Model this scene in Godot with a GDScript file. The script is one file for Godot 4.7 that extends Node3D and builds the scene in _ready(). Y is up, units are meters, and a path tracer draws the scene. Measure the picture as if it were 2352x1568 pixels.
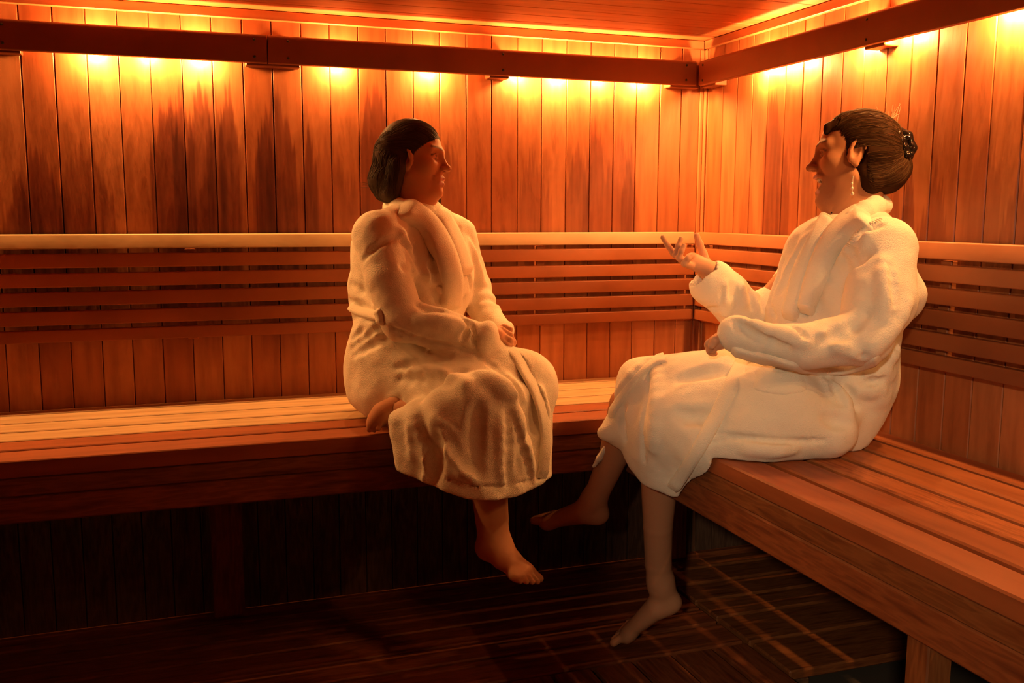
extends Node3D
# A wood-lined sauna with two people in bathrobes talking on an L-shaped bench. Units are metres, y up,
# the corner of the two visible walls stands at x = 0, z = 0.

const BENCH := 0.704        # height of the bench tops
const CEIL := 1.89
const CELL := 0.0055
const HEAD_CELL := 0.003
const LEFT := -3.55
const FRONT := 3.30

var taken := {}
var M := {}
var rng := RandomNumberGenerator.new()


func _ready():
	rng.seed = 7
	# --- camera, sky, exposure
	var cam := Camera3D.new()
	cam.name = "camera"
	add_child(cam)
	cam.transform = Transform3D(Basis(Vector3.UP, -0.3333) * Basis(Vector3.RIGHT, -0.1343) * Basis(Vector3.BACK, 0.0037), Vector3(-1.7943, 1.2891, 3.0910))
	cam.fov = rad_to_deg(2.0 * atan(784.0 / 2199.85))
	cam.near = 0.05
	cam.current = true
	var env := Environment.new()
	env.background_mode = Environment.BG_COLOR
	env.background_color = Color(0.0, 0.0, 0.0)
	env.tonemap_mode = Environment.TONE_MAPPER_LINEAR
	env.tonemap_exposure = 1.0
	env.sdfgi_enabled = true
	env.ssao_enabled = true
	env.ssil_enabled = true
	var we := WorldEnvironment.new()
	we.name = "environment"
	we.environment = env
	add_child(we)
	# --- the light: rows of small bulbs behind the valance boards, and the door lamp behind the camera
	materials()
	shell()
	valances()
	door_lamp()
	backrests()
	benches()
	duckboards()
	left_woman()
	right_woman()


# ---------------------------------------------------------------- naming and adding
func numbered(called: String) -> String:
	var n: int = taken.get(called, 0)
	taken[called] = n + 1
	return called if n == 0 else "%s_%03d" % [called, n]


func thing(called: String, label: String, category: String, at := Vector3.ZERO, group := "", kind := "") -> Node3D:
	var o := Node3D.new()
	o.name = numbered(called)
	add_child(o)
	o.position = at
	o.set_meta("label", label)
	o.set_meta("category", category)
	if group:
		o.set_meta("group", group)
	if kind:
		o.set_meta("kind", kind)
	return o


func part(called: String, mesh: Mesh, mat: Material, parent: Node3D, at := Vector3.ZERO, label := "") -> MeshInstance3D:
	var o := MeshInstance3D.new()
	o.name = called
	o.mesh = mesh
	o.material_override = mat
	parent.add_child(o, true)
	o.position = at
	if label:
		o.set_meta("label", label)
	return o


# ---------------------------------------------------------------- shapes
func quad(st: SurfaceTool, p: Array, n: Vector3, uv: Array, uv2: Array) -> void:
	# p: four corners in order round the face; wound clockwise as seen from the side n points to
	var order := [0, 1, 2, 0, 2, 3]
	if (p[1] - p[0]).cross(p[2] - p[0]).dot(n) > 0.0:
		order = [0, 2, 1, 0, 3, 2]
	for i in order:
		st.set_normal(n)
		st.set_uv(uv[i])
		st.set_uv2(uv2[i])
		st.add_vertex(p[i])


func wood_uv(p: Vector3, n: Vector3, axis: int, off: Vector2) -> Vector2:
	# u across the grain, v along it
	var a := absf(n.x)
	var b := absf(n.y)
	var c := absf(n.z)
	var across := 0.0
	if axis == 0:
		across = p.z if b > c else p.y
		if a > 0.8:
			across = p.y
	elif axis == 1:
		across = p.x if c > a else p.z
	else:
		across = p.x if b > a else p.y
	return Vector2(across / 0.30, p[axis] / 2.6) + off


func bar(lo: Vector3, hi: Vector3, axis: int, bev := 0.003, wall := -1) -> ArrayMesh:
	# a board from corner lo to corner hi with chamfered edges and its grain along the axis; wall 0/1: UV2 runs over the back/right wall
	var off := Vector2(rng.randf() * 7.0, rng.randf() * 5.0)
	var st := SurfaceTool.new()
	st.begin(Mesh.PRIMITIVE_TRIANGLES)
	var c := (lo + hi) * 0.5
	var h := (hi - lo) * 0.5
	bev = minf(bev, minf(h.x, minf(h.y, h.z)) * 0.8)
	var corner := func(s: Vector3, keep: int) -> Vector3:
		var q := h - Vector3(bev, bev, bev)
		q[keep] = h[keep]
		return c + q * s
	var emit := func(p: Array, n: Vector3) -> void:
		var uv := []
		var uv2 := []
		for v in p:
			uv.append(wood_uv(v, n, axis, off))
			uv2.append(Vector2((v.z if wall == 1 else v.x + 3.55) / 3.55, 1.0 - v.y / 1.95))
		quad(st, p, n, uv, uv2)
	for k in 3:
		var a := (k + 1) % 3
		var b := (k + 2) % 3
		for s in [-1.0, 1.0]:
			var n := Vector3.ZERO
			n[k] = s
			var f := []
			for t in [[-1, -1], [1, -1], [1, 1], [-1, 1]]:
				var g := Vector3.ZERO
				g[k] = s
				g[a] = t[0]
				g[b] = t[1]
				f.append(corner.call(g, k))
			emit.call(f, n)
		# the chamfers along axis k
		for t in [[-1, -1], [1, -1], [1, 1], [-1, 1]]:
			var n2 := Vector3.ZERO
			n2[a] = t[0]
			n2[b] = t[1]
			var e0 := n2
			var e1 := n2
			e0[k] = -1.0
			e1[k] = 1.0
			emit.call([corner.call(e0, a), corner.call(e1, a), corner.call(e1, b), corner.call(e0, b)], n2.normalized())
	for sx in [-1.0, 1.0]:
		for sy in [-1.0, 1.0]:
			for sz in [-1.0, 1.0]:
				var s := Vector3(sx, sy, sz)
				emit.call([corner.call(s, 0), corner.call(s, 1), corner.call(s, 2), corner.call(s, 2)], s.normalized())
	return st.commit()


func moulding(profile: PackedVector2Array, from: float, to: float, axis: int, flip: bool) -> ArrayMesh:
	# a profile (out from the wall, up) drawn along x (axis 0, out = +z) or z (axis 2, out = -x), with smooth long sides
	var off := Vector2(rng.randf() * 7.0, rng.randf() * 5.0)
	var st := SurfaceTool.new()
	st.begin(Mesh.PRIMITIVE_TRIANGLES)
	var at := func(q: Vector2, t: float) -> Vector3:
		return Vector3(t, q.y, q.x) if axis == 0 else Vector3(-q.x, q.y, t)
	var n := profile.size()
	var mid := Vector2.ZERO
	for q in profile:
		mid += q / n
	var normals := []
	for i in n:
		var e := profile[(i + 1) % n] - profile[i]
		var o := Vector2(e.y, -e.x).normalized()
		if o.dot((profile[i] + profile[(i + 1) % n]) * 0.5 - mid) < 0.0:
			o = -o
		normals.append(o)
	for i in n:
		var a := profile[i]
		var b := profile[(i + 1) % n]
		var na: Vector2 = normals[i]
		var nb: Vector2 = normals[i]
		if na.dot(normals[(i + n - 1) % n]) > 0.7:
			na = (na + normals[(i + n - 1) % n]).normalized()
		if nb.dot(normals[(i + 1) % n]) > 0.7:
			nb = (nb + normals[(i + 1) % n]).normalized()
		var p := [at.call(a, from), at.call(a, to), at.call(b, to), at.call(b, from)]
		var nn := [na, na, nb, nb]
		var o3: Vector3 = at.call(normals[i], 0.0)
		var order := [0, 1, 2, 0, 2, 3]
		if (p[1] - p[0]).cross(p[2] - p[0]).dot(o3) > 0.0:
			order = [0, 2, 1, 0, 3, 2]
		for k in order:
			st.set_normal(at.call(nn[k], 0.0).normalized())
			st.set_uv(Vector2((i + (1 if k > 1 else 0)) * 0.02, p[k][axis] / 2.6) + off)
			st.add_vertex(p[k])
	for s in [0, 1]:
		var t := from if s == 0 else to
		var out := Vector3.ZERO
		out[axis] = signf(t - (from + to) * 0.5)
		for i in range(1, n - 1):
			var tri := [at.call(profile[0], t), at.call(profile[i], t), at.call(profile[i + 1], t)]
			if (tri[1] - tri[0]).cross(tri[2] - tri[0]).dot(out) > 0.0:
				tri.reverse()
			for v in tri:
				st.set_normal(out)
				st.set_uv(Vector2(v.y / 0.3, v[0 if axis == 2 else 2] / 0.3))
				st.add_vertex(v)
	return st.commit()


func rounded(depth0: float, depth1: float, y0: float, y1: float, r_top: float, r_bot: float) -> PackedVector2Array:
	# a board section whose two outer edges are rounded
	var p := PackedVector2Array([Vector2(depth0, y0)])
	for k in 5:
		var a := -PI / 2 + PI / 2 * k / 4.0
		p.append(Vector2(depth1 - r_bot + cos(a) * r_bot, y0 + r_bot + sin(a) * r_bot))
	for k in 7:
		var a := PI / 2 * k / 6.0
		p.append(Vector2(depth1 - r_top + cos(a) * r_top, y1 - r_top + sin(a) * r_top))
	p.append(Vector2(depth0, y1))
	return p


func tilted(p: PackedVector2Array, y0: float, lean: float) -> PackedVector2Array:
	for i in p.size():
		p[i].x -= (p[i].y - y0) * lean
	return p


func disc(r: float, deep: float, axis: Vector3) -> ArrayMesh:
	# a small domed screw head pointing along axis
	var st := SurfaceTool.new()
	st.begin(Mesh.PRIMITIVE_TRIANGLES)
	var up := axis.cross(Vector3.UP if absf(axis.y) < 0.9 else Vector3.RIGHT).normalized()
	var side := axis.cross(up)
	var rings := [[1.0, 0.0], [1.0, 0.5], [0.75, 0.85], [0.3, 1.0], [0.0, 1.0]]
	for k in rings.size() - 1:
		for j in 10:
			var q := []
			for e in [[k, j], [k, j + 1], [k + 1, j + 1], [k + 1, j]]:
				var a: float = TAU * e[1] / 10.0
				q.append((up * cos(a) + side * sin(a)) * r * rings[e[0]][0] + axis * deep * rings[e[0]][1])
			var n: Vector3 = (q[0] + q[2]).normalized()
			quad(st, q, n, [Vector2.ZERO, Vector2.ZERO, Vector2.ZERO, Vector2.ZERO], [Vector2.ZERO, Vector2.ZERO, Vector2.ZERO, Vector2.ZERO])
	return st.commit()


# ---------------------------------------------------------------- materials
func lin(r: float, g: float, b: float) -> Color:
	return Color(r, g, b).linear_to_srgb()


func noise_tex(seed_: int, freq: float, octaves: int, stops: Array, size := 512, normal := false, bump := 4.0) -> NoiseTexture2D:
	var n := FastNoiseLite.new()
	n.seed = seed_
	n.noise_type = FastNoiseLite.TYPE_SIMPLEX_SMOOTH
	n.frequency = freq
	n.fractal_octaves = octaves
	var t := NoiseTexture2D.new()
	t.width = size
	t.height = size
	t.seamless = true
	t.noise = n
	t.as_normal_map = normal
	t.bump_strength = bump
	if stops:
		var g := Gradient.new()
		g.offsets = PackedFloat32Array(stops.map(func(s): return s[0]))
		g.colors = PackedColorArray(stops.map(func(s): return s[1]))
		t.color_ramp = g
	return t


func wood(base: Color, grain: Texture2D, rough: float, stain: Texture2D = null) -> StandardMaterial3D:
	var m := StandardMaterial3D.new()
	m.albedo_color = base
	m.albedo_texture = grain
	m.roughness = rough
	m.metallic_specular = 0.45
	m.normal_enabled = true
	m.normal_texture = M.grain_normal
	m.normal_scale = 0.25
	if stain:
		m.detail_enabled = true
		m.detail_albedo = stain
		m.detail_blend_mode = BaseMaterial3D.BLEND_MODE_MUL
		m.detail_uv_layer = BaseMaterial3D.DETAIL_UV_2
	return m


func plain(c: Color, rough: float, spec := 0.5, metal := 0.0) -> StandardMaterial3D:
	var m := StandardMaterial3D.new()
	m.albedo_color = c
	m.roughness = rough
	m.metallic_specular = spec
	m.metallic = metal
	return m


func stain_image(marks: Array, seed_: int) -> ImageTexture:
	# water and heat stains that run up the boards to ragged points: [along, top, half width, bottom, strength]
	var w := 1024
	var h := 512
	var im := Image.create(w, h, false, Image.FORMAT_RGB8)
	im.fill(Color.WHITE)
	var n := FastNoiseLite.new()
	n.seed = seed_
	n.frequency = 0.09
	n.fractal_octaves = 3
	for m in marks:
		var x0 := maxi(0, int((m[0] - m[2] * 1.3) / 3.55 * w))
		var x1 := mini(w - 1, int((m[0] + m[2] * 1.3) / 3.55 * w))
		for x in range(x0, x1 + 1):
			var d: float = (x * 3.55 / w - m[0]) / float(m[2])
			var rag := n.get_noise_2d(x * 3.0, m[1] * 977.0)
			var top: float = m[1] - 0.16 * pow(absf(d), 1.4) + 0.09 * rag
			var side := clampf((1.15 - absf(d) + 0.3 * rag) / 0.22, 0.0, 1.0)
			var y0 := maxi(0, int((1.95 - top) / 1.95 * h) - 4)
			var y1 := mini(h - 1, int((1.95 - m[3]) / 1.95 * h))
			for y in range(y0, y1):
				var yy := 1.95 - y * 1.95 / h
				var a := clampf((top - yy) / 0.035, 0.0, 1.0) * clampf((yy - m[3]) / 0.25, 0.0, 1.0) * side
				a *= m[4] * (0.85 + 0.3 * n.get_noise_2d(x * 2.0, y * 0.12))
				var c := im.get_pixel(x, y)
				im.set_pixel(x, y, Color(c.r * (1.0 - 0.36 * a), c.g * (1.0 - 0.5 * a), c.b * (1.0 - 0.5 * a)))
	return ImageTexture.create_from_image(im)


func materials() -> void:
	var lo := Color(0.84, 0.79, 0.75)
	M.grain = noise_tex(3, 0.012, 5, [[0.0, lo], [0.42, Color(0.93, 0.91, 0.89)], [0.6, Color(0.97, 0.95, 0.93)], [1.0, Color.WHITE]])
	M.grain_b = noise_tex(11, 0.02, 4, [[0.0, Color(0.6, 0.5, 0.42)], [0.3, Color(0.85, 0.78, 0.72)], [0.55, Color(1, 0.98, 0.96)], [0.7, Color(0.84, 0.78, 0.72)], [1.0, Color.WHITE]])
	M.grain_normal = noise_tex(3, 0.012, 5, [], 512, true, 3.0)
	var back := [[1.735, 1.63, 0.05, 0.8, 0.8], [1.775, 1.66, 0.03, 0.9, 0.7], [1.83, 1.69, 0.035, 0.8, 0.85], [1.87, 1.66, 0.03, 0.9, 0.6], [1.91, 1.68, 0.028, 0.9, 0.85], [2.05, 1.64, 0.06, 0.8, 0.75],
		[2.015, 1.58, 0.035, 1.0, 0.6], [2.15, 1.55, 0.025, 1.1, 0.7], [2.36, 1.69, 0.05, 1.0, 0.75], [2.43, 1.6, 0.03, 1.1, 0.5], [1.50, 1.49, 0.07, 0.9, 0.55], [1.38, 1.47, 0.06, 0.8, 0.7], [1.33, 1.42, 0.05, 0.8, 0.5],
		[2.6, 1.52, 0.06, 0.9, 0.5], [2.52, 1.5, 0.05, 1.0, 0.4], [2.9, 1.5, 0.06, 1.0, 0.4], [3.06, 1.54, 0.045, 1.0, 0.5], [3.125, 1.6, 0.04, 1.0, 0.55], [3.22, 1.57, 0.05, 1.0, 0.5], [3.26, 1.53, 0.03, 1.0, 0.5],
		[1.95, 1.45, 0.25, 0.8, 0.3], [1.4, 1.35, 0.2, 0.8, 0.35], [2.2, 1.5, 0.1, 0.9, 0.3]]
	var right := [[0.43, 1.7, 0.042, 0.9, 0.6], [0.50, 1.52, 0.03, 0.9, 0.45], [0.62, 1.5, 0.03, 1.0, 0.3], [0.86, 1.45, 0.04, 0.9, 0.5], [1.05, 1.42, 0.03, 0.9, 0.75], [1.0, 1.4, 0.03, 0.9, 0.4], [1.14, 1.4, 0.05, 0.9, 0.5], [1.3, 1.5, 0.05, 0.9, 0.35], [1.4, 1.4, 0.05, 0.9, 0.5], [0.3, 1.4, 0.05, 0.9, 0.25]]
	M.stain_back = stain_image(back, 21)
	M.stain_right = stain_image(right, 22)
	M.wall_back = []
	M.wall_right = []
	M.slat = []
	var tones := [lin(0.47, 0.160, 0.058), lin(0.43, 0.138, 0.048), lin(0.50, 0.178, 0.068), lin(0.40, 0.118, 0.038), lin(0.45, 0.15, 0.052)]
	for c in tones:
		M.wall_back.append(wood(c, M.grain, 0.5, M.stain_back))
		M.wall_right.append(wood(c, M.grain, 0.45, M.stain_right))
		M.slat.append(wood(c, M.grain, 0.5))
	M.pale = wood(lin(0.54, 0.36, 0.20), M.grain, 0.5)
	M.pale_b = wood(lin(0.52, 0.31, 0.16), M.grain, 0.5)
	M.ceiling = [wood(tones[1], M.grain, 0.5), wood(tones[3], M.grain, 0.5)]
	M.red = wood(lin(0.32, 0.09, 0.028), M.grain, 0.5)
	M.figured = wood(tones[4], M.grain_b, 0.5)
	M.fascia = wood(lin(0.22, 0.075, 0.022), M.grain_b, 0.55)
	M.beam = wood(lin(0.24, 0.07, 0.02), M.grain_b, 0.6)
	M.valance = wood(lin(0.24, 0.07, 0.024), M.grain, 0.5)
	M.trim = wood(tones[0], M.grain, 0.5)
	M.deck = wood(lin(0.22, 0.06, 0.018), M.grain_b, 0.6)
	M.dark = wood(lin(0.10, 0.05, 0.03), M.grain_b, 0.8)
	M.under = plain(lin(0.05, 0.035, 0.025), 0.9)
	M.screw = plain(lin(0.02, 0.015, 0.012), 0.5)
	M.skin = plain(Color.WHITE, 0.55, 0.25)
	M.skin.vertex_color_use_as_albedo = true
	M.skin.subsurf_scatter_enabled = true
	M.skin.subsurf_scatter_strength = 0.06
	M.hair = plain(Color.WHITE, 0.55, 0.1)
	M.hair.vertex_color_use_as_albedo = true
	M.eye = plain(lin(0.5, 0.46, 0.42), 0.12)
	M.iris = plain(lin(0.03, 0.018, 0.012), 0.1)
	M.teeth = plain(lin(0.72, 0.66, 0.55), 0.2)
	M.gloss = plain(lin(0.008, 0.006, 0.006), 0.12)
	M.pearl = plain(lin(0.75, 0.7, 0.62), 0.15)
	M.terry = plain(lin(0.80, 0.73, 0.62), 0.95, 0.15)
	M.terry.rim_enabled = true
	M.terry.rim = 0.5
	M.terry.rim_tint = 0.7
	M.terry.normal_enabled = true
	M.terry.normal_texture = noise_tex(5, 0.16, 3, [], 512, true, 6.0)
	M.terry.normal_scale = 0.5
	M.terry.uv1_triplanar = true
	M.terry.uv1_scale = Vector3(4, 4, 4)
	M.cloth_noise = FastNoiseLite.new()
	M.cloth_noise.seed = 4
	M.cloth_noise.frequency = 1.0
	M.cloth_noise.fractal_octaves = 2
	M.bulb = plain(lin(0.9, 0.7, 0.4), 0.3)
	M.bulb.emission_enabled = true
	M.bulb.emission = Color(1.0, 0.62, 0.25)
	M.bulb.emission_energy_multiplier = 6.0


# ---------------------------------------------------------------- the room
func boards(parent: Node3D, wall: int, cuts: Array, y0: float, y1: float, mats: Array) -> void:
	for i in cuts.size() - 1:
		var a: float = cuts[i] + 0.0009
		var b: float = cuts[i + 1] - 0.0009
		var mesh: ArrayMesh
		if wall == 0:
			mesh = bar(Vector3(a, y0, -0.018), Vector3(b, y1, 0.0), 1, 0.0022, 0)
		else:
			mesh = bar(Vector3(0.0, y0, a), Vector3(0.018, y1, b), 1, 0.0022, 1)
		part("board", mesh, mats[rng.randi() % mats.size()], parent)


func shell() -> void:
	var wb := thing("wall_back", "back wall of upright narrow cedar boards with dark ragged stains", "wall", Vector3.ZERO, "", "structure")
	part("backing", bar(Vector3(LEFT - 0.1, -0.15, -0.12), Vector3(0.62, CEIL + 0.12, -0.019), 1), M.dark, wb)
	var cuts := []
	var known := [-2.197, -2.111, -2.025, -1.94, -1.854, -1.766, -1.679, -1.591, -1.504, -1.416, -1.329, -1.24, -1.152, -1.064, -0.975, -0.886, -0.799, -0.707, -0.621, -0.531, -0.443, -0.354, -0.268, -0.177, -0.092]
	for i in range(15, 0, -1):
		cuts.append(-2.197 - i * 0.0875)
	cuts.append_array(known)
	cuts.append(0.0)
	boards(wb, 0, cuts, BENCH - 0.02, CEIL, M.wall_back)
	boards(wb, 0, cuts, 0.0, BENCH - 0.022, [M.dark])  # shade under the bench put into the dark colour of these boards
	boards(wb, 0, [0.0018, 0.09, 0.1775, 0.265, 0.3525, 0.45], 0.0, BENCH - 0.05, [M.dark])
	var wr := thing("wall_right", "right-hand wall of upright narrow cedar boards behind the laughing woman", "wall", Vector3.ZERO, "", "structure")
	part("backing", bar(Vector3(0.019, BENCH - 0.05, -0.1), Vector3(0.12, CEIL + 0.12, FRONT + 0.1), 1), M.dark, wr)
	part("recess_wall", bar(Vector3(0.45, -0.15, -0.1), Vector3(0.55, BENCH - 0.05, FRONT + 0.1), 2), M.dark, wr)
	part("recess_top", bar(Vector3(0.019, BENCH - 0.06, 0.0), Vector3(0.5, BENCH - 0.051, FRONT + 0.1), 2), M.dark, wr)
	var rc := [0.0, 0.03, 0.126, 0.216, 0.308, 0.395, 0.489, 0.578, 0.669, 0.76, 0.851, 0.942, 1.033, 1.124, 1.215, 1.303, 1.395]
	while rc[-1] < FRONT - 0.05:
		rc.append(rc[-1] + 0.0885)
	boards(wr, 1, rc, BENCH - 0.05, CEIL, M.wall_right)
	var wl := thing("wall_left", "left-hand cedar wall outside the picture", "wall", Vector3.ZERO, "", "structure")
	for i in 18:
		part("board", bar(Vector3(LEFT - 0.02, 0.0, i * 0.1875 + 0.001), Vector3(LEFT, CEIL, (i + 1) * 0.1875 - 0.001), 1, 0.003), M.slat[i % 5], wl)
	part("backing", bar(Vector3(LEFT - 0.12, -0.15, -0.1), Vector3(LEFT - 0.021, CEIL + 0.12, FRONT + 0.1), 1), M.dark, wl)
	# the wall with the doorway that the camera stands in; the lamp of the anteroom shines through it
	var wf := thing("wall_front", "cedar wall with the open doorway behind the camera", "wall", Vector3.ZERO, "", "structure")
	for k in 20:
		var x0 := LEFT + k * 0.1775
		var low := DOOR_TOP if x0 + 0.09 > DOOR_LO and x0 + 0.09 < DOOR_HI else 0.0
		part("board", bar(Vector3(x0 + 0.001, low, FRONT), Vector3(x0 + 0.1765, CEIL, FRONT + 0.02), 1, 0.003), M.slat[k % 5], wf)
	part("backing", bar(Vector3(LEFT - 0.1, -0.15, FRONT + 0.021), Vector3(DOOR_LO, CEIL + 0.12, FRONT + 0.12), 1), M.dark, wf)
	part("backing", bar(Vector3(DOOR_HI, -0.15, FRONT + 0.021), Vector3(0.62, CEIL + 0.12, FRONT + 0.12), 1), M.dark, wf)
	part("lintel", bar(Vector3(DOOR_LO, DOOR_TOP, FRONT + 0.021), Vector3(DOOR_HI, CEIL + 0.12, FRONT + 0.12), 0), M.dark, wf)
	var wa := thing("wall_anteroom", "plain walls of the dim anteroom behind the camera", "wall", Vector3.ZERO, "", "structure")
	part("panel", bar(Vector3(LEFT - 0.6, -0.15, FRONT + 1.9), Vector3(0.62, 2.5, FRONT + 2.0), 1), M.under, wa)
	part("panel", bar(Vector3(LEFT - 0.7, -0.15, FRONT + 0.12), Vector3(LEFT - 0.6, 2.5, FRONT + 2.0), 1), M.under, wa)
	part("panel", bar(Vector3(0.62, -0.15, FRONT + 0.12), Vector3(0.72, 2.5, FRONT + 2.0), 1), M.under, wa)
	part("panel", bar(Vector3(LEFT - 0.7, 2.4, FRONT + 0.12), Vector3(0.72, 2.5, FRONT + 2.0), 1), M.under, wa)
	part("panel", bar(Vector3(LEFT - 0.7, -0.15, FRONT + 0.10), Vector3(0.72, -0.05, FRONT + 2.0), 1), M.under, wa)
	part("panel", bar(Vector3(LEFT - 0.7, CEIL, FRONT + 0.021), Vector3(0.72, 2.5, FRONT + 0.12), 1), M.under, wa)
	part("panel", bar(Vector3(LEFT - 0.7, -0.15, FRONT + 0.021), Vector3(LEFT - 0.1, 2.5, FRONT + 0.12), 1), M.under, wa)
	var ce := thing("ceiling", "low ceiling of narrow cedar boards running along the back wall", "ceiling", Vector3.ZERO, "", "structure")
	part("backing", bar(Vector3(LEFT - 0.1, CEIL + 0.021, -0.1), Vector3(0.12, CEIL + 0.12, FRONT + 0.1), 0), M.dark, ce)
	var z := 0.0
	var k := 0
	while z < FRONT:
		var e := 0.118 if k == 0 else minf(z + 0.1045, FRONT)
		part("board", bar(Vector3(LEFT, CEIL, z + 0.0012), Vector3(0.0, CEIL + 0.02, e - 0.0012), 0, 0.002), M.ceiling[(k * 7 / 3) % 2], ce)
		z = e
		k += 1
	var fl := thing("floor", "dark floor slab under the slatted duckboards", "floor", Vector3.ZERO, "", "structure")
	part("slab", bar(Vector3(LEFT - 0.1, -0.15, -0.1), Vector3(0.55, -0.055, FRONT + 0.1), 0), M.under, fl)
	# mouldings: along the ceiling and up the corner
	var t1 := thing("trim_1", "flat ceiling moulding board along the top of the back wall", "trim", Vector3.ZERO, "", "structure")
	part("strip", bar(Vector3(LEFT, 1.8605, 0.001), Vector3(-0.016, CEIL - 0.0015, 0.017), 0, 0.002), M.trim, t1)
	var t2 := thing("trim_2", "flat ceiling moulding board along the top of the right-hand wall", "trim", Vector3.ZERO, "", "structure")
	part("strip", bar(Vector3(-0.017, 1.8605, 0.0175), Vector3(-0.001, CEIL - 0.0015, FRONT), 2, 0.002), M.trim, t2)
	var t3 := thing("trim_3", "slim upright moulding filling the corner of the two walls", "trim", Vector3.ZERO, "", "structure")
	part("strip", bar(Vector3(-0.022, BENCH, 0.0005), Vector3(-0.0005, 1.86, 0.009), 1, 0.003), M.slat[2], t3)
	part("strip", bar(Vector3(-0.0105, BENCH, 0.0095), Vector3(-0.0005, 1.86, 0.024), 1, 0.004), M.slat[0], t3)
	var bb := thing("baseboard_back", "low ledge board at the foot of the back wall under the bench", "baseboard", Vector3.ZERO, "", "structure")
	part("board", bar(Vector3(LEFT, -0.054, 0.001), Vector3(0.449, 0.012, 0.03), 0, 0.003), M.beam, bb)


func bulb_row(parent: Node3D, spots: Array, right: bool, energy: float) -> void:
	for s in spots:
		var at := Vector3(s, 1.743, 0.023) if not right else Vector3(-0.023, 1.746, s)
		var sm := SphereMesh.new()
		sm.radius = 0.0065
		sm.height = 0.018
		sm.radial_segments = 12
		sm.rings = 6
		var b := part("bulb", sm, M.bulb, parent, at)
		var l := OmniLight3D.new()
		l.name = "bulb_light"
		l.light_color = LIGHT
		l.light_energy = energy
		l.light_size = 0.006
		l.omni_range = 8.0
		l.omni_attenuation = 2.0
		l.shadow_enabled = true
		b.add_child(l)


const LIGHT := Color(1.0, 0.71, 0.39)


func valances() -> void:
	var prof := rounded(0.047, 0.067, 1.727, 1.81, 0.012, 0.004)
	var v := thing("light_valance", "reddish valance board hiding warm bulbs along the back wall", "valance", Vector3.ZERO, "bulb-hiding valances")
	for s in [[LEFT + 0.02, -1.524], [-1.521, -0.0725]]:
		part("board", moulding(prof, s[0], s[1], 0, false), M.valance, v)
	for s in [[-2.32, -2.19], [-1.585, -1.425], [-0.822, -0.752], [-0.164, -0.05], [-2.95, -2.9]]:
		part("spacer", bar(Vector3(s[0], 1.721, 0.001), Vector3(s[1], 1.80, 0.0465), 0, 0.002), M.valance, v)
	for s in [-2.231, -1.56, -1.462, -0.781, -0.112]:
		part("screw", disc(0.0042, 0.002, Vector3.BACK), M.screw, v, Vector3(s, 1.794, 0.0668))
		part("screw", disc(0.0042, 0.002, Vector3.BACK), M.screw, v, Vector3(s, 1.744, 0.0668))
	bulb_row(v, [-3.3, -3.05, -2.75, -2.5, -2.003, -1.857, -1.713, -1.309, -1.012, -0.709, -0.562, -0.411, -0.255], false, E_BULB)
	var r := thing("light_valance", "reddish valance board hiding warm bulbs along the right-hand wall", "valance", Vector3.ZERO, "bulb-hiding valances")
	for s in [[0.072, 1.9], [1.903, FRONT - 0.02]]:
		part("board", moulding(prof, s[0], s[1], 2, false), M.valance, r)
	for s in [[0.055, 0.15], [0.905, 0.985], [1.83, 1.97], [2.72, 2.8]]:
		part("spacer", bar(Vector3(-0.0465, 1.721, s[0]), Vector3(-0.001, 1.80, s[1]), 2, 0.002), M.valance, r)
	for s in [0.098, 0.936, 1.86]:
		part("screw", disc(0.0042, 0.002, Vector3.LEFT), M.screw, r, Vector3(-0.0668, 1.793, s))
		part("screw", disc(0.0042, 0.002, Vector3.LEFT), M.screw, r, Vector3(-0.0668, 1.741, s))
	bulb_row(r, [0.4, 0.549, 0.868, 1.02, 1.341, 1.395, 2.3, 2.5], true, E_BULB)


const E_BULB := 0.28


func door_lamp() -> void:
	# a frosted panel lamp in the anteroom; its light reaches the bench corner through the doorway
	var at := Vector3(-3.04, 2.12, FRONT + 1.30)
	var t := thing("wall_lamp", "frosted square panel lamp in the anteroom behind the camera, outside the picture", "lamp", at)
	t.look_at_from_position(at, Vector3(-0.7, 0.95, 1.0))
	part("casing", bar(Vector3(-0.10, -0.10, 0.012), Vector3(0.10, 0.10, 0.06), 0, 0.008), M.screw, t)
	var glow := plain(lin(0.8, 0.7, 0.55), 0.4)
	glow.emission_enabled = true
	glow.emission = LAMP
	glow.emission_energy_multiplier = 2.0
	part("diffuser", bar(Vector3(-0.08, -0.08, 0.002), Vector3(0.08, 0.08, 0.011), 0, 0.003), glow, t)
	var l := AreaLight3D.new()
	l.name = "lamp_light"
	l.area_size = Vector2(0.14, 0.14)
	l.light_color = LAMP
	l.light_energy = E_DOOR
	l.area_range = 12.0
	l.area_attenuation = 2.0
	l.shadow_enabled = true
	t.add_child(l)
	l.position = Vector3(0, 0, -0.004)


const LAMP := Color(1.0, 0.89, 0.71)
const DOOR_LO := -2.30
const DOOR_HI := -1.25
const DOOR_TOP := 1.84
const E_DOOR := 6.0


# ---------------------------------------------------------------- benches
const TILT := [0.2, 0.07, 0.03, 0.02, 0.02, 0.02]


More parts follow.
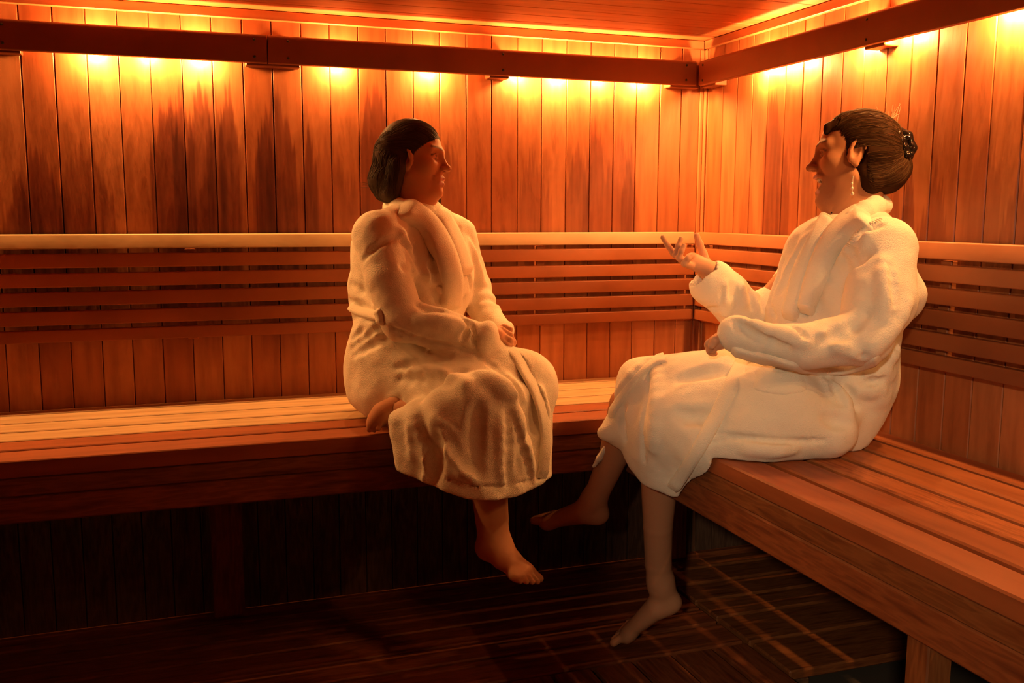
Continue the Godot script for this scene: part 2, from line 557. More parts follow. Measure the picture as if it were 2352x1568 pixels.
func backrests() -> void:
	var rows := [[1.1785, 1.2205], [1.1235, 1.165], [1.068, 1.1085], [1.013, 1.0545], [0.957, 0.9985], [0.907, 0.9435]]
	var b := thing("backrest", "slatted cedar backrest of six rails along the back wall", "backrest", Vector3.ZERO, "slatted backrests")
	for i in 6:
		part("slat", moulding(tilted(rounded(0.0255, 0.0445, rows[i][0], rows[i][1], 0.004, 0.003), rows[i][0], TILT[i]), LEFT + 0.01, -0.047, 0, false), [M.pale, M.slat[1], M.slat[3], M.red, M.red, M.red][i], b)
	for x in [-2.95, -1.78, -0.645, -0.062]:
		part("cleat", bar(Vector3(x, 0.90, 0.001), Vector3(x + 0.03, 1.175, 0.022), 1, 0.002), M.slat[3], b)
	part("corner_post", bar(Vector3(-0.046, BENCH + 0.001, 0.026), Vector3(-0.0225, 0.905, 0.046), 1, 0.003), M.beam, b)
	var r := thing("backrest", "slatted cedar backrest of six rails along the right-hand wall", "backrest", Vector3.ZERO, "slatted backrests")
	for i in 6:
		part("slat", moulding(tilted(rounded(0.0255, 0.0445, rows[i][0], rows[i][1], 0.004, 0.003), rows[i][0], TILT[i]), 0.047, FRONT - 0.01, 2, false), [M.slat[2], M.slat[1], M.slat[3], M.red, M.red, M.red][i], r)
	for z in [0.06, 1.2, 2.3, 3.2]:
		part("cleat", bar(Vector3(-0.022, 0.90, z), Vector3(-0.001, 1.175, z + 0.035), 1, 0.002), M.slat[3], r)


func benches() -> void:
	var b := thing("bench", "long slatted cedar bench along the back wall", "bench", Vector3.ZERO, "slatted sauna benches")
	var cut := [0.004, 0.071, 0.187, 0.304, 0.414, 0.523, 0.633]
	for i in 6:
		var m: Material = [M.pale_b, M.pale, M.pale, M.pale, M.red, M.red][i]
		part("slat", bar(Vector3(LEFT + 0.01, BENCH - (0.06 if i < 5 else 0.042), cut[i] + 0.008), Vector3(-0.003, BENCH, cut[i + 1] - (0.008 if i < 5 else 0.0)), 0, 0.0025), m, b)
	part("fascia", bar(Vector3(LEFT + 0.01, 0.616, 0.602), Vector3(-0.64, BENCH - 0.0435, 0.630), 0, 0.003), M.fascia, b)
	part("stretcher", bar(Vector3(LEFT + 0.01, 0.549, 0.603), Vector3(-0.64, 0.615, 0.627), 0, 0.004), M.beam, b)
	part("light_stop", bar(Vector3(LEFT + 0.01, BENCH - 0.105, 0.045), Vector3(-0.16, BENCH - 0.062, 0.10), 0, 0.003), M.dark, b)  # unseen battens added to stop bulb light falling through the rear slat gaps
	part("light_stop", bar(Vector3(LEFT + 0.01, BENCH - 0.105, 0.165), Vector3(-0.16, BENCH - 0.062, 0.215), 0, 0.003), M.dark, b)
	for x in [-3.4, -2.56, -1.737, -0.9, -0.15]:
		part("bearer", bar(Vector3(x, 0.56, 0.02), Vector3(x + 0.045, BENCH - 0.106, 0.60), 2, 0.003), M.dark, b)
	for x in [-3.4, -1.737, -0.15]:
		part("leg", bar(Vector3(x, 0.013, 0.001), Vector3(x + 0.095, 0.559, 0.06), 1, 0.003), M.beam, b)
	var r := thing("bench", "slatted cedar bench running towards the camera along the right-hand wall", "bench", Vector3.ZERO, "slatted sauna benches")
	var rc := [0.004, 0.095, 0.192, 0.300, 0.394, 0.497, 0.597]
	for i in 6:
		var m: Material = [M.slat[3], M.slat[1], M.slat[4], M.figured, M.red, M.red][i]
		part("slat", bar(Vector3(-rc[i + 1] + (0.010 if i < 5 else 0.0), BENCH - 0.042, 0.640), Vector3(-rc[i] - 0.010, BENCH, FRONT - 0.01), 2, 0.004), m, r)
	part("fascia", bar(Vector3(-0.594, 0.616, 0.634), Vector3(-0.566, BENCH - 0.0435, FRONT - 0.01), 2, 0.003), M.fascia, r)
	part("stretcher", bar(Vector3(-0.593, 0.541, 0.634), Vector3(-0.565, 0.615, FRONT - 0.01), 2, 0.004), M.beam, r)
	for z in [0.75, 1.78, 2.8]:
		part("bearer", bar(Vector3(-0.56, 0.56, z), Vector3(-0.02, BENCH - 0.0435, z + 0.045), 0, 0.003), M.dark, r)
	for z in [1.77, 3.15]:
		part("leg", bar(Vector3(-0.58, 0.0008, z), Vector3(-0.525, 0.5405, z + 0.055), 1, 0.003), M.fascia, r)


func duckboards() -> void:
	# removable wooden floor grids; the boards run along the back wall, with a cross-laid grid in front
	var a := thing("duckboard", "wooden duckboard of long boards under the back bench", "duckboard", Vector3.ZERO, "floor duckboards")
	var zs := [0.035, 0.085, 0.21, 0.333, 0.457, 0.573, 0.715]
	for i in 6:
		var g := 0.003 if i != 4 else 0.003
		part("board", bar(Vector3(LEFT + 0.02, -0.028, zs[i] + 0.004), Vector3(-0.222, 0.0, zs[i + 1] - (0.012 if i == 4 else 0.004)), 0, 0.004), M.deck, a)
	for x in [-3.3, -2.4, -1.5, -0.6]:
		part("bearer", bar(Vector3(x, -0.054, 0.04), Vector3(x + 0.05, -0.029, 0.70), 2, 0.003), M.dark, a)
	var c := thing("duckboard", "wooden duckboard of short cross-laid slats in front of the bench corner", "duckboard", Vector3.ZERO, "floor duckboards")
	var xs := [-0.215, -0.335, -0.47, -0.598, -0.728, -0.852, -0.985, -1.113, -1.243, -1.373, -1.5, -1.63, -1.76, -1.89, -2.02, -2.15, -2.28]
	for i in xs.size() - 1:
		part("slat", bar(Vector3(xs[i + 1] + 0.008, -0.028, 0.722), Vector3(xs[i] - 0.006, 0.0, 3.25), 2, 0.004), M.deck, c)
	for z in [0.78, 1.6, 2.5, 3.15]:
		part("bearer", bar(Vector3(-2.27, -0.054, z), Vector3(-0.23, -0.029, z + 0.05), 0, 0.003), M.dark, c)
	var u := thing("duckboard", "dusty wooden duckboard of wide boards under the right-hand bench", "duckboard", Vector3.ZERO, "floor duckboards")
	var us := [0.04, 0.13, 0.262, 0.401, 0.536, 0.725, 0.93]
	for i in 6:
		part("board", bar(Vector3(-0.205, -0.03, us[i] + 0.005), Vector3(0.44, 0.0, us[i + 1] - 0.007), 0, 0.005), M.fascia, u)
	for x in [-0.18, 0.38]:
		part("bearer", bar(Vector3(x, -0.054, 0.05), Vector3(x + 0.045, -0.031, 0.92), 2, 0.003), M.dark, u)
	var o := thing("wood_offcut", "short pale board offcut lying on the dark floor beside the bench leg", "offcut", Vector3(-0.085, -0.055, 1.06))
	part("block", bar(Vector3(-0.055, 0.0005, -0.035), Vector3(0.055, 0.028, 0.035), 0, 0.012), M.slat[2], o)
	o.rotation.y = 0.6


# ---------------------------------------------------------------- smooth bodies: distance fields meshed as surface nets
class Field:
	var kind := PackedInt32Array()      # 0 tapered capsule, 1 flattened capsule, 2 ellipsoid, 3 cut by a plane
	var op := PackedInt32Array()        # 1 joins, -1 carves away
	var a := PackedVector3Array()
	var ab := PackedVector3Array()
	var n := PackedVector3Array()
	var inv := PackedFloat32Array()
	var r1 := PackedFloat32Array()
	var dr := PackedFloat32Array()
	var k := PackedFloat32Array()
	var s := PackedFloat32Array()
	var bases: Array[Basis] = []
	var radii := PackedVector3Array()
	var noise: FastNoiseLite
	var amp := 0.0
	var stretch := Vector3.ONE
	var lo := Vector3(1e9, 1e9, 1e9)
	var hi := Vector3(-1e9, -1e9, -1e9)
	var everything := PackedInt32Array()
	var kmax := PackedFloat32Array()

	func _add(kd: int, p: Vector3, q: Vector3, ra: float, rb: float, kk: float, o: int, nn: Vector3, ss: float, bb: Basis, rr: Vector3, reach: float) -> void:
		everything.append(kind.size())
		kind.append(kd)
		op.append(o)
		a.append(p)
		ab.append(q - p)
		var l := (q - p).length_squared()
		inv.append(1.0 / l if l > 1e-9 else 0.0)
		r1.append(ra)
		dr.append(rb - ra)
		k.append(kk)
		n.append(nn)
		s.append(ss)
		bases.append(bb)
		radii.append(rr)
		if o > 0 and kd != 3:
			var e := Vector3(reach, reach, reach)
			lo = lo.min(p - e).min(q - e)
			hi = hi.max(p + e).max(q + e)

	func cap(p: Vector3, q: Vector3, ra: float, rb: float, kk := 0.02, o := 1) -> void:
		_add(0, p, q, ra, rb, kk, o, Vector3.ZERO, 1.0, Basis(), Vector3.ZERO, maxf(ra, rb))

	func flat(p: Vector3, q: Vector3, ra: float, rb: float, nn: Vector3, ss: float, kk := 0.02, o := 1) -> void:
		# ss > 1 widens the section along nn
		_add(1, p, q, ra, rb, kk, o, nn.normalized(), 1.0 - 1.0 / ss, Basis(), Vector3.ZERO, maxf(ra, rb) * maxf(ss, 1.0))

	func ell(p: Vector3, x: Vector3, y: Vector3, rr: Vector3, kk := 0.02, o := 1) -> void:
		# an ellipsoid with radii rr along x, y (made square to x) and their cross
		x = x.normalized()
		y = (y - x * y.dot(x)).normalized()
		_add(2, p, p, 0.0, 0.0, kk, o, Vector3.ZERO, 1.0, Basis(x, y, x.cross(y)).transposed(), rr, maxf(rr.x, maxf(rr.y, rr.z)))

	func cut(p: Vector3, nn: Vector3, kk := 0.006) -> void:
		# keeps what lies below the plane through p with normal nn
		_add(3, p, p, 0.0, 0.0, kk, 1, nn.normalized(), 1.0, Basis(), Vector3.ZERO, 0.0)

	func box(c: Vector3, half: Vector3, kk := 0.004) -> void:
		# carves a block away: what the body sits on or leans against
		_add(4, c, c, 0.0, 0.0, kk, -1, Vector3.ZERO, 1.0, Basis(), half, 0.0)

	func one(i: int, p: Vector3) -> float:
		var kd := kind[i]
		if kd == 4:
			var b := (p - a[i]).abs() - radii[i]
			return b.max(Vector3.ZERO).length() + minf(maxf(b.x, maxf(b.y, b.z)), 0.0)
		if kd == 0:
			var v := p - a[i]
			var t := clampf(v.dot(ab[i]) * inv[i], 0.0, 1.0)
			return (v - ab[i] * t).length() - r1[i] - dr[i] * t
		if kd == 1:
			var v := p - a[i]
			var t := clampf(v.dot(ab[i]) * inv[i], 0.0, 1.0)
			v -= ab[i] * t
			v -= n[i] * (v.dot(n[i]) * s[i])
			return v.length() - r1[i] - dr[i] * t
		if kd == 2:
			var q: Vector3 = bases[i] * (p - a[i])
			var u := q / radii[i]
			var w := u / radii[i]
			var g := w.length()
			var m := u.length()
			return m * (m - 1.0) / g if g > 1e-6 else -minf(radii[i].x, minf(radii[i].y, radii[i].z))
		return n[i].dot(p - a[i])

	func at(p: Vector3, ids: PackedInt32Array) -> float:
		var d := 1.0
		for i in ids:
			var e := one(i, p)
			var kk := k[i]
			if kind[i] == 3:
				var h := maxf(kk - absf(d - e), 0.0)
				d = maxf(d, e) + h * h / (4.0 * kk)
			elif op[i] > 0:
				var h := maxf(kk - absf(d - e), 0.0)
				d = minf(d, e) - h * h / (4.0 * kk)
			else:
				var h := maxf(kk - absf(d + e), 0.0)
				d = maxf(d, -e) + h * h / (4.0 * kk)
		if amp > 0.0 and absf(d) < 0.05:
			d -= amp * noise.get_noise_3dv(p * stretch)
		return d

	func reaches() -> void:
		# how far each shape still matters: the widest blend that comes after it
		var most := 0.0
		kmax.resize(kind.size())
		for i in range(kind.size() - 1, -1, -1):
			most = maxf(most, k[i])
			kmax[i] = most

	func near(p: Vector3, reach: float, among := everything) -> PackedInt32Array:
		if kmax.size() != kind.size():
			reaches()
		var ids := PackedInt32Array()
		for i in among:
			var e := one(i, p)
			if kind[i] == 3:
				if e > -reach - kmax[i]:
					ids.append(i)
			elif e < reach * (1.0 if kind[i] == 0 or kind[i] == 4 else 2.2) + kmax[i] + 0.004:
				ids.append(i)
		return ids

	func slope(p: Vector3, ids: PackedInt32Array, e := 0.0015) -> Vector3:
		return Vector3(at(p + Vector3(e, 0, 0), ids) - at(p - Vector3(e, 0, 0), ids), at(p + Vector3(0, e, 0), ids) - at(p - Vector3(0, e, 0), ids), at(p + Vector3(0, 0, e), ids) - at(p - Vector3(0, 0, e), ids)).normalized()

	func net(cell: float, out: Hull, tint := Color.WHITE, paint := []) -> void:
		# adds the surface to out; paint: [[a, b, radius, soft, colour], ...]
		var B := 8
		var pad := cell * 3.0 + amp
		var o := lo - Vector3(pad, pad, pad)
		var dim := Vector3i(((hi + Vector3(pad, pad, pad)) - o) / (cell * B)) + Vector3i.ONE
		var nx := dim.x * B + 2
		var ny := dim.y * B + 2
		var where := {}
		var edges := PackedInt64Array()
		var way := PackedByteArray()
		var R := cell * B * 0.5 * 1.7321
		var v := PackedFloat32Array()
		var S := B + 1
		v.resize(S * S * S)
		var first := out.pos.size()
		var coarse := {}
		for bz in dim.z:
			for by in dim.y:
				for bx in dim.x:
					var base := o + Vector3(bx, by, bz) * cell * B
					var mid := base + Vector3(B, B, B) * cell * 0.5
					var ck := Vector3i(bx >> 2, by >> 2, bz >> 2)
					if not coarse.has(ck):
						coarse[ck] = near(o + (Vector3(ck) * 4.0 + Vector3(2, 2, 2)) * cell * B, R * 4.0 + amp)
					var some_near: PackedInt32Array = coarse[ck]
					if some_near.is_empty():
						continue
					var ids := near(mid, R + amp, some_near)
					if ids.is_empty():
						continue
					var dm := at(mid, ids)
					if dm > R * 2.4 + amp + 0.02 or dm < -R * 4.0 - amp - 0.04:
						continue
					var some := 0
					var idx := 0
					for z in S:
						for y in S:
							for x in S:
								var d := at(o + Vector3(bx * B + x, by * B + y, bz * B + z) * cell, ids)
								v[idx] = d
								if d < 0.0:
									some += 1
								idx += 1
					if some == 0 or some == S * S * S:
						continue
					for z in B:
						for y in B:
							for x in B:
								var i0 := x + S * (y + S * z)
								var c := [v[i0], v[i0 + 1], v[i0 + S], v[i0 + S + 1], v[i0 + S * S], v[i0 + S * S + 1], v[i0 + S * S + S], v[i0 + S * S + S + 1]]
								var inside := 0
								for d in c:
									if d < 0.0:
										inside += 1
								var key := (bx * B + x) + nx * ((by * B + y) + ny * (bz * B + z))
								if inside > 0 and inside < 8:
									var sum := Vector3.ZERO
									var cnt := 0
									for e in EDGES:
										var d0: float = c[e[0]]
										var d1: float = c[e[1]]
										if (d0 < 0.0) != (d1 < 0.0):
											sum += CORNERS[e[0]].lerp(CORNERS[e[1]], d0 / (d0 - d1))
											cnt += 1
									where[key] = out.pos.size()
									out.pos.append(base + (Vector3(x, y, z) + sum / cnt) * cell)
								var s0: bool = c[0] < 0.0
								if s0 != (c[1] < 0.0):
									edges.append(key)
									way.append(0 if s0 else 1)
								if s0 != (c[2] < 0.0):
									edges.append(key)
									way.append(2 if s0 else 3)
								if s0 != (c[4] < 0.0):
									edges.append(key)
									way.append(4 if s0 else 5)
		var sx := 1
		var sy := nx
		var sz := nx * ny
		for i in edges.size():
			var e := edges[i]
			var w := way[i]
			var p := sy
			var q := sz
			if w >= 4:
				p = sx
				q = sy
			elif w >= 2:
				p = sz
				q = sx
			var i0: int = where.get(e, -1)
			var i1: int = where.get(e - p, -1)
			var i2: int = where.get(e - p - q, -1)
			var i3: int = where.get(e - q, -1)
			if i0 < 0 or i1 < 0 or i2 < 0 or i3 < 0:
				continue
			if w & 1:
				out.quad(i0, i1, i2, i3)
			else:
				out.quad(i0, i3, i2, i1)
		for i in range(first, out.pos.size()):
			var c := tint
			for t in paint:
				var v0: Vector3 = out.pos[i] - t[0]
				var l: Vector3 = t[1] - t[0]
				var ls := l.length_squared()
				var u := clampf(v0.dot(l) / ls, 0.0, 1.0) if ls > 1e-9 else 0.0
				var d: float = (v0 - l * u).length() - t[2]
				c = c.lerp(t[4], clampf(-d / t[3], 0.0, 1.0) if t[3] > 0.0 else 0.0)
			out.col.append(c)

	const CORNERS: Array[Vector3] = [Vector3(0, 0, 0), Vector3(1, 0, 0), Vector3(0, 1, 0), Vector3(1, 1, 0), Vector3(0, 0, 1), Vector3(1, 0, 1), Vector3(0, 1, 1), Vector3(1, 1, 1)]
	const EDGES := [[0, 1], [2, 3], [4, 5], [6, 7], [0, 2], [1, 3], [4, 6], [5, 7], [0, 4], [1, 5], [2, 6], [3, 7]]


class Hull:
	# the mesh being collected
	var pos := PackedVector3Array()
	var col := PackedColorArray()
	var idx := PackedInt32Array()

	func quad(i: int, j: int, l: int, m: int) -> void:
		idx.append_array(PackedInt32Array([i, j, l, i, l, m]))

	func tube(pts: PackedVector3Array, r0: float, r1: float, sides: int, c: Color) -> void:
		var nrm := Vector3.UP
		var first := pos.size()
		var m := pts.size()
		for i in m:
			var t := (pts[mini(i + 1, m - 1)] - pts[maxi(i - 1, 0)]).normalized()
			nrm = nrm - t * nrm.dot(t)
			if nrm.length() < 0.01:
				nrm = t.cross(Vector3.RIGHT)
			nrm = nrm.normalized()
			var bi := t.cross(nrm)
			var r := lerpf(r0, r1, i / float(m - 1))
			for j in sides:
				var a := TAU * j / sides
				pos.append(pts[i] + (nrm * cos(a) + bi * sin(a)) * r)
				col.append(c)
		for i in m - 1:
			for j in sides:
				var j2 := (j + 1) % sides
				var b := first + i * sides
				quad(b + j, b + j2, b + sides + j2, b + sides + j)

	func keep_largest() -> void:
		# drops loose crumbs, so that the cloth is one piece
		var par := PackedInt32Array(range(pos.size()))
		for t in range(0, idx.size(), 3):
			for j in [1, 2]:
				var a := idx[t]
				var b := idx[t + j]
				while par[a] != a:
					par[a] = par[par[a]]
					a = par[a]
				while par[b] != b:
					par[b] = par[par[b]]
					b = par[b]
				par[maxi(a, b)] = mini(a, b)
		var count := {}
		var best := 0
		for i in pos.size():
			var a := i
			while par[a] != a:
				a = par[a]
			par[i] = a
			count[a] = count.get(a, 0) + 1
			if count[a] > count.get(best, 0):
				best = a
		var kept := PackedInt32Array()
		for t in range(0, idx.size(), 3):
			if par[idx[t]] == best:
				kept.append_array(PackedInt32Array([idx[t], idx[t + 1], idx[t + 2]]))
		idx = kept

	func mesh(origin: Vector3) -> ArrayMesh:
		var nrm := PackedVector3Array()
		nrm.resize(pos.size())
		for t in range(0, idx.size(), 3):
			var p := pos[idx[t]]
			var f := (pos[idx[t + 2]] - p).cross(pos[idx[t + 1]] - p)
			for j in 3:
				nrm[idx[t + j]] += f
		var uv := PackedVector2Array()
		uv.resize(pos.size())
		var moved := pos.duplicate()
		for i in pos.size():
			nrm[i] = nrm[i].normalized()
			moved[i] = pos[i] - origin
		var arr := []
		arr.resize(Mesh.ARRAY_MAX)
		arr[Mesh.ARRAY_VERTEX] = moved
		arr[Mesh.ARRAY_NORMAL] = nrm
		arr[Mesh.ARRAY_COLOR] = col
		arr[Mesh.ARRAY_INDEX] = idx
		var m := ArrayMesh.new()
		m.add_surface_from_arrays(Mesh.PRIMITIVE_TRIANGLES, arr)
		return m


func spline(pts: Array, steps: int) -> PackedVector3Array:
	# a smooth curve through the points
	var out := PackedVector3Array()
	for i in pts.size() - 1:
		var p0: Vector3 = pts[maxi(i - 1, 0)]
		var p1: Vector3 = pts[i]
		var p2: Vector3 = pts[i + 1]
		var p3: Vector3 = pts[mini(i + 2, pts.size() - 1)]
		for j in steps:
			out.append(p1.cubic_interpolate(p2, p0, p3, j / float(steps)))
	out.append(pts[-1])
	return out


func strands(f: Field, out: Hull, guide_a: Array, guide_b: Array, count: int, r: float, tints: Array, lift := 0.0006) -> void:
	# hairs lying on the surface of f, spread between two guide curves
	var ga := spline(guide_a, 6)
	var gb := spline(guide_b, 6)
	for s in count:
		var t := (s + rng.randf_range(-0.4, 0.4)) / maxf(count - 1, 1)
		var pts := PackedVector3Array()
		var up := rng.randf_range(-0.6, 1.6) * lift
		var from := rng.randi_range(0, 3)
		for i in range(from, ga.size() - rng.randi_range(0, 3)):
			var p := ga[i].lerp(gb[i], t)
			var ids := f.near(p, 0.05)
			if not ids.is_empty():
				for j in 2:
					var d := f.at(p, ids)
					if absf(d) < 0.06:
						p -= f.slope(p, ids) * (d - up)
			pts.append(p)
		out.tube(pts, r, r * 0.5, 3, tints[s % tints.size()])


func V(x: float, y: float, z: float) -> Vector3:
	return Vector3(x, y, z)


func sheet(out: Hull, cols: int, p: Array) -> void:
	# a padded strip of cloth lying on the robe: rows of cols points, smoothed along its length
	var rows := p.size() / cols
	var lines := []
	for j in cols:
		var l := []
		for i in rows:
			l.append(p[i * cols + j])
		lines.append(spline(l, 3))
	var first := out.pos.size()
	var m: int = lines[0].size()
	for i in m:
		for j in cols:
			out.pos.append(lines[j][i])
			out.col.append(Color.WHITE)
	var a: Vector3 = p[cols] - p[0]
	for i in m - 1:
		for j in cols - 1:
			var b := first + i * cols + j
			out.quad(b, b + 1, b + cols + 1, b + cols)


func chain(f: Field, pts: Array, r0: float, r1: float, k: float, op := 1) -> void:
	for i in pts.size() - 1:
		f.cap(pts[i], pts[i + 1], lerpf(r0, r1, i / float(pts.size() - 1)), lerpf(r0, r1, (i + 1) / float(pts.size() - 1)), k, op)


func ribbon(out: Hull, pts: Array, face: Array, width: float, thick: float, c: Color, steps := 6) -> void:
	# a cloth band with thickness along a curve; face: the direction its flat side looks at each point
	var path := spline(pts, steps)
	var m := path.size()
	var first := out.pos.size()
	for i in m:
		var u := i / float(m - 1) * (face.size() - 1)
		var nn: Vector3 = face[int(u)].lerp(face[mini(int(u) + 1, face.size() - 1)], u - int(u))
		var t := (path[mini(i + 1, m - 1)] - path[maxi(i - 1, 0)]).normalized()
		nn = (nn - t * nn.dot(t)).normalized()
		var side := t.cross(nn)
		for q in [[-0.5, -0.2], [-0.46, 0.5], [0.0, 0.65], [0.46, 0.5], [0.5, -0.2], [0.46, -0.5], [-0.46, -0.5]]:
			out.pos.append(path[i] + side * width * q[0] + nn * thick * q[1])
			out.col.append(c)
	for i in m - 1:
		for j in 7:
			var j2 := (j + 1) % 7
			out.quad(first + i * 7 + j, first + i * 7 + j2, first + i * 7 + 7 + j2, first + i * 7 + 7 + j)
	for j in range(1, 6):
		out.idx.append_array(PackedInt32Array([first, first + j + 1, first + j]))
		var e := first + (m - 1) * 7
		out.idx.append_array(PackedInt32Array([e, e + j, e + j + 1]))


# ---------------------------------------------------------------- anatomy shared by both people
func head_field(f: Field, o: Vector3, fw: Vector3, up: Vector3, sd: Vector3, sc: float, laugh: bool) -> Array:
	# o: middle of the head between the ears; fw, up, sd: ahead, up and towards the ear that the camera sees. Returns the paint for skin, lips and brows
	var P := func(a: float, b: float, c: float) -> Vector3:
		return o + (fw * a + up * b + sd * c) * sc
	var jd := 0.016 if laugh else 0.0       # how far the jaw drops
	f.ell(P.call(-0.012, 0.034, 0.0), fw, up, Vector3(0.093, 0.084, 0.073) * sc, 0.01)
	f.ell(P.call(0.026, -0.028, 0.0), fw, up, Vector3(0.058, 0.082, 0.056) * sc, 0.03 * sc)
	for s in [-1.0, 1.0]:
		f.cap(P.call(-0.002, -0.058 - jd * 0.4, 0.048 * s), P.call(0.052, -0.101 - jd, 0.018 * s), 0.017 * sc, 0.015 * sc, 0.03 * sc)
		f.ell(P.call(0.050, -0.024, 0.040 * s), fw, up, Vector3(0.024, 0.022, 0.021) * sc, 0.022 * sc)
		f.cap(P.call(0.079, 0.021, 0.010 * s), P.call(0.064, 0.023, 0.043 * s), 0.010 * sc, 0.010 * sc, 0.016 * sc)
	f.ell(P.call(0.069, -0.101 - jd, 0.0), fw, up, Vector3(0.017, 0.016, 0.02) * sc, 0.022 * sc)
	f.ell(P.call(0.066, -0.064 - jd * 0.3, 0.0), fw, up, Vector3(0.017, 0.026, 0.024) * sc, 0.02 * sc)
	for s in [-1.0, 1.0]:
		f.ell(P.call(0.087, 0.003, 0.031 * s), fw, up, Vector3(0.017, 0.012, 0.017) * sc, 0.014 * sc, -1)
	# nose
	f.cap(P.call(0.079, 0.012, 0.0), P.call(0.1005, -0.027, 0.0), 0.007 * sc, 0.0085 * sc, 0.013 * sc)
	f.ell(P.call(0.1035, -0.031, 0.0), fw, up, Vector3(0.0105, 0.009, 0.010) * sc, 0.008 * sc)
	for s in [-1.0, 1.0]:
		f.ell(P.call(0.092, -0.032, 0.0115 * s), fw, up, Vector3(0.010, 0.0075, 0.0065) * sc, 0.006 * sc)
		f.cap(P.call(0.097, -0.040, 0.0065 * s), P.call(0.091, -0.034, 0.0065 * s), 0.003 * sc, 0.0025 * sc, 0.004 * sc, -1)
		# fold from nose to mouth
		f.cap(P.call(0.083, -0.036, 0.021 * s), P.call(0.066, -0.062, 0.033 * s), 0.0018 * sc, 0.0018 * sc, 0.012 * sc, -1)
		# eyelids
		chain(f, [P.call(0.074, 0.002, 0.018 * s), P.call(0.080, 0.0085, 0.030 * s), P.call(0.068, 0.003, 0.044 * s)], 0.0028 * sc, 0.003 * sc, 0.002 * sc)
		chain(f, [P.call(0.074, 0.000, 0.018 * s), P.call(0.079, -0.004, 0.030 * s), P.call(0.068, 0.001, 0.044 * s)], 0.003 * sc, 0.003 * sc, 0.002 * sc)
	var paint := []
	var lip := lin(0.34, 0.085, 0.07)
	if laugh:
		f.ell(P.call(0.088, -0.074, 0.0), fw, up, Vector3(0.034, 0.0195, 0.030) * sc, 0.005 * sc, -1)
		chain(f, [P.call(0.064, -0.060, -0.027), P.call(0.084, -0.055, -0.013), P.call(0.0885, -0.0555, 0.0), P.call(0.084, -0.055, 0.013), P.call(0.064, -0.060, 0.027)], 0.0042 * sc, 0.0042 * sc, 0.007 * sc)
		chain(f, [P.call(0.063, -0.066, -0.027), P.call(0.075, -0.091, -0.014), P.call(0.080, -0.096, 0.0), P.call(0.075, -0.091, 0.014), P.call(0.063, -0.066, 0.027)], 0.005 * sc, 0.005 * sc, 0.008 * sc)
		f.ell(P.call(0.056, -0.083, 0.0), fw, up, Vector3(0.02, 0.007, 0.015) * sc, 0.006 * sc)
		paint.append([P.call(0.062, -0.073, -0.012), P.call(0.062, -0.073, 0.012), 0.018 * sc, 0.008 * sc, lin(0.12, 0.02, 0.016)])
		for q in [[0.0885, -0.0555, -0.015, 0.015], [0.080, -0.096, -0.015, 0.015]]:
			paint.append([P.call(q[0], q[1], q[2]), P.call(q[0], q[1], q[3]), 0.0075 * sc, 0.003 * sc, lip])
	else:
		f.cap(P.call(0.098, -0.067, -0.014), P.call(0.098, -0.067, 0.014), 0.0135 * sc, 0.0135 * sc, 0.004 * sc, -1)
		chain(f, [P.call(0.064, -0.055, -0.029), P.call(0.083, -0.0595, -0.013), P.call(0.0885, -0.0585, 0.0), P.call(0.083, -0.0595, 0.013), P.call(0.064, -0.055, 0.029)], 0.0042 * sc, 0.0042 * sc, 0.006 * sc)
		chain(f, [P.call(0.064, -0.058, -0.028), P.call(0.080, -0.073, -0.013), P.call(0.086, -0.0755, 0.0), P.call(0.080, -0.073, 0.013), P.call(0.064, -0.058, 0.028)], 0.0048 * sc, 0.0048 * sc, 0.007 * sc)
		for q in [[0.0885, -0.0585], [0.086, -0.0755]]:
			paint.append([P.call(q[0], q[1], -0.016), P.call(q[0], q[1], 0.016), 0.0075 * sc, 0.003 * sc, lip])
		for s in [-1.0, 1.0]:
			paint.append([P.call(0.067, -0.0555, 0.032 * s), P.call(0.080, -0.065, 0.014 * s), 0.0042 * sc, 0.002 * sc, lin(0.07, 0.014, 0.01)])  # shade of the mouth crease painted dark between the lips
	for s in [-1.0, 1.0]:
		paint.append([P.call(0.088, 0.026, 0.014 * s), P.call(0.085, 0.031, 0.032 * s), 0.0062 * sc, 0.004 * sc, lin(0.02, 0.009, 0.006)])
		paint.append([P.call(0.085, 0.031, 0.032 * s), P.call(0.069, 0.028, 0.050 * s), 0.0056 * sc, 0.004 * sc, lin(0.02, 0.009, 0.006)])
		paint.append([P.call(0.078, 0.0085, 0.022 * s), P.call(0.068, 0.005, 0.046 * s), 0.0042 * sc, 0.002 * sc, lin(0.025, 0.012, 0.01)])
		# ear: a tilted shell with a rim and a bowl
		var e: Vector3 = P.call(-0.004, -0.006, 0.071 * s)
		var ex: Vector3 = (fw * 0.92 + up * 0.2 + sd * s * 0.25).normalized()
		f.ell(e, ex, up - fw * 0.22, Vector3(0.0195, 0.034, 0.008) * sc, 0.006 * sc)
		f.ell(e + sd * s * 0.007 * sc + fw * 0.003 * sc + up * 0.002 * sc, ex, up - fw * 0.22, Vector3(0.0095, 0.018, 0.006) * sc, 0.004 * sc, -1)
		var rim := []
		for j in 9:
			var t := -0.9 + 3.9 * j / 8.0
			rim.append(e + (fw * (cos(t) * 0.0185) + (up - fw * 0.22) * (sin(t) * 0.032 + 0.002)) * sc + sd * s * (0.004 - 0.004 * cos(t)) * sc)
		chain(f, rim, 0.0036 * sc, 0.003 * sc, 0.004 * sc)
		f.ell(P.call(-0.004, -0.035, 0.069 * s), fw, up, Vector3(0.007, 0.009, 0.005) * sc, 0.005 * sc)
	return paint


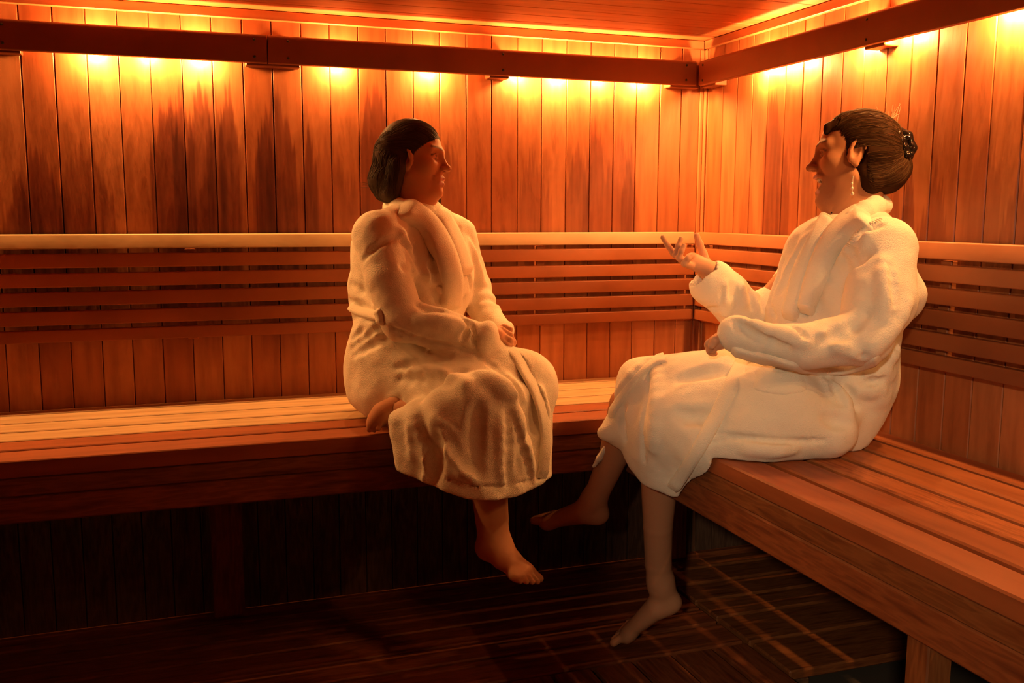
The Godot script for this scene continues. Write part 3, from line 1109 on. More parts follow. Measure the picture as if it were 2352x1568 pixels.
func face_parts(parent: Node3D, o: Vector3, fw: Vector3, up: Vector3, sd: Vector3, sc: float, laugh: bool, origin: Vector3) -> void:
	var P := func(a: float, b: float, c: float) -> Vector3:
		return o + (fw * a + up * b + sd * c) * sc - origin
	for s in [-1.0, 1.0]:
		var sm := SphereMesh.new()
		sm.radius = 0.0118 * sc
		sm.height = 0.0236 * sc
		sm.radial_segments = 24
		sm.rings = 12
		var e := part("eye", sm, M.eye, parent, P.call(0.0655, 0.0025, 0.031 * s))
		var im := SphereMesh.new()
		im.radius = 0.0062 * sc
		im.height = 0.0124 * sc
		im.radial_segments = 16
		im.rings = 8
		part("iris", im, M.iris, e, (fw * 0.0064 + sd * 0.001) * sc)
	var teeth := Field.new()
	var y := -0.0625 if laugh else -0.0665
	for j in 9:
		var t := (j - 4) / 4.0
		var q := o + (fw * ((0.0805 if laugh else 0.0775) - 0.014 * t * t) + up * y + sd * 0.0185 * t) * sc
		teeth.ell(q, fw - sd * t * 0.5, up, Vector3(0.003, 0.0065 if laugh else 0.005, 0.0026) * sc, 0.001)
	var sk := Hull.new()
	teeth.net(0.0012, sk)
	part("teeth", sk.mesh(origin), M.teeth, parent)


func finger(f: Field, base: Vector3, pts: Array, r: float) -> void:
	# from the knuckle through the two joints to the tip
	var q := [base]
	q.append_array(pts)
	for i in q.size() - 1:
		f.cap(q[i], q[i + 1], r * (1.08 - 0.10 * i), r * (1.0 - 0.10 * i), 0.004)
		if i > 0:
			f.ell(q[i], Vector3.RIGHT, Vector3.UP, Vector3.ONE * r * (1.08 - 0.1 * i), 0.004)


func foot_field(f: Field, ankle: Vector3, heel: Vector3, ball: Vector3, tip: Vector3, up: Vector3, sc := 1.0) -> void:
	# a bare foot: shin end, heel, instep, ball and five toes. tip: end of the big toe; the little toe lies towards `up` crossed with the foot
	var ahead := (ball - heel).normalized()
	var side := ahead.cross(up).normalized()
	up = side.cross(ahead).normalized()
	var toe_dir := (tip - ball).normalized()
	f.cap(ankle, heel + up * 0.034 * sc + ahead * 0.012 * sc, 0.034 * sc, 0.030 * sc, 0.03)
	f.ell(heel + up * 0.026 * sc, ahead, up, Vector3(0.030, 0.027, 0.026) * sc, 0.025)
	for s in [-1.0, 1.0]:
		f.ell(ankle + side * s * 0.032 * sc - up * 0.004, ahead, up, Vector3(0.013, 0.014, 0.008) * sc, 0.012)
	f.flat(heel + ahead * 0.05 * sc + up * 0.042 * sc, ball + up * 0.022 * sc + side * 0.012 * sc, 0.032 * sc, 0.0185 * sc, side, 1.35, 0.03)
	f.flat(heel + ahead * 0.06 * sc + up * 0.02 * sc + side * 0.02 * sc, ball + up * 0.016 * sc + side * 0.028 * sc, 0.02 * sc, 0.016 * sc, side, 1.2, 0.02)
	f.ell(ball + up * 0.018 * sc, ahead, up, Vector3(0.026, 0.018, 0.022) * sc, 0.018)
	f.ell(ball + up * 0.015 * sc + side * 0.05 * sc - ahead * 0.016 * sc, ahead, up, Vector3(0.024, 0.015, 0.018) * sc, 0.018)
	var l := (tip - ball).length()
	var rr := [0.0125, 0.0088, 0.0083, 0.0078, 0.0075]
	for j in 5:
		var b: Vector3 = ball + side * (0.0 + [0.0, 0.021, 0.0355, 0.0485, 0.060][j]) * sc + up * 0.016 * sc - ahead * [0.0, -0.002, 0.004, 0.012, 0.022][j] * sc
		var t: Vector3 = b + toe_dir * l * [1.0, 0.98, 0.86, 0.74, 0.62][j] * 0.9
		var m: Vector3 = b.lerp(t, 0.55) + up * 0.006 * sc * (0.4 if j == 0 else 1.0)
		f.cap(b, m, rr[j] * sc * 1.05, rr[j] * sc * 0.95, 0.006)
		f.cap(m, t - up * 0.003, rr[j] * sc * 0.95, rr[j] * sc * 0.98, 0.003)


# ---------------------------------------------------------------- the two people
func left_woman() -> void:
	var cell := CELL
	var origin := V(-1.1500, 0.7040, 0.4500)
	var who := thing("person", "dark-haired smiling woman in a cream bathrobe sitting on the bench along the back wall", "person", origin)
	var r := Field.new()
	r.noise = M.cloth_noise
	r.amp = 0.0022
	r.stretch = Vector3(16, 16, 16)
	r.flat(V(-1.1452, 1.1747, 0.3848), V(-1.1786, 0.9359, 0.4074), 0.1104, 0.1255, V(-0.8264, 0.1049, 0.5532), 1.420, 0.0502)
	r.cap(V(-1.1562, 1.2530, 0.3698), V(-1.1592, 1.1784, 0.3794), 0.0552, 0.1004, 0.0627)
	r.cap(V(-1.1659, 1.2718, 0.3958), V(-1.2773, 1.2252, 0.4920), 0.0502, 0.0627, 0.0502)
	r.cap(V(-1.1039, 1.2779, 0.3523), V(-1.0033, 1.2124, 0.2790), 0.0452, 0.0577, 0.0502)
	r.ell(V(-1.1850, 0.8364, 0.4194), V(0.9451, 0.0037, 0.3267), V(0.0403, 0.9910, -0.1277), V(0.1832, 0.1480, 0.1882), 0.0753)
	r.cap(V(-1.2862, 1.2196, 0.5004), V(-1.2688, 1.1112, 0.5647), 0.0652, 0.0627, 0.0301)
	r.cap(V(-1.2688, 1.1112, 0.5647), V(-1.2424, 1.0040, 0.6105), 0.0627, 0.0577, 0.0075)
	r.cap(V(-1.2424, 1.0040, 0.6105), V(-1.1504, 0.9849, 0.6451), 0.0577, 0.0527, 0.0100)
	r.cap(V(-1.1504, 0.9849, 0.6451), V(-1.0368, 0.9472, 0.6684), 0.0527, 0.0452, 0.0063)
	r.ell(V(-1.0335, 0.9472, 0.6696), V(0.8960, -0.2740, 0.3494), V(0.3033, 0.9524, -0.0312), V(0.0339, 0.0577, 0.0552), 0.0100)
	r.cap(V(-1.0008, 1.2124, 0.2799), V(-0.9463, 1.0608, 0.2991), 0.0552, 0.0477, 0.0326)
	r.cap(V(-0.9463, 1.0608, 0.2991), V(-0.9386, 0.9927, 0.3542), 0.0477, 0.0401, 0.0075)
	r.cap(V(-0.9386, 0.9927, 0.3542), V(-0.9331, 0.9493, 0.5118), 0.0401, 0.0351, 0.0063)
	r.ell(V(-0.9365, 0.9431, 0.5222), V(0.6398, -0.6981, 0.3213), V(0.6968, 0.7033, 0.1407), V(0.0276, 0.0427, 0.0427), 0.0100)
	r.ell(V(-1.1185, 1.1026, 0.4791), V(0.8121, 0.0420, 0.5820), V(0.0403, 0.9910, -0.1277), V(0.0753, 0.1004, 0.0878), 0.0502)
	r.ell(V(-1.0545, 1.1014, 0.3840), V(0.8121, 0.0420, 0.5820), V(0.0403, 0.9910, -0.1277), V(0.0690, 0.1004, 0.0878), 0.0502)
	r.cap(V(-1.1388, 0.8063, 0.3436), V(-0.9361, 0.8229, 0.6997), 0.1054, 0.0878, 0.0502)
	r.cap(V(-1.2008, 0.8109, 0.5244), V(-1.0694, 0.7972, 0.7533), 0.1154, 0.1004, 0.0502)
	r.cap(V(-0.9885, 0.8321, 0.5948), V(-0.9327, 0.8246, 0.6900), 0.0753, 0.0828, 0.0502)
	r.cap(V(-1.0915, 0.8466, 0.5144), V(-0.9754, 0.8356, 0.7057), 0.0878, 0.0778, 0.0502)
	r.cap(V(-1.2714, 0.7504, 0.7008), V(-1.2464, 0.5836, 0.7440), 0.0326, 0.0401, 0.0276)
	r.cap(V(-1.2277, 0.7638, 0.7354), V(-1.2008, 0.5785, 0.7819), 0.0502, 0.0552, 0.0276)
	r.cap(V(-1.1684, 0.7944, 0.7942), V(-1.1562, 0.5671, 0.8363), 0.0627, 0.0552, 0.0276)
	r.cap(V(-1.1094, 0.8194, 0.8271), V(-1.0985, 0.5664, 0.8724), 0.0678, 0.0527, 0.0276)
	r.cap(V(-1.0394, 0.8202, 0.8245), V(-1.0253, 0.5616, 0.8610), 0.0627, 0.0464, 0.0276)
	r.cap(V(-0.9642, 0.8013, 0.7785), V(-0.9615, 0.5565, 0.8251), 0.0577, 0.0477, 0.0276)
	r.cap(V(-0.9082, 0.8128, 0.7322), V(-0.9214, 0.5534, 0.7861), 0.0452, 0.0351, 0.0276)
	r.cap(V(-1.3010, 0.7832, 0.4403), V(-1.2918, 0.7785, 0.5189), 0.0552, 0.0502, 0.0502)
	r.cap(V(-1.3633, 0.7278, 0.6935), V(-1.3213, 0.7392, 0.6531), 0.0276, 0.0188, 0.0100, -1)
	r.cap(V(-1.2753, 1.1861, 0.3915), V(-1.2845, 1.0377, 0.3882), 0.0627, 0.0577, 0.0502)
	r.cap(V(-1.2992, 1.0807, 0.3770), V(-1.3005, 1.0475, 0.3813), 0.0464, 0.0427, 0.0201)
	
	r.box(V(-1.8000, 0.5528, 0.2190), V(1.9000, 0.1527, 0.4190), 0.004)
	r.box(V(-0.2510, 0.5528, 2.2000), V(0.3510, 0.1527, 1.7000), 0.004)
	r.box(V(0.1263, 1.1500, 1.9000), V(0.1737, 0.8500, 2.1000), 0.004)
	r.box(V(-1.7000, 1.1500, -0.1263), V(2.0000, 0.8500, 0.1737), 0.004)
	r.cap(V(-1.2697, 0.7791, 0.6203), V(-1.2697, 0.7791, 0.6203), 0.0118, 0.0118, 0.0301)
	r.cap(V(-1.2129, 0.7841, 0.8375), V(-1.2004, 0.7594, 0.8492), 0.0090, 0.0124, 0.0301)
	r.cap(V(-1.2004, 0.7594, 0.8492), V(-1.1882, 0.7331, 0.8598), 0.0124, 0.0148, 0.0301)
	r.cap(V(-1.1882, 0.7331, 0.8598), V(-1.1766, 0.7065, 0.8692), 0.0148, 0.0157, 0.0301)
	r.cap(V(-1.1766, 0.7065, 0.8692), V(-1.1646, 0.6823, 0.8788), 0.0157, 0.0148, 0.0301)
	r.cap(V(-1.1646, 0.6823, 0.8788), V(-1.1513, 0.6621, 0.8899), 0.0148, 0.0124, 0.0301)
	r.cap(V(-1.1513, 0.6621, 0.8899), V(-1.1375, 0.6454, 0.9020), 0.0124, 0.0090, 0.0301)
	r.cap(V(-1.0618, 0.7848, 0.8904), V(-1.0584, 0.7617, 0.8916), 0.0081, 0.0112, 0.0301)
	r.cap(V(-1.0584, 0.7617, 0.8916), V(-1.0554, 0.7360, 0.8932), 0.0112, 0.0133, 0.0301)
	r.cap(V(-1.0554, 0.7360, 0.8932), V(-1.0539, 0.7083, 0.8952), 0.0133, 0.0141, 0.0301)
	r.cap(V(-1.0539, 0.7083, 0.8952), V(-1.0548, 0.6809, 0.8977), 0.0141, 0.0133, 0.0301)
	r.cap(V(-1.0548, 0.6809, 0.8977), V(-1.0574, 0.6558, 0.9007), 0.0133, 0.0112, 0.0301)
	r.cap(V(-1.0574, 0.6558, 0.9007), V(-1.0606, 0.6335, 0.9041), 0.0112, 0.0081, 0.0301)
	r.cap(V(-1.0203, 0.8029, 0.8852), V(-1.0151, 0.7791, 0.8850), 0.0070, 0.0095, 0.0301)
	r.cap(V(-1.0151, 0.7791, 0.8850), V(-1.0094, 0.7526, 0.8843), 0.0095, 0.0114, 0.0301)
	r.cap(V(-1.0094, 0.7526, 0.8843), V(-1.0032, 0.7246, 0.8831), 0.0114, 0.0124, 0.0301)
	r.cap(V(-1.0032, 0.7246, 0.8831), V(-0.9972, 0.6972, 0.8811), 0.0124, 0.0124, 0.0301)
	r.cap(V(-0.9972, 0.6972, 0.8811), V(-0.9910, 0.6706, 0.8782), 0.0124, 0.0114, 0.0301)
	r.cap(V(-0.9910, 0.6706, 0.8782), V(-0.9840, 0.6424, 0.8747), 0.0114, 0.0095, 0.0301)
	r.cap(V(-0.9840, 0.6424, 0.8747), V(-0.9760, 0.6112, 0.8710), 0.0095, 0.0070, 0.0301)
	r.cap(V(-1.2536, 0.7738, 0.7753), V(-1.2500, 0.7472, 0.7822), 0.0093, 0.0132, 0.0301)
	r.cap(V(-1.2500, 0.7472, 0.7822), V(-1.2463, 0.7184, 0.7899), 0.0132, 0.0154, 0.0301)
	r.cap(V(-1.2463, 0.7184, 0.7899), V(-1.2425, 0.6886, 0.7982), 0.0154, 0.0154, 0.0301)
	r.cap(V(-1.2425, 0.6886, 0.7982), V(-1.2391, 0.6609, 0.8064), 0.0154, 0.0132, 0.0301)
	r.cap(V(-1.2391, 0.6609, 0.8064), V(-1.2361, 0.6361, 0.8141), 0.0132, 0.0093, 0.0301)
	r.cap(V(-0.9313, 0.8292, 0.8174), V(-0.9285, 0.8027, 0.8211), 0.0061, 0.0083, 0.0301)
	r.cap(V(-0.9285, 0.8027, 0.8211), V(-0.9259, 0.7729, 0.8240), 0.0083, 0.0100, 0.0301)
	r.cap(V(-0.9259, 0.7729, 0.8240), V(-0.9254, 0.7422, 0.8281), 0.0100, 0.0109, 0.0301)
	r.cap(V(-0.9254, 0.7422, 0.8281), V(-0.9284, 0.7136, 0.8348), 0.0109, 0.0109, 0.0301)
	r.cap(V(-0.9284, 0.7136, 0.8348), V(-0.9338, 0.6877, 0.8429), 0.0109, 0.0100, 0.0301)
	r.cap(V(-0.9338, 0.6877, 0.8429), V(-0.9394, 0.6647, 0.8502), 0.0100, 0.0083, 0.0301)
	r.cap(V(-0.9394, 0.6647, 0.8502), V(-0.9444, 0.6445, 0.8561), 0.0083, 0.0061, 0.0301)
	r.cap(V(-1.2167, 1.1737, 0.5538), V(-1.1868, 1.1416, 0.5513), 0.0062, 0.0090, 0.0301)
	r.cap(V(-1.1868, 1.1416, 0.5513), V(-1.1619, 1.1118, 0.5543), 0.0090, 0.0090, 0.0301)
	r.cap(V(-1.1619, 1.1118, 0.5543), V(-1.1400, 1.0849, 0.5613), 0.0090, 0.0062, 0.0301)
	r.cap(V(-1.2259, 1.2260, 0.5444), V(-1.2066, 1.1851, 0.5377), 0.0068, 0.0094, 0.0276)
	r.cap(V(-1.2066, 1.1851, 0.5377), V(-1.1881, 1.1490, 0.5372), 0.0094, 0.0068, 0.0276)
	r.cap(V(-0.9880, 1.1949, 0.3588), V(-0.9758, 1.1621, 0.3556), 0.0062, 0.0090, 0.0301)
	r.cap(V(-0.9758, 1.1621, 0.3556), V(-0.9595, 1.1230, 0.3510), 0.0090, 0.0090, 0.0301)
	r.cap(V(-0.9595, 1.1230, 0.3510), V(-0.9395, 1.0770, 0.3468), 0.0090, 0.0062, 0.0301)
	r.cap(V(-0.9824, 1.0280, 0.3641), V(-0.9467, 1.0333, 0.3643), 0.0080, 0.0110, 0.0276)
	r.cap(V(-0.9467, 1.0333, 0.3643), V(-0.9149, 1.0330, 0.3630), 0.0110, 0.0080, 0.0276)
	r.cap(V(-0.9801, 0.9946, 0.3595), V(-0.9476, 1.0046, 0.3921), 0.0068, 0.0094, 0.0251)
	r.cap(V(-0.9476, 1.0046, 0.3921), V(-0.9143, 1.0085, 0.4124), 0.0094, 0.0068, 0.0251)
	r.cap(V(-1.2168, 1.0101, 0.6764), V(-1.1905, 1.0080, 0.6833), 0.0068, 0.0098, 0.0301)
	r.cap(V(-1.1905, 1.0080, 0.6833), V(-1.1622, 1.0042, 0.6898), 0.0098, 0.0110, 0.0301)
	r.cap(V(-1.1622, 1.0042, 0.6898), V(-1.1335, 0.9984, 0.6948), 0.0110, 0.0098, 0.0301)
	r.cap(V(-1.1335, 0.9984, 0.6948), V(-1.1061, 0.9914, 0.6984), 0.0098, 0.0068, 0.0301)
	r.cap(V(-1.1003, 0.8853, 0.8344), V(-1.0836, 0.8761, 0.8502), 0.0088, 0.0126, 0.0301)
	r.cap(V(-1.0836, 0.8761, 0.8502), V(-1.0646, 0.8653, 0.8636), 0.0126, 0.0141, 0.0301)
	r.cap(V(-1.0646, 0.8653, 0.8636), V(-1.0444, 0.8532, 0.8735), 0.0141, 0.0126, 0.0301)
	r.cap(V(-1.0444, 0.8532, 0.8735), V(-1.0247, 0.8406, 0.8807), 0.0126, 0.0088, 0.0301)
	r.cap(V(-1.2238, 0.8747, 0.6540), V(-1.1987, 0.8731, 0.6902), 0.0088, 0.0126, 0.0301)
	r.cap(V(-1.1987, 0.8731, 0.6902), V(-1.1746, 0.8712, 0.7353), 0.0126, 0.0141, 0.0301)
	r.cap(V(-1.1746, 0.8712, 0.7353), V(-1.1549, 0.8699, 0.7925), 0.0141, 0.0126, 0.0301)
	r.cap(V(-1.1549, 0.8699, 0.7925), V(-1.1407, 0.8699, 0.8580), 0.0126, 0.0088, 0.0301)
	r.cap(V(-1.3238, 0.9665, 0.5174), V(-1.2907, 0.9908, 0.5314), 0.0079, 0.0079, 0.0276)
	r.cap(V(-1.3369, 0.9318, 0.5203), V(-1.3045, 0.9625, 0.5390), 0.0066, 0.0066, 0.0251)
	r.cap(V(-1.1907, 1.2624, 0.4987), V(-1.1880, 1.2322, 0.5102), 0.0060, 0.0086, 0.0181, -1)
	r.cap(V(-1.1880, 1.2322, 0.5102), V(-1.1860, 1.1969, 0.5288), 0.0086, 0.0096, 0.0181, -1)
	r.cap(V(-1.1860, 1.1969, 0.5288), V(-1.1826, 1.1553, 0.5516), 0.0096, 0.0086, 0.0181, -1)
	r.cap(V(-1.1826, 1.1553, 0.5516), V(-1.1758, 1.1101, 0.5707), 0.0086, 0.0060, 0.0181, -1)
	r.cap(V(-1.1744, 1.2742, 0.4825), V(-1.1557, 1.2396, 0.4963), 0.0053, 0.0073, 0.0141, -1)
	r.cap(V(-1.1557, 1.2396, 0.4963), V(-1.1437, 1.2074, 0.5136), 0.0073, 0.0087, 0.0141, -1)
	r.cap(V(-1.1437, 1.2074, 0.5136), V(-1.1391, 1.1757, 0.5332), 0.0087, 0.0095, 0.0141, -1)
	r.cap(V(-1.1391, 1.1757, 0.5332), V(-1.1392, 1.1428, 0.5510), 0.0095, 0.0095, 0.0141, -1)
	r.cap(V(-1.1392, 1.1428, 0.5510), V(-1.1399, 1.1097, 0.5619), 0.0095, 0.0087, 0.0141, -1)
	r.cap(V(-1.1399, 1.1097, 0.5619), V(-1.1379, 1.0781, 0.5619), 0.0087, 0.0073, 0.0141, -1)
	r.cap(V(-1.1379, 1.0781, 0.5619), V(-1.1333, 1.0486, 0.5528), 0.0073, 0.0053, 0.0141, -1)
	r.cap(V(-1.2444, 1.2216, 0.5667), V(-1.2810, 1.2082, 0.5746), 0.0034, 0.0049, 0.0141, -1)
	r.cap(V(-1.2810, 1.2082, 0.5746), V(-1.3124, 1.1878, 0.5725), 0.0049, 0.0049, 0.0141, -1)
	r.cap(V(-1.3124, 1.1878, 0.5725), V(-1.3377, 1.1607, 0.5607), 0.0049, 0.0034, 0.0141, -1)
	r.cap(V(-1.2307, 1.2079, 0.5608), V(-1.2017, 1.1779, 0.5603), 0.0049, 0.0072, 0.0120, -1)
	r.cap(V(-1.2017, 1.1779, 0.5603), V(-1.1833, 1.1475, 0.5640), 0.0072, 0.0072, 0.0120, -1)
	r.cap(V(-1.1833, 1.1475, 0.5640), V(-1.1760, 1.1159, 0.5712), 0.0072, 0.0049, 0.0120, -1)
	r.cap(V(-1.2393, 1.1441, 0.6109), V(-1.2035, 1.1234, 0.5838), 0.0060, 0.0086, 0.0161, -1)
	r.cap(V(-1.2035, 1.1234, 0.5838), V(-1.1737, 1.1032, 0.5700), 0.0086, 0.0096, 0.0161, -1)
	r.cap(V(-1.1737, 1.1032, 0.5700), V(-1.1477, 1.0789, 0.5624), 0.0096, 0.0086, 0.0161, -1)
	r.cap(V(-1.1477, 1.0789, 0.5624), V(-1.1207, 1.0482, 0.5510), 0.0086, 0.0060, 0.0161, -1)
	r.cap(V(-1.2103, 1.0463, 0.6490), V(-1.1856, 1.0355, 0.6677), 0.0062, 0.0085, 0.0161, -1)
	r.cap(V(-1.1856, 1.0355, 0.6677), V(-1.1569, 1.0328, 0.6702), 0.0085, 0.0062, 0.0161, -1)
	r.cap(V(-1.1413, 1.1203, 0.5655), V(-1.1235, 1.0887, 0.5605), 0.0046, 0.0064, 0.0120, -1)
	r.cap(V(-1.1235, 1.0887, 0.5605), V(-1.1007, 1.0594, 0.5499), 0.0064, 0.0046, 0.0120, -1)
	r.cap(V(-1.2954, 1.0167, 0.5167), V(-1.2954, 1.0167, 0.5167), 0.0072, 0.0072, 0.0120, -1)
	r.cap(V(-1.2825, 0.9909, 0.6526), V(-1.2597, 0.9795, 0.6582), 0.0053, 0.0073, 0.0090, -1)
	r.cap(V(-1.2597, 0.9795, 0.6582), V(-1.2342, 0.9681, 0.6623), 0.0073, 0.0087, 0.0090, -1)
	r.cap(V(-1.2342, 0.9681, 0.6623), V(-1.2058, 0.9577, 0.6668), 0.0087, 0.0095, 0.0090, -1)
	r.cap(V(-1.2058, 0.9577, 0.6668), V(-1.1750, 0.9494, 0.6741), 0.0095, 0.0095, 0.0090, -1)
	r.cap(V(-1.1750, 0.9494, 0.6741), V(-1.1423, 0.9427, 0.6839), 0.0095, 0.0087, 0.0090, -1)
	r.cap(V(-1.1423, 0.9427, 0.6839), V(-1.1095, 0.9356, 0.6944), 0.0087, 0.0073, 0.0090, -1)
	r.cap(V(-1.1095, 0.9356, 0.6944), V(-1.0777, 0.9270, 0.7045), 0.0073, 0.0053, 0.0090, -1)
	r.cap(V(-1.2655, 0.9723, 0.6558), V(-1.2438, 0.9336, 0.6268), 0.0020, 0.0027, 0.0050, -1)
	r.cap(V(-1.2438, 0.9336, 0.6268), V(-1.2216, 0.9101, 0.6249), 0.0027, 0.0032, 0.0050, -1)
	r.cap(V(-1.2216, 0.9101, 0.6249), V(-1.1954, 0.9047, 0.6431), 0.0032, 0.0034, 0.0050, -1)
	r.cap(V(-1.1954, 0.9047, 0.6431), V(-1.1654, 0.9095, 0.6630), 0.0034, 0.0032, 0.0050, -1)
	r.cap(V(-1.1654, 0.9095, 0.6630), V(-1.1374, 0.9156, 0.6785), 0.0032, 0.0027, 0.0050, -1)
	r.cap(V(-1.1374, 0.9156, 0.6785), V(-1.1134, 0.9197, 0.6909), 0.0027, 0.0020, 0.0050, -1)
	r.cap(V(-1.0950, 1.0160, 0.6683), V(-1.0931, 0.9970, 0.6887), 0.0049, 0.0072, 0.0100, -1)
	r.cap(V(-1.0931, 0.9970, 0.6887), V(-1.0966, 0.9778, 0.6999), 0.0072, 0.0072, 0.0100, -1)
	r.cap(V(-1.0966, 0.9778, 0.6999), V(-1.1049, 0.9582, 0.7027), 0.0072, 0.0049, 0.0100, -1)
	r.cap(V(-1.0765, 0.9982, 0.6900), V(-1.0727, 0.9590, 0.7031), 0.0054, 0.0075, 0.0070, -1)
	r.cap(V(-1.0727, 0.9590, 0.7031), V(-1.0696, 0.9206, 0.7133), 0.0075, 0.0054, 0.0070, -1)
	r.cap(V(-1.3564, 0.9205, 0.4830), V(-1.3420, 0.9409, 0.5099), 0.0056, 0.0082, 0.0181, -1)
	r.cap(V(-1.3420, 0.9409, 0.5099), V(-1.3237, 0.9590, 0.5312), 0.0082, 0.0082, 0.0181, -1)
	r.cap(V(-1.3237, 0.9590, 0.5312), V(-1.3011, 0.9745, 0.5475), 0.0082, 0.0056, 0.0181, -1)
	r.cap(V(-1.3540, 0.9428, 0.4701), V(-1.3393, 0.9630, 0.4950), 0.0046, 0.0064, 0.0141, -1)
	r.cap(V(-1.3393, 0.9630, 0.4950), V(-1.3249, 0.9815, 0.5241), 0.0064, 0.0046, 0.0141, -1)
	r.cap(V(-1.3548, 0.8997, 0.4982), V(-1.3352, 0.9175, 0.5230), 0.0049, 0.0072, 0.0181, -1)
	r.cap(V(-1.3352, 0.9175, 0.5230), V(-1.3113, 0.9339, 0.5428), 0.0072, 0.0072, 0.0181, -1)
	r.cap(V(-1.3113, 0.9339, 0.5428), V(-1.2831, 0.9488, 0.5582), 0.0072, 0.0049, 0.0181, -1)
	r.cap(V(-1.2565, 0.8801, 0.6156), V(-1.2354, 0.8864, 0.6288), 0.0038, 0.0054, 0.0181, -1)
	r.cap(V(-1.2354, 0.8864, 0.6288), V(-1.2121, 0.8929, 0.6430), 0.0054, 0.0063, 0.0181, -1)
	r.cap(V(-1.2121, 0.8929, 0.6430), V(-1.1868, 0.8991, 0.6578), 0.0063, 0.0063, 0.0181, -1)
	r.cap(V(-1.1868, 0.8991, 0.6578), V(-1.1618, 0.9042, 0.6727), 0.0063, 0.0054, 0.0181, -1)
	r.cap(V(-1.1618, 0.9042, 0.6727), V(-1.1383, 0.9082, 0.6871), 0.0054, 0.0038, 0.0181, -1)
	r.cap(V(-1.2553, 0.8529, 0.6355), V(-1.2374, 0.8547, 0.6649), 0.0031, 0.0042, 0.0261, -1)
	r.cap(V(-1.2374, 0.8547, 0.6649), V(-1.2182, 0.8584, 0.6995), 0.0042, 0.0050, 0.0261, -1)
	r.cap(V(-1.2182, 0.8584, 0.6995), V(-1.1983, 0.8653, 0.7380), 0.0050, 0.0053, 0.0261, -1)
	r.cap(V(-1.1983, 0.8653, 0.7380), V(-1.1776, 0.8749, 0.7704), 0.0053, 0.0050, 0.0261, -1)
	r.cap(V(-1.1776, 0.8749, 0.7704), V(-1.1531, 0.8828, 0.7791), 0.0050, 0.0042, 0.0261, -1)
	r.cap(V(-1.1531, 0.8828, 0.7791), V(-1.1239, 0.8866, 0.7604), 0.0042, 0.0031, 0.0261, -1)
	r.cap(V(-0.9681, 0.9270, 0.7188), V(-0.9614, 0.9093, 0.7492), 0.0030, 0.0040, 0.0070, -1)
	r.cap(V(-0.9614, 0.9093, 0.7492), V(-0.9533, 0.8882, 0.7757), 0.0040, 0.0048, 0.0070, -1)
	r.cap(V(-0.9533, 0.8882, 0.7757), V(-0.9449, 0.8639, 0.7988), 0.0048, 0.0054, 0.0070, -1)
	r.cap(V(-0.9449, 0.8639, 0.7988), V(-0.9374, 0.8381, 0.8192), 0.0054, 0.0055, 0.0070, -1)
	r.cap(V(-0.9374, 0.8381, 0.8192), V(-0.9301, 0.8109, 0.8338), 0.0055, 0.0054, 0.0070, -1)
	r.cap(V(-0.9301, 0.8109, 0.8338), V(-0.9238, 0.7816, 0.8421), 0.0054, 0.0048, 0.0070, -1)
	r.cap(V(-0.9238, 0.7816, 0.8421), V(-0.9206, 0.7514, 0.8479), 0.0048, 0.0040, 0.0070, -1)
	r.cap(V(-0.9206, 0.7514, 0.8479), V(-0.9200, 0.7219, 0.8537), 0.0040, 0.0030, 0.0070, -1)
	r.cap(V(-1.0243, 0.8778, 0.8435), V(-1.0165, 0.8591, 0.8644), 0.0043, 0.0059, 0.0181, -1)
	r.cap(V(-1.0165, 0.8591, 0.8644), V(-1.0046, 0.8345, 0.8702), 0.0059, 0.0071, 0.0181, -1)
	r.cap(V(-1.0046, 0.8345, 0.8702), V(-0.9919, 0.8047, 0.8659), 0.0071, 0.0075, 0.0181, -1)
	r.cap(V(-0.9919, 0.8047, 0.8659), V(-0.9857, 0.7753, 0.8695), 0.0075, 0.0071, 0.0181, -1)
	r.cap(V(-0.9857, 0.7753, 0.8695), V(-0.9868, 0.7497, 0.8847), 0.0071, 0.0059, 0.0181, -1)
	r.cap(V(-0.9868, 0.7497, 0.8847), V(-0.9901, 0.7268, 0.9014), 0.0059, 0.0043, 0.0181, -1)
	r.cap(V(-1.0666, 0.9165, 0.7186), V(-1.0430, 0.8970, 0.7696), 0.0049, 0.0072, 0.0141, -1)
	r.cap(V(-1.0430, 0.8970, 0.7696), V(-1.0251, 0.8769, 0.8232), 0.0072, 0.0072, 0.0141, -1)
	r.cap(V(-1.0251, 0.8769, 0.8232), V(-1.0123, 0.8554, 0.8775), 0.0072, 0.0049, 0.0141, -1)
	r.cap(V(-1.2864, 0.7857, 0.6159), V(-1.2609, 0.7977, 0.6434), 0.0063, 0.0063, 0.0120, -1)
	r.cap(V(-1.2009, 0.7629, 0.8720), V(-1.1895, 0.7380, 0.8828), 0.0060, 0.0086, 0.0221, -1)
	r.cap(V(-1.1895, 0.7380, 0.8828), V(-1.1744, 0.7105, 0.8942), 0.0086, 0.0096, 0.0221, -1)
	r.cap(V(-1.1744, 0.7105, 0.8942), V(-1.1527, 0.6819, 0.9052), 0.0096, 0.0086, 0.0221, -1)
	r.cap(V(-1.1527, 0.6819, 0.9052), V(-1.1256, 0.6551, 0.9145), 0.0086, 0.0060, 0.0221, -1)
	r.cap(V(-1.0454, 0.7955, 0.8961), V(-1.0460, 0.7728, 0.9043), 0.0038, 0.0052, 0.0161, -1)
	r.cap(V(-1.0460, 0.7728, 0.9043), V(-1.0465, 0.7479, 0.9114), 0.0052, 0.0062, 0.0161, -1)
	r.cap(V(-1.0465, 0.7479, 0.9114), V(-1.0475, 0.7215, 0.9163), 0.0062, 0.0068, 0.0161, -1)
	r.cap(V(-1.0475, 0.7215, 0.9163), V(-1.0493, 0.6953, 0.9191), 0.0068, 0.0068, 0.0161, -1)
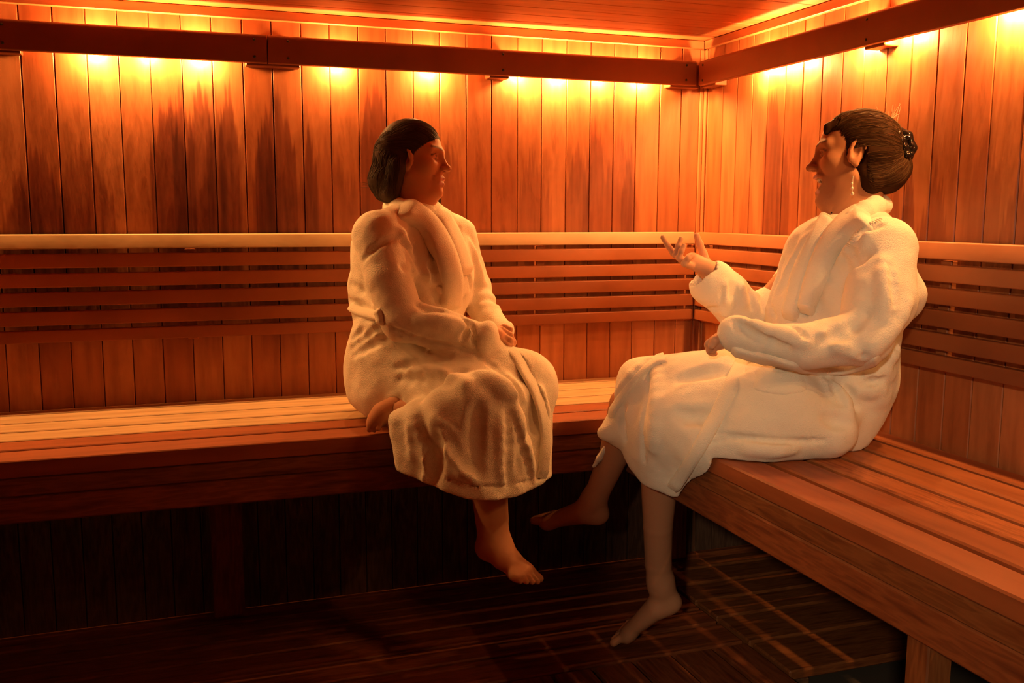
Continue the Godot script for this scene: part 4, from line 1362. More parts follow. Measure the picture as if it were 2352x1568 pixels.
	r.cap(V(-1.0493, 0.6953, 0.9191), V(-1.0500, 0.6691, 0.9190), 0.0068, 0.0062, 0.0161, -1)
	r.cap(V(-1.0500, 0.6691, 0.9190), V(-1.0471, 0.6423, 0.9141), 0.0062, 0.0052, 0.0161, -1)
	r.cap(V(-1.0471, 0.6423, 0.9141), V(-1.0409, 0.6152, 0.9045), 0.0052, 0.0038, 0.0161, -1)
	r.cap(V(-1.0327, 0.7901, 0.8999), V(-1.0226, 0.7552, 0.9034), 0.0044, 0.0061, 0.0100, -1)
	r.cap(V(-1.0226, 0.7552, 0.9034), V(-1.0133, 0.7249, 0.9045), 0.0061, 0.0073, 0.0100, -1)
	r.cap(V(-1.0133, 0.7249, 0.9045), V(-1.0037, 0.6964, 0.9029), 0.0073, 0.0077, 0.0100, -1)
	r.cap(V(-1.0037, 0.6964, 0.9029), V(-0.9935, 0.6662, 0.8989), 0.0077, 0.0073, 0.0100, -1)
	r.cap(V(-0.9935, 0.6662, 0.8989), V(-0.9841, 0.6360, 0.8927), 0.0073, 0.0061, 0.0100, -1)
	r.cap(V(-0.9841, 0.6360, 0.8927), V(-0.9760, 0.6073, 0.8848), 0.0061, 0.0044, 0.0100, -1)
	r.cap(V(-0.9221, 0.7298, 0.8524), V(-0.9457, 0.6999, 0.8627), 0.0042, 0.0061, 0.0141, -1)
	r.cap(V(-0.9457, 0.6999, 0.8627), V(-0.9549, 0.6677, 0.8688), 0.0061, 0.0061, 0.0141, -1)
	r.cap(V(-0.9549, 0.6677, 0.8688), V(-0.9480, 0.6307, 0.8664), 0.0061, 0.0042, 0.0141, -1)
	r.cap(V(-1.2214, 0.7554, 0.8537), V(-1.2167, 0.7218, 0.8465), 0.0066, 0.0095, 0.0301, -1)
	r.cap(V(-1.2167, 0.7218, 0.8465), V(-1.2143, 0.6889, 0.8422), 0.0095, 0.0107, 0.0301, -1)
	r.cap(V(-1.2143, 0.6889, 0.8422), V(-1.2147, 0.6596, 0.8403), 0.0107, 0.0095, 0.0301, -1)
	r.cap(V(-1.2147, 0.6596, 0.8403), V(-1.2167, 0.6345, 0.8392), 0.0095, 0.0066, 0.0301, -1)
	r.cap(V(-1.1184, 0.8216, 0.8928), V(-1.1226, 0.7991, 0.8942), 0.0063, 0.0089, 0.0301, -1)
	r.cap(V(-1.1226, 0.7991, 0.8942), V(-1.1264, 0.7736, 0.8956), 0.0089, 0.0105, 0.0301, -1)
	r.cap(V(-1.1264, 0.7736, 0.8956), V(-1.1287, 0.7444, 0.8977), 0.0105, 0.0105, 0.0301, -1)
	r.cap(V(-1.1287, 0.7444, 0.8977), V(-1.1290, 0.7137, 0.9011), 0.0105, 0.0089, 0.0301, -1)
	r.cap(V(-1.1290, 0.7137, 0.9011), V(-1.1279, 0.6836, 0.9056), 0.0089, 0.0063, 0.0301, -1)
	r.cap(V(-1.0287, 1.0426, 0.4591), V(-1.0287, 1.0426, 0.4591), 0.0063, 0.0063, 0.0120, -1)
	r.cap(V(-1.0779, 1.0111, 0.6626), V(-1.0779, 1.0111, 0.6626), 0.0063, 0.0063, 0.0120, -1)
	r.cap(V(-1.0846, 0.9961, 0.6970), V(-1.0846, 0.9961, 0.6970), 0.0045, 0.0045, 0.0100, -1)
	r.cap(V(-1.0123, 1.2435, 0.3605), V(-1.0125, 1.2137, 0.3876), 0.0044, 0.0063, 0.0141, -1)
	r.cap(V(-1.0125, 1.2137, 0.3876), V(-1.0161, 1.1833, 0.4192), 0.0063, 0.0073, 0.0141, -1)
	r.cap(V(-1.0161, 1.1833, 0.4192), V(-1.0202, 1.1520, 0.4453), 0.0073, 0.0073, 0.0141, -1)
	r.cap(V(-1.0202, 1.1520, 0.4453), V(-1.0161, 1.1158, 0.4502), 0.0073, 0.0063, 0.0141, -1)
	r.cap(V(-1.0161, 1.1158, 0.4502), V(-1.0011, 1.0722, 0.4330), 0.0063, 0.0044, 0.0141, -1)
	r.cap(V(-1.3482, 1.0397, 0.3912), V(-1.3301, 1.0302, 0.4436), 0.0062, 0.0085, 0.0161, -1)
	r.cap(V(-1.3301, 1.0302, 0.4436), V(-1.3079, 1.0218, 0.5016), 0.0085, 0.0062, 0.0161, -1)
	r.cap(V(-1.3440, 1.0898, 0.4062), V(-1.3241, 1.0716, 0.4509), 0.0046, 0.0064, 0.0161, -1)
	r.cap(V(-1.3241, 1.0716, 0.4509), V(-1.3061, 1.0473, 0.4932), 0.0064, 0.0046, 0.0161, -1)
	r.cap(V(-1.2701, 0.7351, 0.7970), V(-1.2666, 0.7097, 0.8044), 0.0040, 0.0057, 0.0301, -1)
	r.cap(V(-1.2666, 0.7097, 0.8044), V(-1.2630, 0.6819, 0.8089), 0.0057, 0.0064, 0.0301, -1)
	r.cap(V(-1.2630, 0.6819, 0.8089), V(-1.2591, 0.6523, 0.8071), 0.0064, 0.0057, 0.0301, -1)
	r.cap(V(-1.2591, 0.6523, 0.8071), V(-1.2550, 0.6226, 0.7991), 0.0057, 0.0040, 0.0301, -1)
	r.cap(V(-1.2710, 0.6479, 0.7703), V(-1.2571, 0.6483, 0.8020), 0.0015, 0.0019, 0.0040, -1)
	r.cap(V(-1.2571, 0.6483, 0.8020), V(-1.2388, 0.6456, 0.8267), 0.0019, 0.0022, 0.0040, -1)
	r.cap(V(-1.2388, 0.6456, 0.8267), V(-1.2164, 0.6404, 0.8466), 0.0022, 0.0025, 0.0040, -1)
	r.cap(V(-1.2164, 0.6404, 0.8466), V(-1.1922, 0.6348, 0.8665), 0.0025, 0.0027, 0.0040, -1)
	r.cap(V(-1.1922, 0.6348, 0.8665), V(-1.1670, 0.6296, 0.8860), 0.0027, 0.0029, 0.0040, -1)
	r.cap(V(-1.1670, 0.6296, 0.8860), V(-1.1404, 0.6255, 0.9023), 0.0029, 0.0030, 0.0040, -1)
	r.cap(V(-1.1404, 0.6255, 0.9023), V(-1.1119, 0.6224, 0.9118), 0.0030, 0.0030, 0.0040, -1)
	r.cap(V(-1.1119, 0.6224, 0.9118), V(-1.0807, 0.6196, 0.9128), 0.0030, 0.0029, 0.0040, -1)
	r.cap(V(-1.0807, 0.6196, 0.9128), V(-1.0480, 0.6179, 0.9076), 0.0029, 0.0027, 0.0040, -1)
	r.cap(V(-1.0480, 0.6179, 0.9076), V(-1.0148, 0.6174, 0.8984), 0.0027, 0.0025, 0.0040, -1)
	r.cap(V(-1.0148, 0.6174, 0.8984), V(-0.9806, 0.6166, 0.8826), 0.0025, 0.0022, 0.0040, -1)
	r.cap(V(-0.9806, 0.6166, 0.8826), V(-0.9452, 0.6134, 0.8574), 0.0022, 0.0019, 0.0040, -1)
	r.cap(V(-0.9452, 0.6134, 0.8574), V(-0.9101, 0.6078, 0.8250), 0.0019, 0.0015, 0.0040, -1)
	r.cut(V(-1.2724, 0.6240, 0.7398), V(-0.3149, -0.9488, 0.0266), 0.0063)
	r.cut(V(-1.1087, 0.5715, 0.8041), V(-0.0403, -0.9910, 0.1277), 0.0063)
	r.cut(V(-1.0189, 0.5696, 0.8354), V(0.2312, -0.9487, 0.2157), 0.0063)
	var robe_skin := Hull.new()
	r.net(cell, robe_skin)
	robe_skin.keep_largest()
	var robe := part("bathrobe", robe_skin.mesh(origin), M.terry, who, Vector3.ZERO, "cream terry bathrobe with a shawl collar")
	var co := Field.new()
	co.noise = M.cloth_noise
	co.amp = 0.001
	co.stretch = Vector3(24, 24, 24)
	co.cap(V(-1.2071, 1.2989, 0.2816), V(-1.2134, 1.3037, 0.3427), 0.0188, 0.0197, 0.0176)
	co.cap(V(-1.2134, 1.3037, 0.3427), V(-1.2063, 1.3047, 0.4092), 0.0197, 0.0205, 0.0176)
	co.cap(V(-1.2063, 1.3047, 0.4092), V(-1.1880, 1.2938, 0.4544), 0.0205, 0.0213, 0.0176)
	var c := Hull.new()
	co.net(0.005, c)
	sheet(c, 9, [V(-1.0904, 1.2900, 0.3756), V(-1.0827, 1.2983, 0.3858), V(-1.0821, 1.3015, 0.3992), V(-1.0907, 1.2979, 0.4136), V(-1.1004, 1.2931, 0.4271), V(-1.1108, 1.2875, 0.4385), V(-1.1202, 1.2821, 0.4471), V(-1.1292, 1.2748, 0.4451), V(-1.1378, 1.2663, 0.4358), V(-1.0646, 1.2788, 0.3816), V(-1.0567, 1.2859, 0.3929), V(-1.0565, 1.2887, 0.4073), V(-1.0662, 1.2856, 0.4236), V(-1.0775, 1.2817, 0.4397), V(-1.0895, 1.2769, 0.4534), V(-1.1001, 1.2722, 0.4636), V(-1.1099, 1.2647, 0.4626), V(-1.1185, 1.2555, 0.4543), V(-1.0517, 1.2588, 0.3832), V(-1.0437, 1.2655, 0.3946), V(-1.0435, 1.2685, 0.4094), V(-1.0540, 1.2662, 0.4272), V(-1.0663, 1.2632, 0.4451), V(-1.0793, 1.2593, 0.4604), V(-1.0907, 1.2552, 0.4716), V(-1.1007, 1.2476, 0.4713), V(-1.1093, 1.2378, 0.4636), V(-1.0424, 1.2394, 0.3895), V(-1.0343, 1.2464, 0.4008), V(-1.0345, 1.2499, 0.4162), V(-1.0456, 1.2481, 0.4353), V(-1.0585, 1.2457, 0.4544), V(-1.0722, 1.2423, 0.4710), V(-1.0841, 1.2386, 0.4830), V(-1.0944, 1.2311, 0.4831), V(-1.1029, 1.2210, 0.4757), V(-1.0357, 1.2203, 0.3999), V(-1.0276, 1.2274, 0.4111), V(-1.0280, 1.2312, 0.4270), V(-1.0394, 1.2298, 0.4466), V(-1.0525, 1.2277, 0.4665), V(-1.0666, 1.2248, 0.4839), V(-1.0790, 1.2215, 0.4966), V(-1.0895, 1.2143, 0.4969), V(-1.0982, 1.2044, 0.4895), V(-1.0296, 1.2009, 0.4106), V(-1.0220, 1.2083, 0.4222), V(-1.0225, 1.2121, 0.4386), V(-1.0338, 1.2107, 0.4584), V(-1.0470, 1.2089, 0.4788), V(-1.0614, 1.2065, 0.4971), V(-1.0741, 1.2037, 0.5103), V(-1.0852, 1.1970, 0.5107), V(-1.0944, 1.1878, 0.5030), V(-1.0229, 1.1812, 0.4179), V(-1.0166, 1.1890, 0.4304), V(-1.0172, 1.1925, 0.4476), V(-1.0282, 1.1910, 0.4681), V(-1.0415, 1.1895, 0.4892), V(-1.0563, 1.1875, 0.5085), V(-1.0693, 1.1852, 0.5222), V(-1.0811, 1.1794, 0.5233), V(-1.0912, 1.1714, 0.5156), V(-1.0163, 1.1618, 0.4220), V(-1.0111, 1.1693, 0.4354), V(-1.0119, 1.1723, 0.4529), V(-1.0227, 1.1708, 0.4743), V(-1.0359, 1.1695, 0.4964), V(-1.0510, 1.1680, 0.5168), V(-1.0644, 1.1662, 0.5312), V(-1.0771, 1.1616, 0.5337), V(-1.0885, 1.1552, 0.5265), V(-1.0114, 1.1437, 0.4244), V(-1.0053, 1.1494, 0.4381), V(-1.0061, 1.1515, 0.4552), V(-1.0168, 1.1505, 0.4769), V(-1.0302, 1.1496, 0.4996), V(-1.0456, 1.1486, 0.5213), V(-1.0593, 1.1472, 0.5368), V(-1.0729, 1.1438, 0.5402), V(-1.0853, 1.1392, 0.5334), V(-1.0075, 1.1273, 0.4252), V(-0.9992, 1.1304, 0.4382), V(-0.9996, 1.1313, 0.4546), V(-1.0106, 1.1308, 0.4756), V(-1.0243, 1.1304, 0.4989), V(-1.0402, 1.1299, 0.5221), V(-1.0543, 1.1289, 0.5386), V(-1.0681, 1.1267, 0.5416), V(-1.0808, 1.1238, 0.5342), V(-1.0166, 1.1109, 0.4157), V(-1.0057, 1.1121, 0.4263), V(-1.0049, 1.1121, 0.4416), V(-1.0167, 1.1117, 0.4618), V(-1.0315, 1.1114, 0.4868), V(-1.0478, 1.1111, 0.5111), V(-1.0616, 1.1105, 0.5278), V(-1.0745, 1.1093, 0.5284), V(-1.0864, 1.1080, 0.5194)])
	sheet(c, 9, [V(-1.1974, 1.3015, 0.4035), V(-1.1956, 1.3149, 0.4138), V(-1.1984, 1.3202, 0.4221), V(-1.2075, 1.3119, 0.4485), V(-1.2165, 1.3013, 0.4751), V(-1.2248, 1.2889, 0.4967), V(-1.2328, 1.2774, 0.5150), V(-1.2424, 1.2641, 0.5189), V(-1.2532, 1.2508, 0.5119), V(-1.1721, 1.3078, 0.4277), V(-1.1706, 1.3199, 0.4399), V(-1.1726, 1.3247, 0.4492), V(-1.1803, 1.3164, 0.4689), V(-1.1878, 1.3047, 0.4893), V(-1.1941, 1.2915, 0.5044), V(-1.2004, 1.2797, 0.5164), V(-1.2090, 1.2682, 0.5151), V(-1.2188, 1.2572, 0.5046), V(-1.1512, 1.2965, 0.4377), V(-1.1478, 1.3061, 0.4520), V(-1.1483, 1.3095, 0.4627), V(-1.1565, 1.3016, 0.4776), V(-1.1660, 1.2908, 0.4927), V(-1.1744, 1.2788, 0.5024), V(-1.1820, 1.2685, 0.5102), V(-1.1903, 1.2591, 0.5057), V(-1.1984, 1.2506, 0.4924), V(-1.1338, 1.2832, 0.4413), V(-1.1285, 1.2915, 0.4562), V(-1.1287, 1.2942, 0.4685), V(-1.1384, 1.2873, 0.4819), V(-1.1501, 1.2778, 0.4952), V(-1.1606, 1.2673, 0.5023), V(-1.1689, 1.2585, 0.5076), V(-1.1769, 1.2500, 0.5018), V(-1.1844, 1.2420, 0.4880), V(-1.1193, 1.2680, 0.4426), V(-1.1127, 1.2765, 0.4573), V(-1.1134, 1.2795, 0.4714), V(-1.1246, 1.2737, 0.4852), V(-1.1385, 1.2655, 0.4985), V(-1.1508, 1.2561, 0.5049), V(-1.1587, 1.2484, 0.5080), V(-1.1660, 1.2402, 0.5016), V(-1.1749, 1.2311, 0.4889), V(-1.1074, 1.2517, 0.4464), V(-1.1005, 1.2611, 0.4607), V(-1.1018, 1.2648, 0.4758), V(-1.1141, 1.2601, 0.4903), V(-1.1297, 1.2532, 0.5039), V(-1.1434, 1.2446, 0.5103), V(-1.1511, 1.2375, 0.5123), V(-1.1571, 1.2290, 0.5053), V(-1.1666, 1.2189, 0.4936), V(-1.0979, 1.2349, 0.4544), V(-1.0910, 1.2450, 0.4684), V(-1.0928, 1.2496, 0.4837), V(-1.1060, 1.2459, 0.4986), V(-1.1227, 1.2401, 0.5121), V(-1.1374, 1.2322, 0.5186), V(-1.1455, 1.2256, 0.5217), V(-1.1506, 1.2168, 0.5148), V(-1.1590, 1.2058, 0.5029), V(-1.0907, 1.2179, 0.4657), V(-1.0835, 1.2282, 0.4795), V(-1.0855, 1.2333, 0.4949), V(-1.0994, 1.2305, 0.5099), V(-1.1166, 1.2256, 0.5229), V(-1.1318, 1.2187, 0.5295), V(-1.1408, 1.2128, 0.5344), V(-1.1457, 1.2038, 0.5282), V(-1.1525, 1.1922, 0.5158), V(-1.0853, 1.2006, 0.4788), V(-1.0776, 1.2106, 0.4925), V(-1.0794, 1.2158, 0.5081), V(-1.0935, 1.2136, 0.5229), V(-1.1108, 1.2097, 0.5351), V(-1.1265, 1.2039, 0.5414), V(-1.1368, 1.1988, 0.5466), V(-1.1416, 1.1899, 0.5403), V(-1.1461, 1.1781, 0.5272), V(-1.0811, 1.1832, 0.4917), V(-1.0726, 1.1923, 0.5056), V(-1.0740, 1.1972, 0.5212), V(-1.0880, 1.1954, 0.5355), V(-1.1051, 1.1923, 0.5470), V(-1.1219, 1.1876, 0.5526), V(-1.1343, 1.1830, 0.5558), V(-1.1381, 1.1748, 0.5476), V(-1.1376, 1.1638, 0.5332), V(-1.0776, 1.1656, 0.5028), V(-1.0682, 1.1733, 0.5167), V(-1.0691, 1.1775, 0.5325), V(-1.0829, 1.1761, 0.5463), V(-1.0996, 1.1737, 0.5572), V(-1.1176, 1.1698, 0.5623), V(-1.1329, 1.1653, 0.5621), V(-1.1352, 1.1583, 0.5513), V(-1.1282, 1.1501, 0.5367), V(-1.0743, 1.1479, 0.5108), V(-1.0642, 1.1539, 0.5250), V(-1.0646, 1.1571, 0.5409), V(-1.0781, 1.1560, 0.5543), V(-1.0943, 1.1540, 0.5651), V(-1.1128, 1.1509, 0.5700), V(-1.1299, 1.1467, 0.5680), V(-1.1320, 1.1413, 0.5553), V(-1.1216, 1.1365, 0.5412), V(-1.0712, 1.1301, 0.5155), V(-1.0604, 1.1341, 0.5299), V(-1.0604, 1.1362, 0.5459), V(-1.0737, 1.1355, 0.5594), V(-1.0897, 1.1339, 0.5701), V(-1.1078, 1.1312, 0.5753), V(-1.1253, 1.1276, 0.5736), V(-1.1286, 1.1243, 0.5602), V(-1.1180, 1.1229, 0.5457), V(-1.0682, 1.1122, 0.5176), V(-1.0573, 1.1139, 0.5323), V(-1.0568, 1.1148, 0.5477), V(-1.0700, 1.1144, 0.5613), V(-1.0859, 1.1133, 0.5723), V(-1.1038, 1.1110, 0.5774), V(-1.1206, 1.1081, 0.5761), V(-1.1250, 1.1074, 0.5637), V(-1.1167, 1.1095, 0.5482), V(-1.0660, 1.0938, 0.5188), V(-1.0559, 1.0931, 0.5340), V(-1.0549, 1.0928, 0.5478), V(-1.0675, 1.0929, 0.5603), V(-1.0835, 1.0925, 0.5714), V(-1.1012, 1.0911, 0.5762), V(-1.1166, 1.0895, 0.5751), V(-1.1217, 1.0913, 0.5648), V(-1.1175, 1.0960, 0.5487), V(-1.0649, 1.0745, 0.5189), V(-1.0568, 1.0716, 0.5348), V(-1.0557, 1.0701, 0.5468), V(-1.0670, 1.0708, 0.5570), V(-1.0827, 1.0716, 0.5678), V(-1.0997, 1.0722, 0.5725), V(-1.1136, 1.0727, 0.5722), V(-1.1196, 1.0758, 0.5635), V(-1.1190, 1.0811, 0.5472), V(-1.0650, 1.0549, 0.5154), V(-1.0586, 1.0501, 0.5316), V(-1.0579, 1.0476, 0.5429), V(-1.0680, 1.0489, 0.5511), V(-1.0829, 1.0512, 0.5619), V(-1.0990, 1.0541, 0.5676), V(-1.1124, 1.0568, 0.5686), V(-1.1192, 1.0604, 0.5599), V(-1.1202, 1.0649, 0.5430), V(-1.0658, 1.0362, 0.5068), V(-1.0598, 1.0299, 0.5228), V(-1.0595, 1.0268, 0.5348), V(-1.0691, 1.0286, 0.5428), V(-1.0832, 1.0317, 0.5545), V(-1.0988, 1.0360, 0.5623), V(-1.1121, 1.0402, 0.5648), V(-1.1200, 1.0446, 0.5556), V(-1.1223, 1.0488, 0.5382), V(-1.0761, 1.0272, 0.4809), V(-1.0696, 1.0197, 0.4964), V(-1.0700, 1.0162, 0.5097), V(-1.0801, 1.0185, 0.5193), V(-1.0931, 1.0218, 0.5319), V(-1.1066, 1.0259, 0.5410), V(-1.1175, 1.0295, 0.5437), V(-1.1252, 1.0344, 0.5343), V(-1.1298, 1.0390, 0.5169)])
	part("collar", c.mesh(origin), M.terry, robe)
	var fl := Hull.new()
	sheet(fl, 9, [V(-0.9552, 0.9263, 0.6840), V(-0.9563, 0.9311, 0.6867), V(-0.9596, 0.9335, 0.6913), V(-0.9660, 0.9322, 0.6981), V(-0.9739, 0.9308, 0.7079), V(-0.9812, 0.9284, 0.7155), V(-0.9870, 0.9258, 0.7206), V(-0.9896, 0.9214, 0.7218), V(-0.9900, 0.9160, 0.7206), V(-0.9543, 0.9223, 0.7140), V(-0.9557, 0.9269, 0.7170), V(-0.9594, 0.9289, 0.7208), V(-0.9650, 0.9274, 0.7257), V(-0.9720, 0.9258, 0.7338), V(-0.9786, 0.9233, 0.7397), V(-0.9842, 0.9205, 0.7436), V(-0.9867, 0.9163, 0.7439), V(-0.9871, 0.9112, 0.7419), V(-0.9516, 0.9110, 0.7377), V(-0.9531, 0.9152, 0.7414), V(-0.9574, 0.9167, 0.7454), V(-0.9625, 0.9151, 0.7488), V(-0.9687, 0.9138, 0.7559), V(-0.9746, 0.9114, 0.7607), V(-0.9801, 0.9089, 0.7643), V(-0.9829, 0.9050, 0.7642), V(-0.9837, 0.9003, 0.7616), V(-0.9459, 0.8973, 0.7518), V(-0.9469, 0.9012, 0.7566), V(-0.9518, 0.9027, 0.7621), V(-0.9571, 0.9014, 0.7658), V(-0.9632, 0.9004, 0.7732), V(-0.9693, 0.8984, 0.7786), V(-0.9755, 0.8965, 0.7841), V(-0.9792, 0.8932, 0.7847), V(-0.9811, 0.8889, 0.7822), V(-0.9382, 0.8821, 0.7576), V(-0.9382, 0.8858, 0.7630), V(-0.9431, 0.8879, 0.7709), V(-0.9496, 0.8872, 0.7771), V(-0.9566, 0.8865, 0.7859), V(-0.9636, 0.8850, 0.7930), V(-0.9710, 0.8839, 0.8015), V(-0.9758, 0.8812, 0.8037), V(-0.9790, 0.8774, 0.8016), V(-0.9315, 0.8672, 0.7643), V(-0.9309, 0.8709, 0.7696), V(-0.9352, 0.8733, 0.7782), V(-0.9428, 0.8732, 0.7871), V(-0.9508, 0.8727, 0.7969), V(-0.9586, 0.8716, 0.8050), V(-0.9665, 0.8709, 0.8145), V(-0.9717, 0.8684, 0.8171), V(-0.9754, 0.8649, 0.8153), V(-0.9280, 0.8533, 0.7794), V(-0.9275, 0.8570, 0.7841), V(-0.9315, 0.8592, 0.7914), V(-0.9391, 0.8592, 0.8005), V(-0.9469, 0.8588, 0.8094), V(-0.9544, 0.8578, 0.8166), V(-0.9616, 0.8568, 0.8238), V(-0.9664, 0.8543, 0.8251), V(-0.9697, 0.8509, 0.8227), V(-0.9256, 0.8391, 0.7972), V(-0.9256, 0.8425, 0.8018), V(-0.9297, 0.8441, 0.8078), V(-0.9368, 0.8441, 0.8156), V(-0.9438, 0.8438, 0.8231), V(-0.9507, 0.8428, 0.8288), V(-0.9572, 0.8416, 0.8336), V(-0.9614, 0.8392, 0.8335), V(-0.9641, 0.8361, 0.8302), V(-0.9211, 0.8222, 0.8077), V(-0.9210, 0.8250, 0.8130), V(-0.9256, 0.8265, 0.8198), V(-0.9330, 0.8269, 0.8279), V(-0.9397, 0.8269, 0.8347), V(-0.9467, 0.8264, 0.8406), V(-0.9533, 0.8255, 0.8454), V(-0.9576, 0.8235, 0.8452), V(-0.9604, 0.8210, 0.8417), V(-0.9149, 0.8030, 0.8109), V(-0.9141, 0.8053, 0.8170), V(-0.9190, 0.8070, 0.8260), V(-0.9274, 0.8079, 0.8354), V(-0.9343, 0.8083, 0.8421), V(-0.9419, 0.8085, 0.8489), V(-0.9492, 0.8084, 0.8550), V(-0.9540, 0.8071, 0.8553), V(-0.9572, 0.8051, 0.8518), V(-0.9098, 0.7839, 0.8134), V(-0.9084, 0.7857, 0.8197), V(-0.9132, 0.7875, 0.8299), V(-0.9221, 0.7888, 0.8398), V(-0.9293, 0.7894, 0.8458), V(-0.9371, 0.7901, 0.8526), V(-0.9449, 0.7908, 0.8594), V(-0.9500, 0.7901, 0.8600), V(-0.9534, 0.7887, 0.8565), V(-0.9073, 0.7662, 0.8183), V(-0.9056, 0.7676, 0.8242), V(-0.9097, 0.7692, 0.8338), V(-0.9186, 0.7708, 0.8432), V(-0.9259, 0.7715, 0.8484), V(-0.9336, 0.7725, 0.8541), V(-0.9414, 0.7737, 0.8609), V(-0.9465, 0.7736, 0.8614), V(-0.9501, 0.7725, 0.8578), V(-0.9074, 0.7500, 0.8256), V(-0.9054, 0.7511, 0.8311), V(-0.9087, 0.7524, 0.8389), V(-0.9171, 0.7539, 0.8467), V(-0.9243, 0.7547, 0.8509), V(-0.9318, 0.7558, 0.8554), V(-0.9392, 0.7571, 0.8612), V(-0.9440, 0.7572, 0.8610), V(-0.9472, 0.7565, 0.8569), V(-0.9096, 0.7347, 0.8355), V(-0.9075, 0.7356, 0.8405), V(-0.9101, 0.7367, 0.8461), V(-0.9175, 0.7379, 0.8510), V(-0.9244, 0.7387, 0.8539), V(-0.9314, 0.7395, 0.8568), V(-0.9381, 0.7404, 0.8603), V(-0.9420, 0.7404, 0.8587), V(-0.9441, 0.7398, 0.8538), V(-0.9126, 0.7192, 0.8461), V(-0.9111, 0.7205, 0.8508), V(-0.9128, 0.7213, 0.8539), V(-0.9191, 0.7223, 0.8563), V(-0.9260, 0.7231, 0.8578), V(-0.9325, 0.7235, 0.8586), V(-0.9382, 0.7237, 0.8594), V(-0.9410, 0.7234, 0.8563), V(-0.9418, 0.7228, 0.8510), V(-0.9154, 0.7034, 0.8552), V(-0.9150, 0.7049, 0.8594), V(-0.9156, 0.7053, 0.8603), V(-0.9215, 0.7064, 0.8619), V(-0.9288, 0.7075, 0.8629), V(-0.9352, 0.7077, 0.8617), V(-0.9400, 0.7075, 0.8603), V(-0.9416, 0.7067, 0.8563), V(-0.9413, 0.7059, 0.8509), V(-0.9181, 0.6871, 0.8610), V(-0.9181, 0.6883, 0.8649), V(-0.9181, 0.6883, 0.8650), V(-0.9239, 0.6896, 0.8668), V(-0.9319, 0.6912, 0.8681), V(-0.9387, 0.6916, 0.8658), V(-0.9431, 0.6913, 0.8628), V(-0.9437, 0.6904, 0.8585), V(-0.9425, 0.6893, 0.8532), V(-0.9200, 0.6698, 0.8623), V(-0.9200, 0.6703, 0.8665), V(-0.9202, 0.6701, 0.8672), V(-0.9257, 0.6714, 0.8690), V(-0.9341, 0.6733, 0.8712), V(-0.9414, 0.6741, 0.8690), V(-0.9459, 0.6741, 0.8655), V(-0.9462, 0.6734, 0.8610), V(-0.9446, 0.6725, 0.8559), V(-0.9209, 0.6504, 0.8590), V(-0.9205, 0.6502, 0.8637), V(-0.9209, 0.6501, 0.8653), V(-0.9263, 0.6514, 0.8672), V(-0.9347, 0.6535, 0.8709), V(-0.9425, 0.6548, 0.8702), V(-0.9474, 0.6553, 0.8675), V(-0.9483, 0.6552, 0.8633), V(-0.9476, 0.6549, 0.8580), V(-0.9209, 0.6288, 0.8529), V(-0.9196, 0.6286, 0.8574), V(-0.9199, 0.6286, 0.8591), V(-0.9258, 0.6305, 0.8626), V(-0.9341, 0.6330, 0.8679), V(-0.9420, 0.6348, 0.8695), V(-0.9476, 0.6358, 0.8689), V(-0.9502, 0.6362, 0.8656), V(-0.9518, 0.6364, 0.8605), V(-0.9235, 0.6058, 0.8412), V(-0.9218, 0.6061, 0.8451), V(-0.9217, 0.6064, 0.8462), V(-0.9288, 0.6094, 0.8530), V(-0.9366, 0.6123, 0.8592), V(-0.9439, 0.6145, 0.8626), V(-0.9502, 0.6163, 0.8647), V(-0.9553, 0.6172, 0.8635), V(-0.9599, 0.6179, 0.8599)])
	part("flap_edge", fl.mesh(origin), M.terry, robe)
	var b := Hull.new()
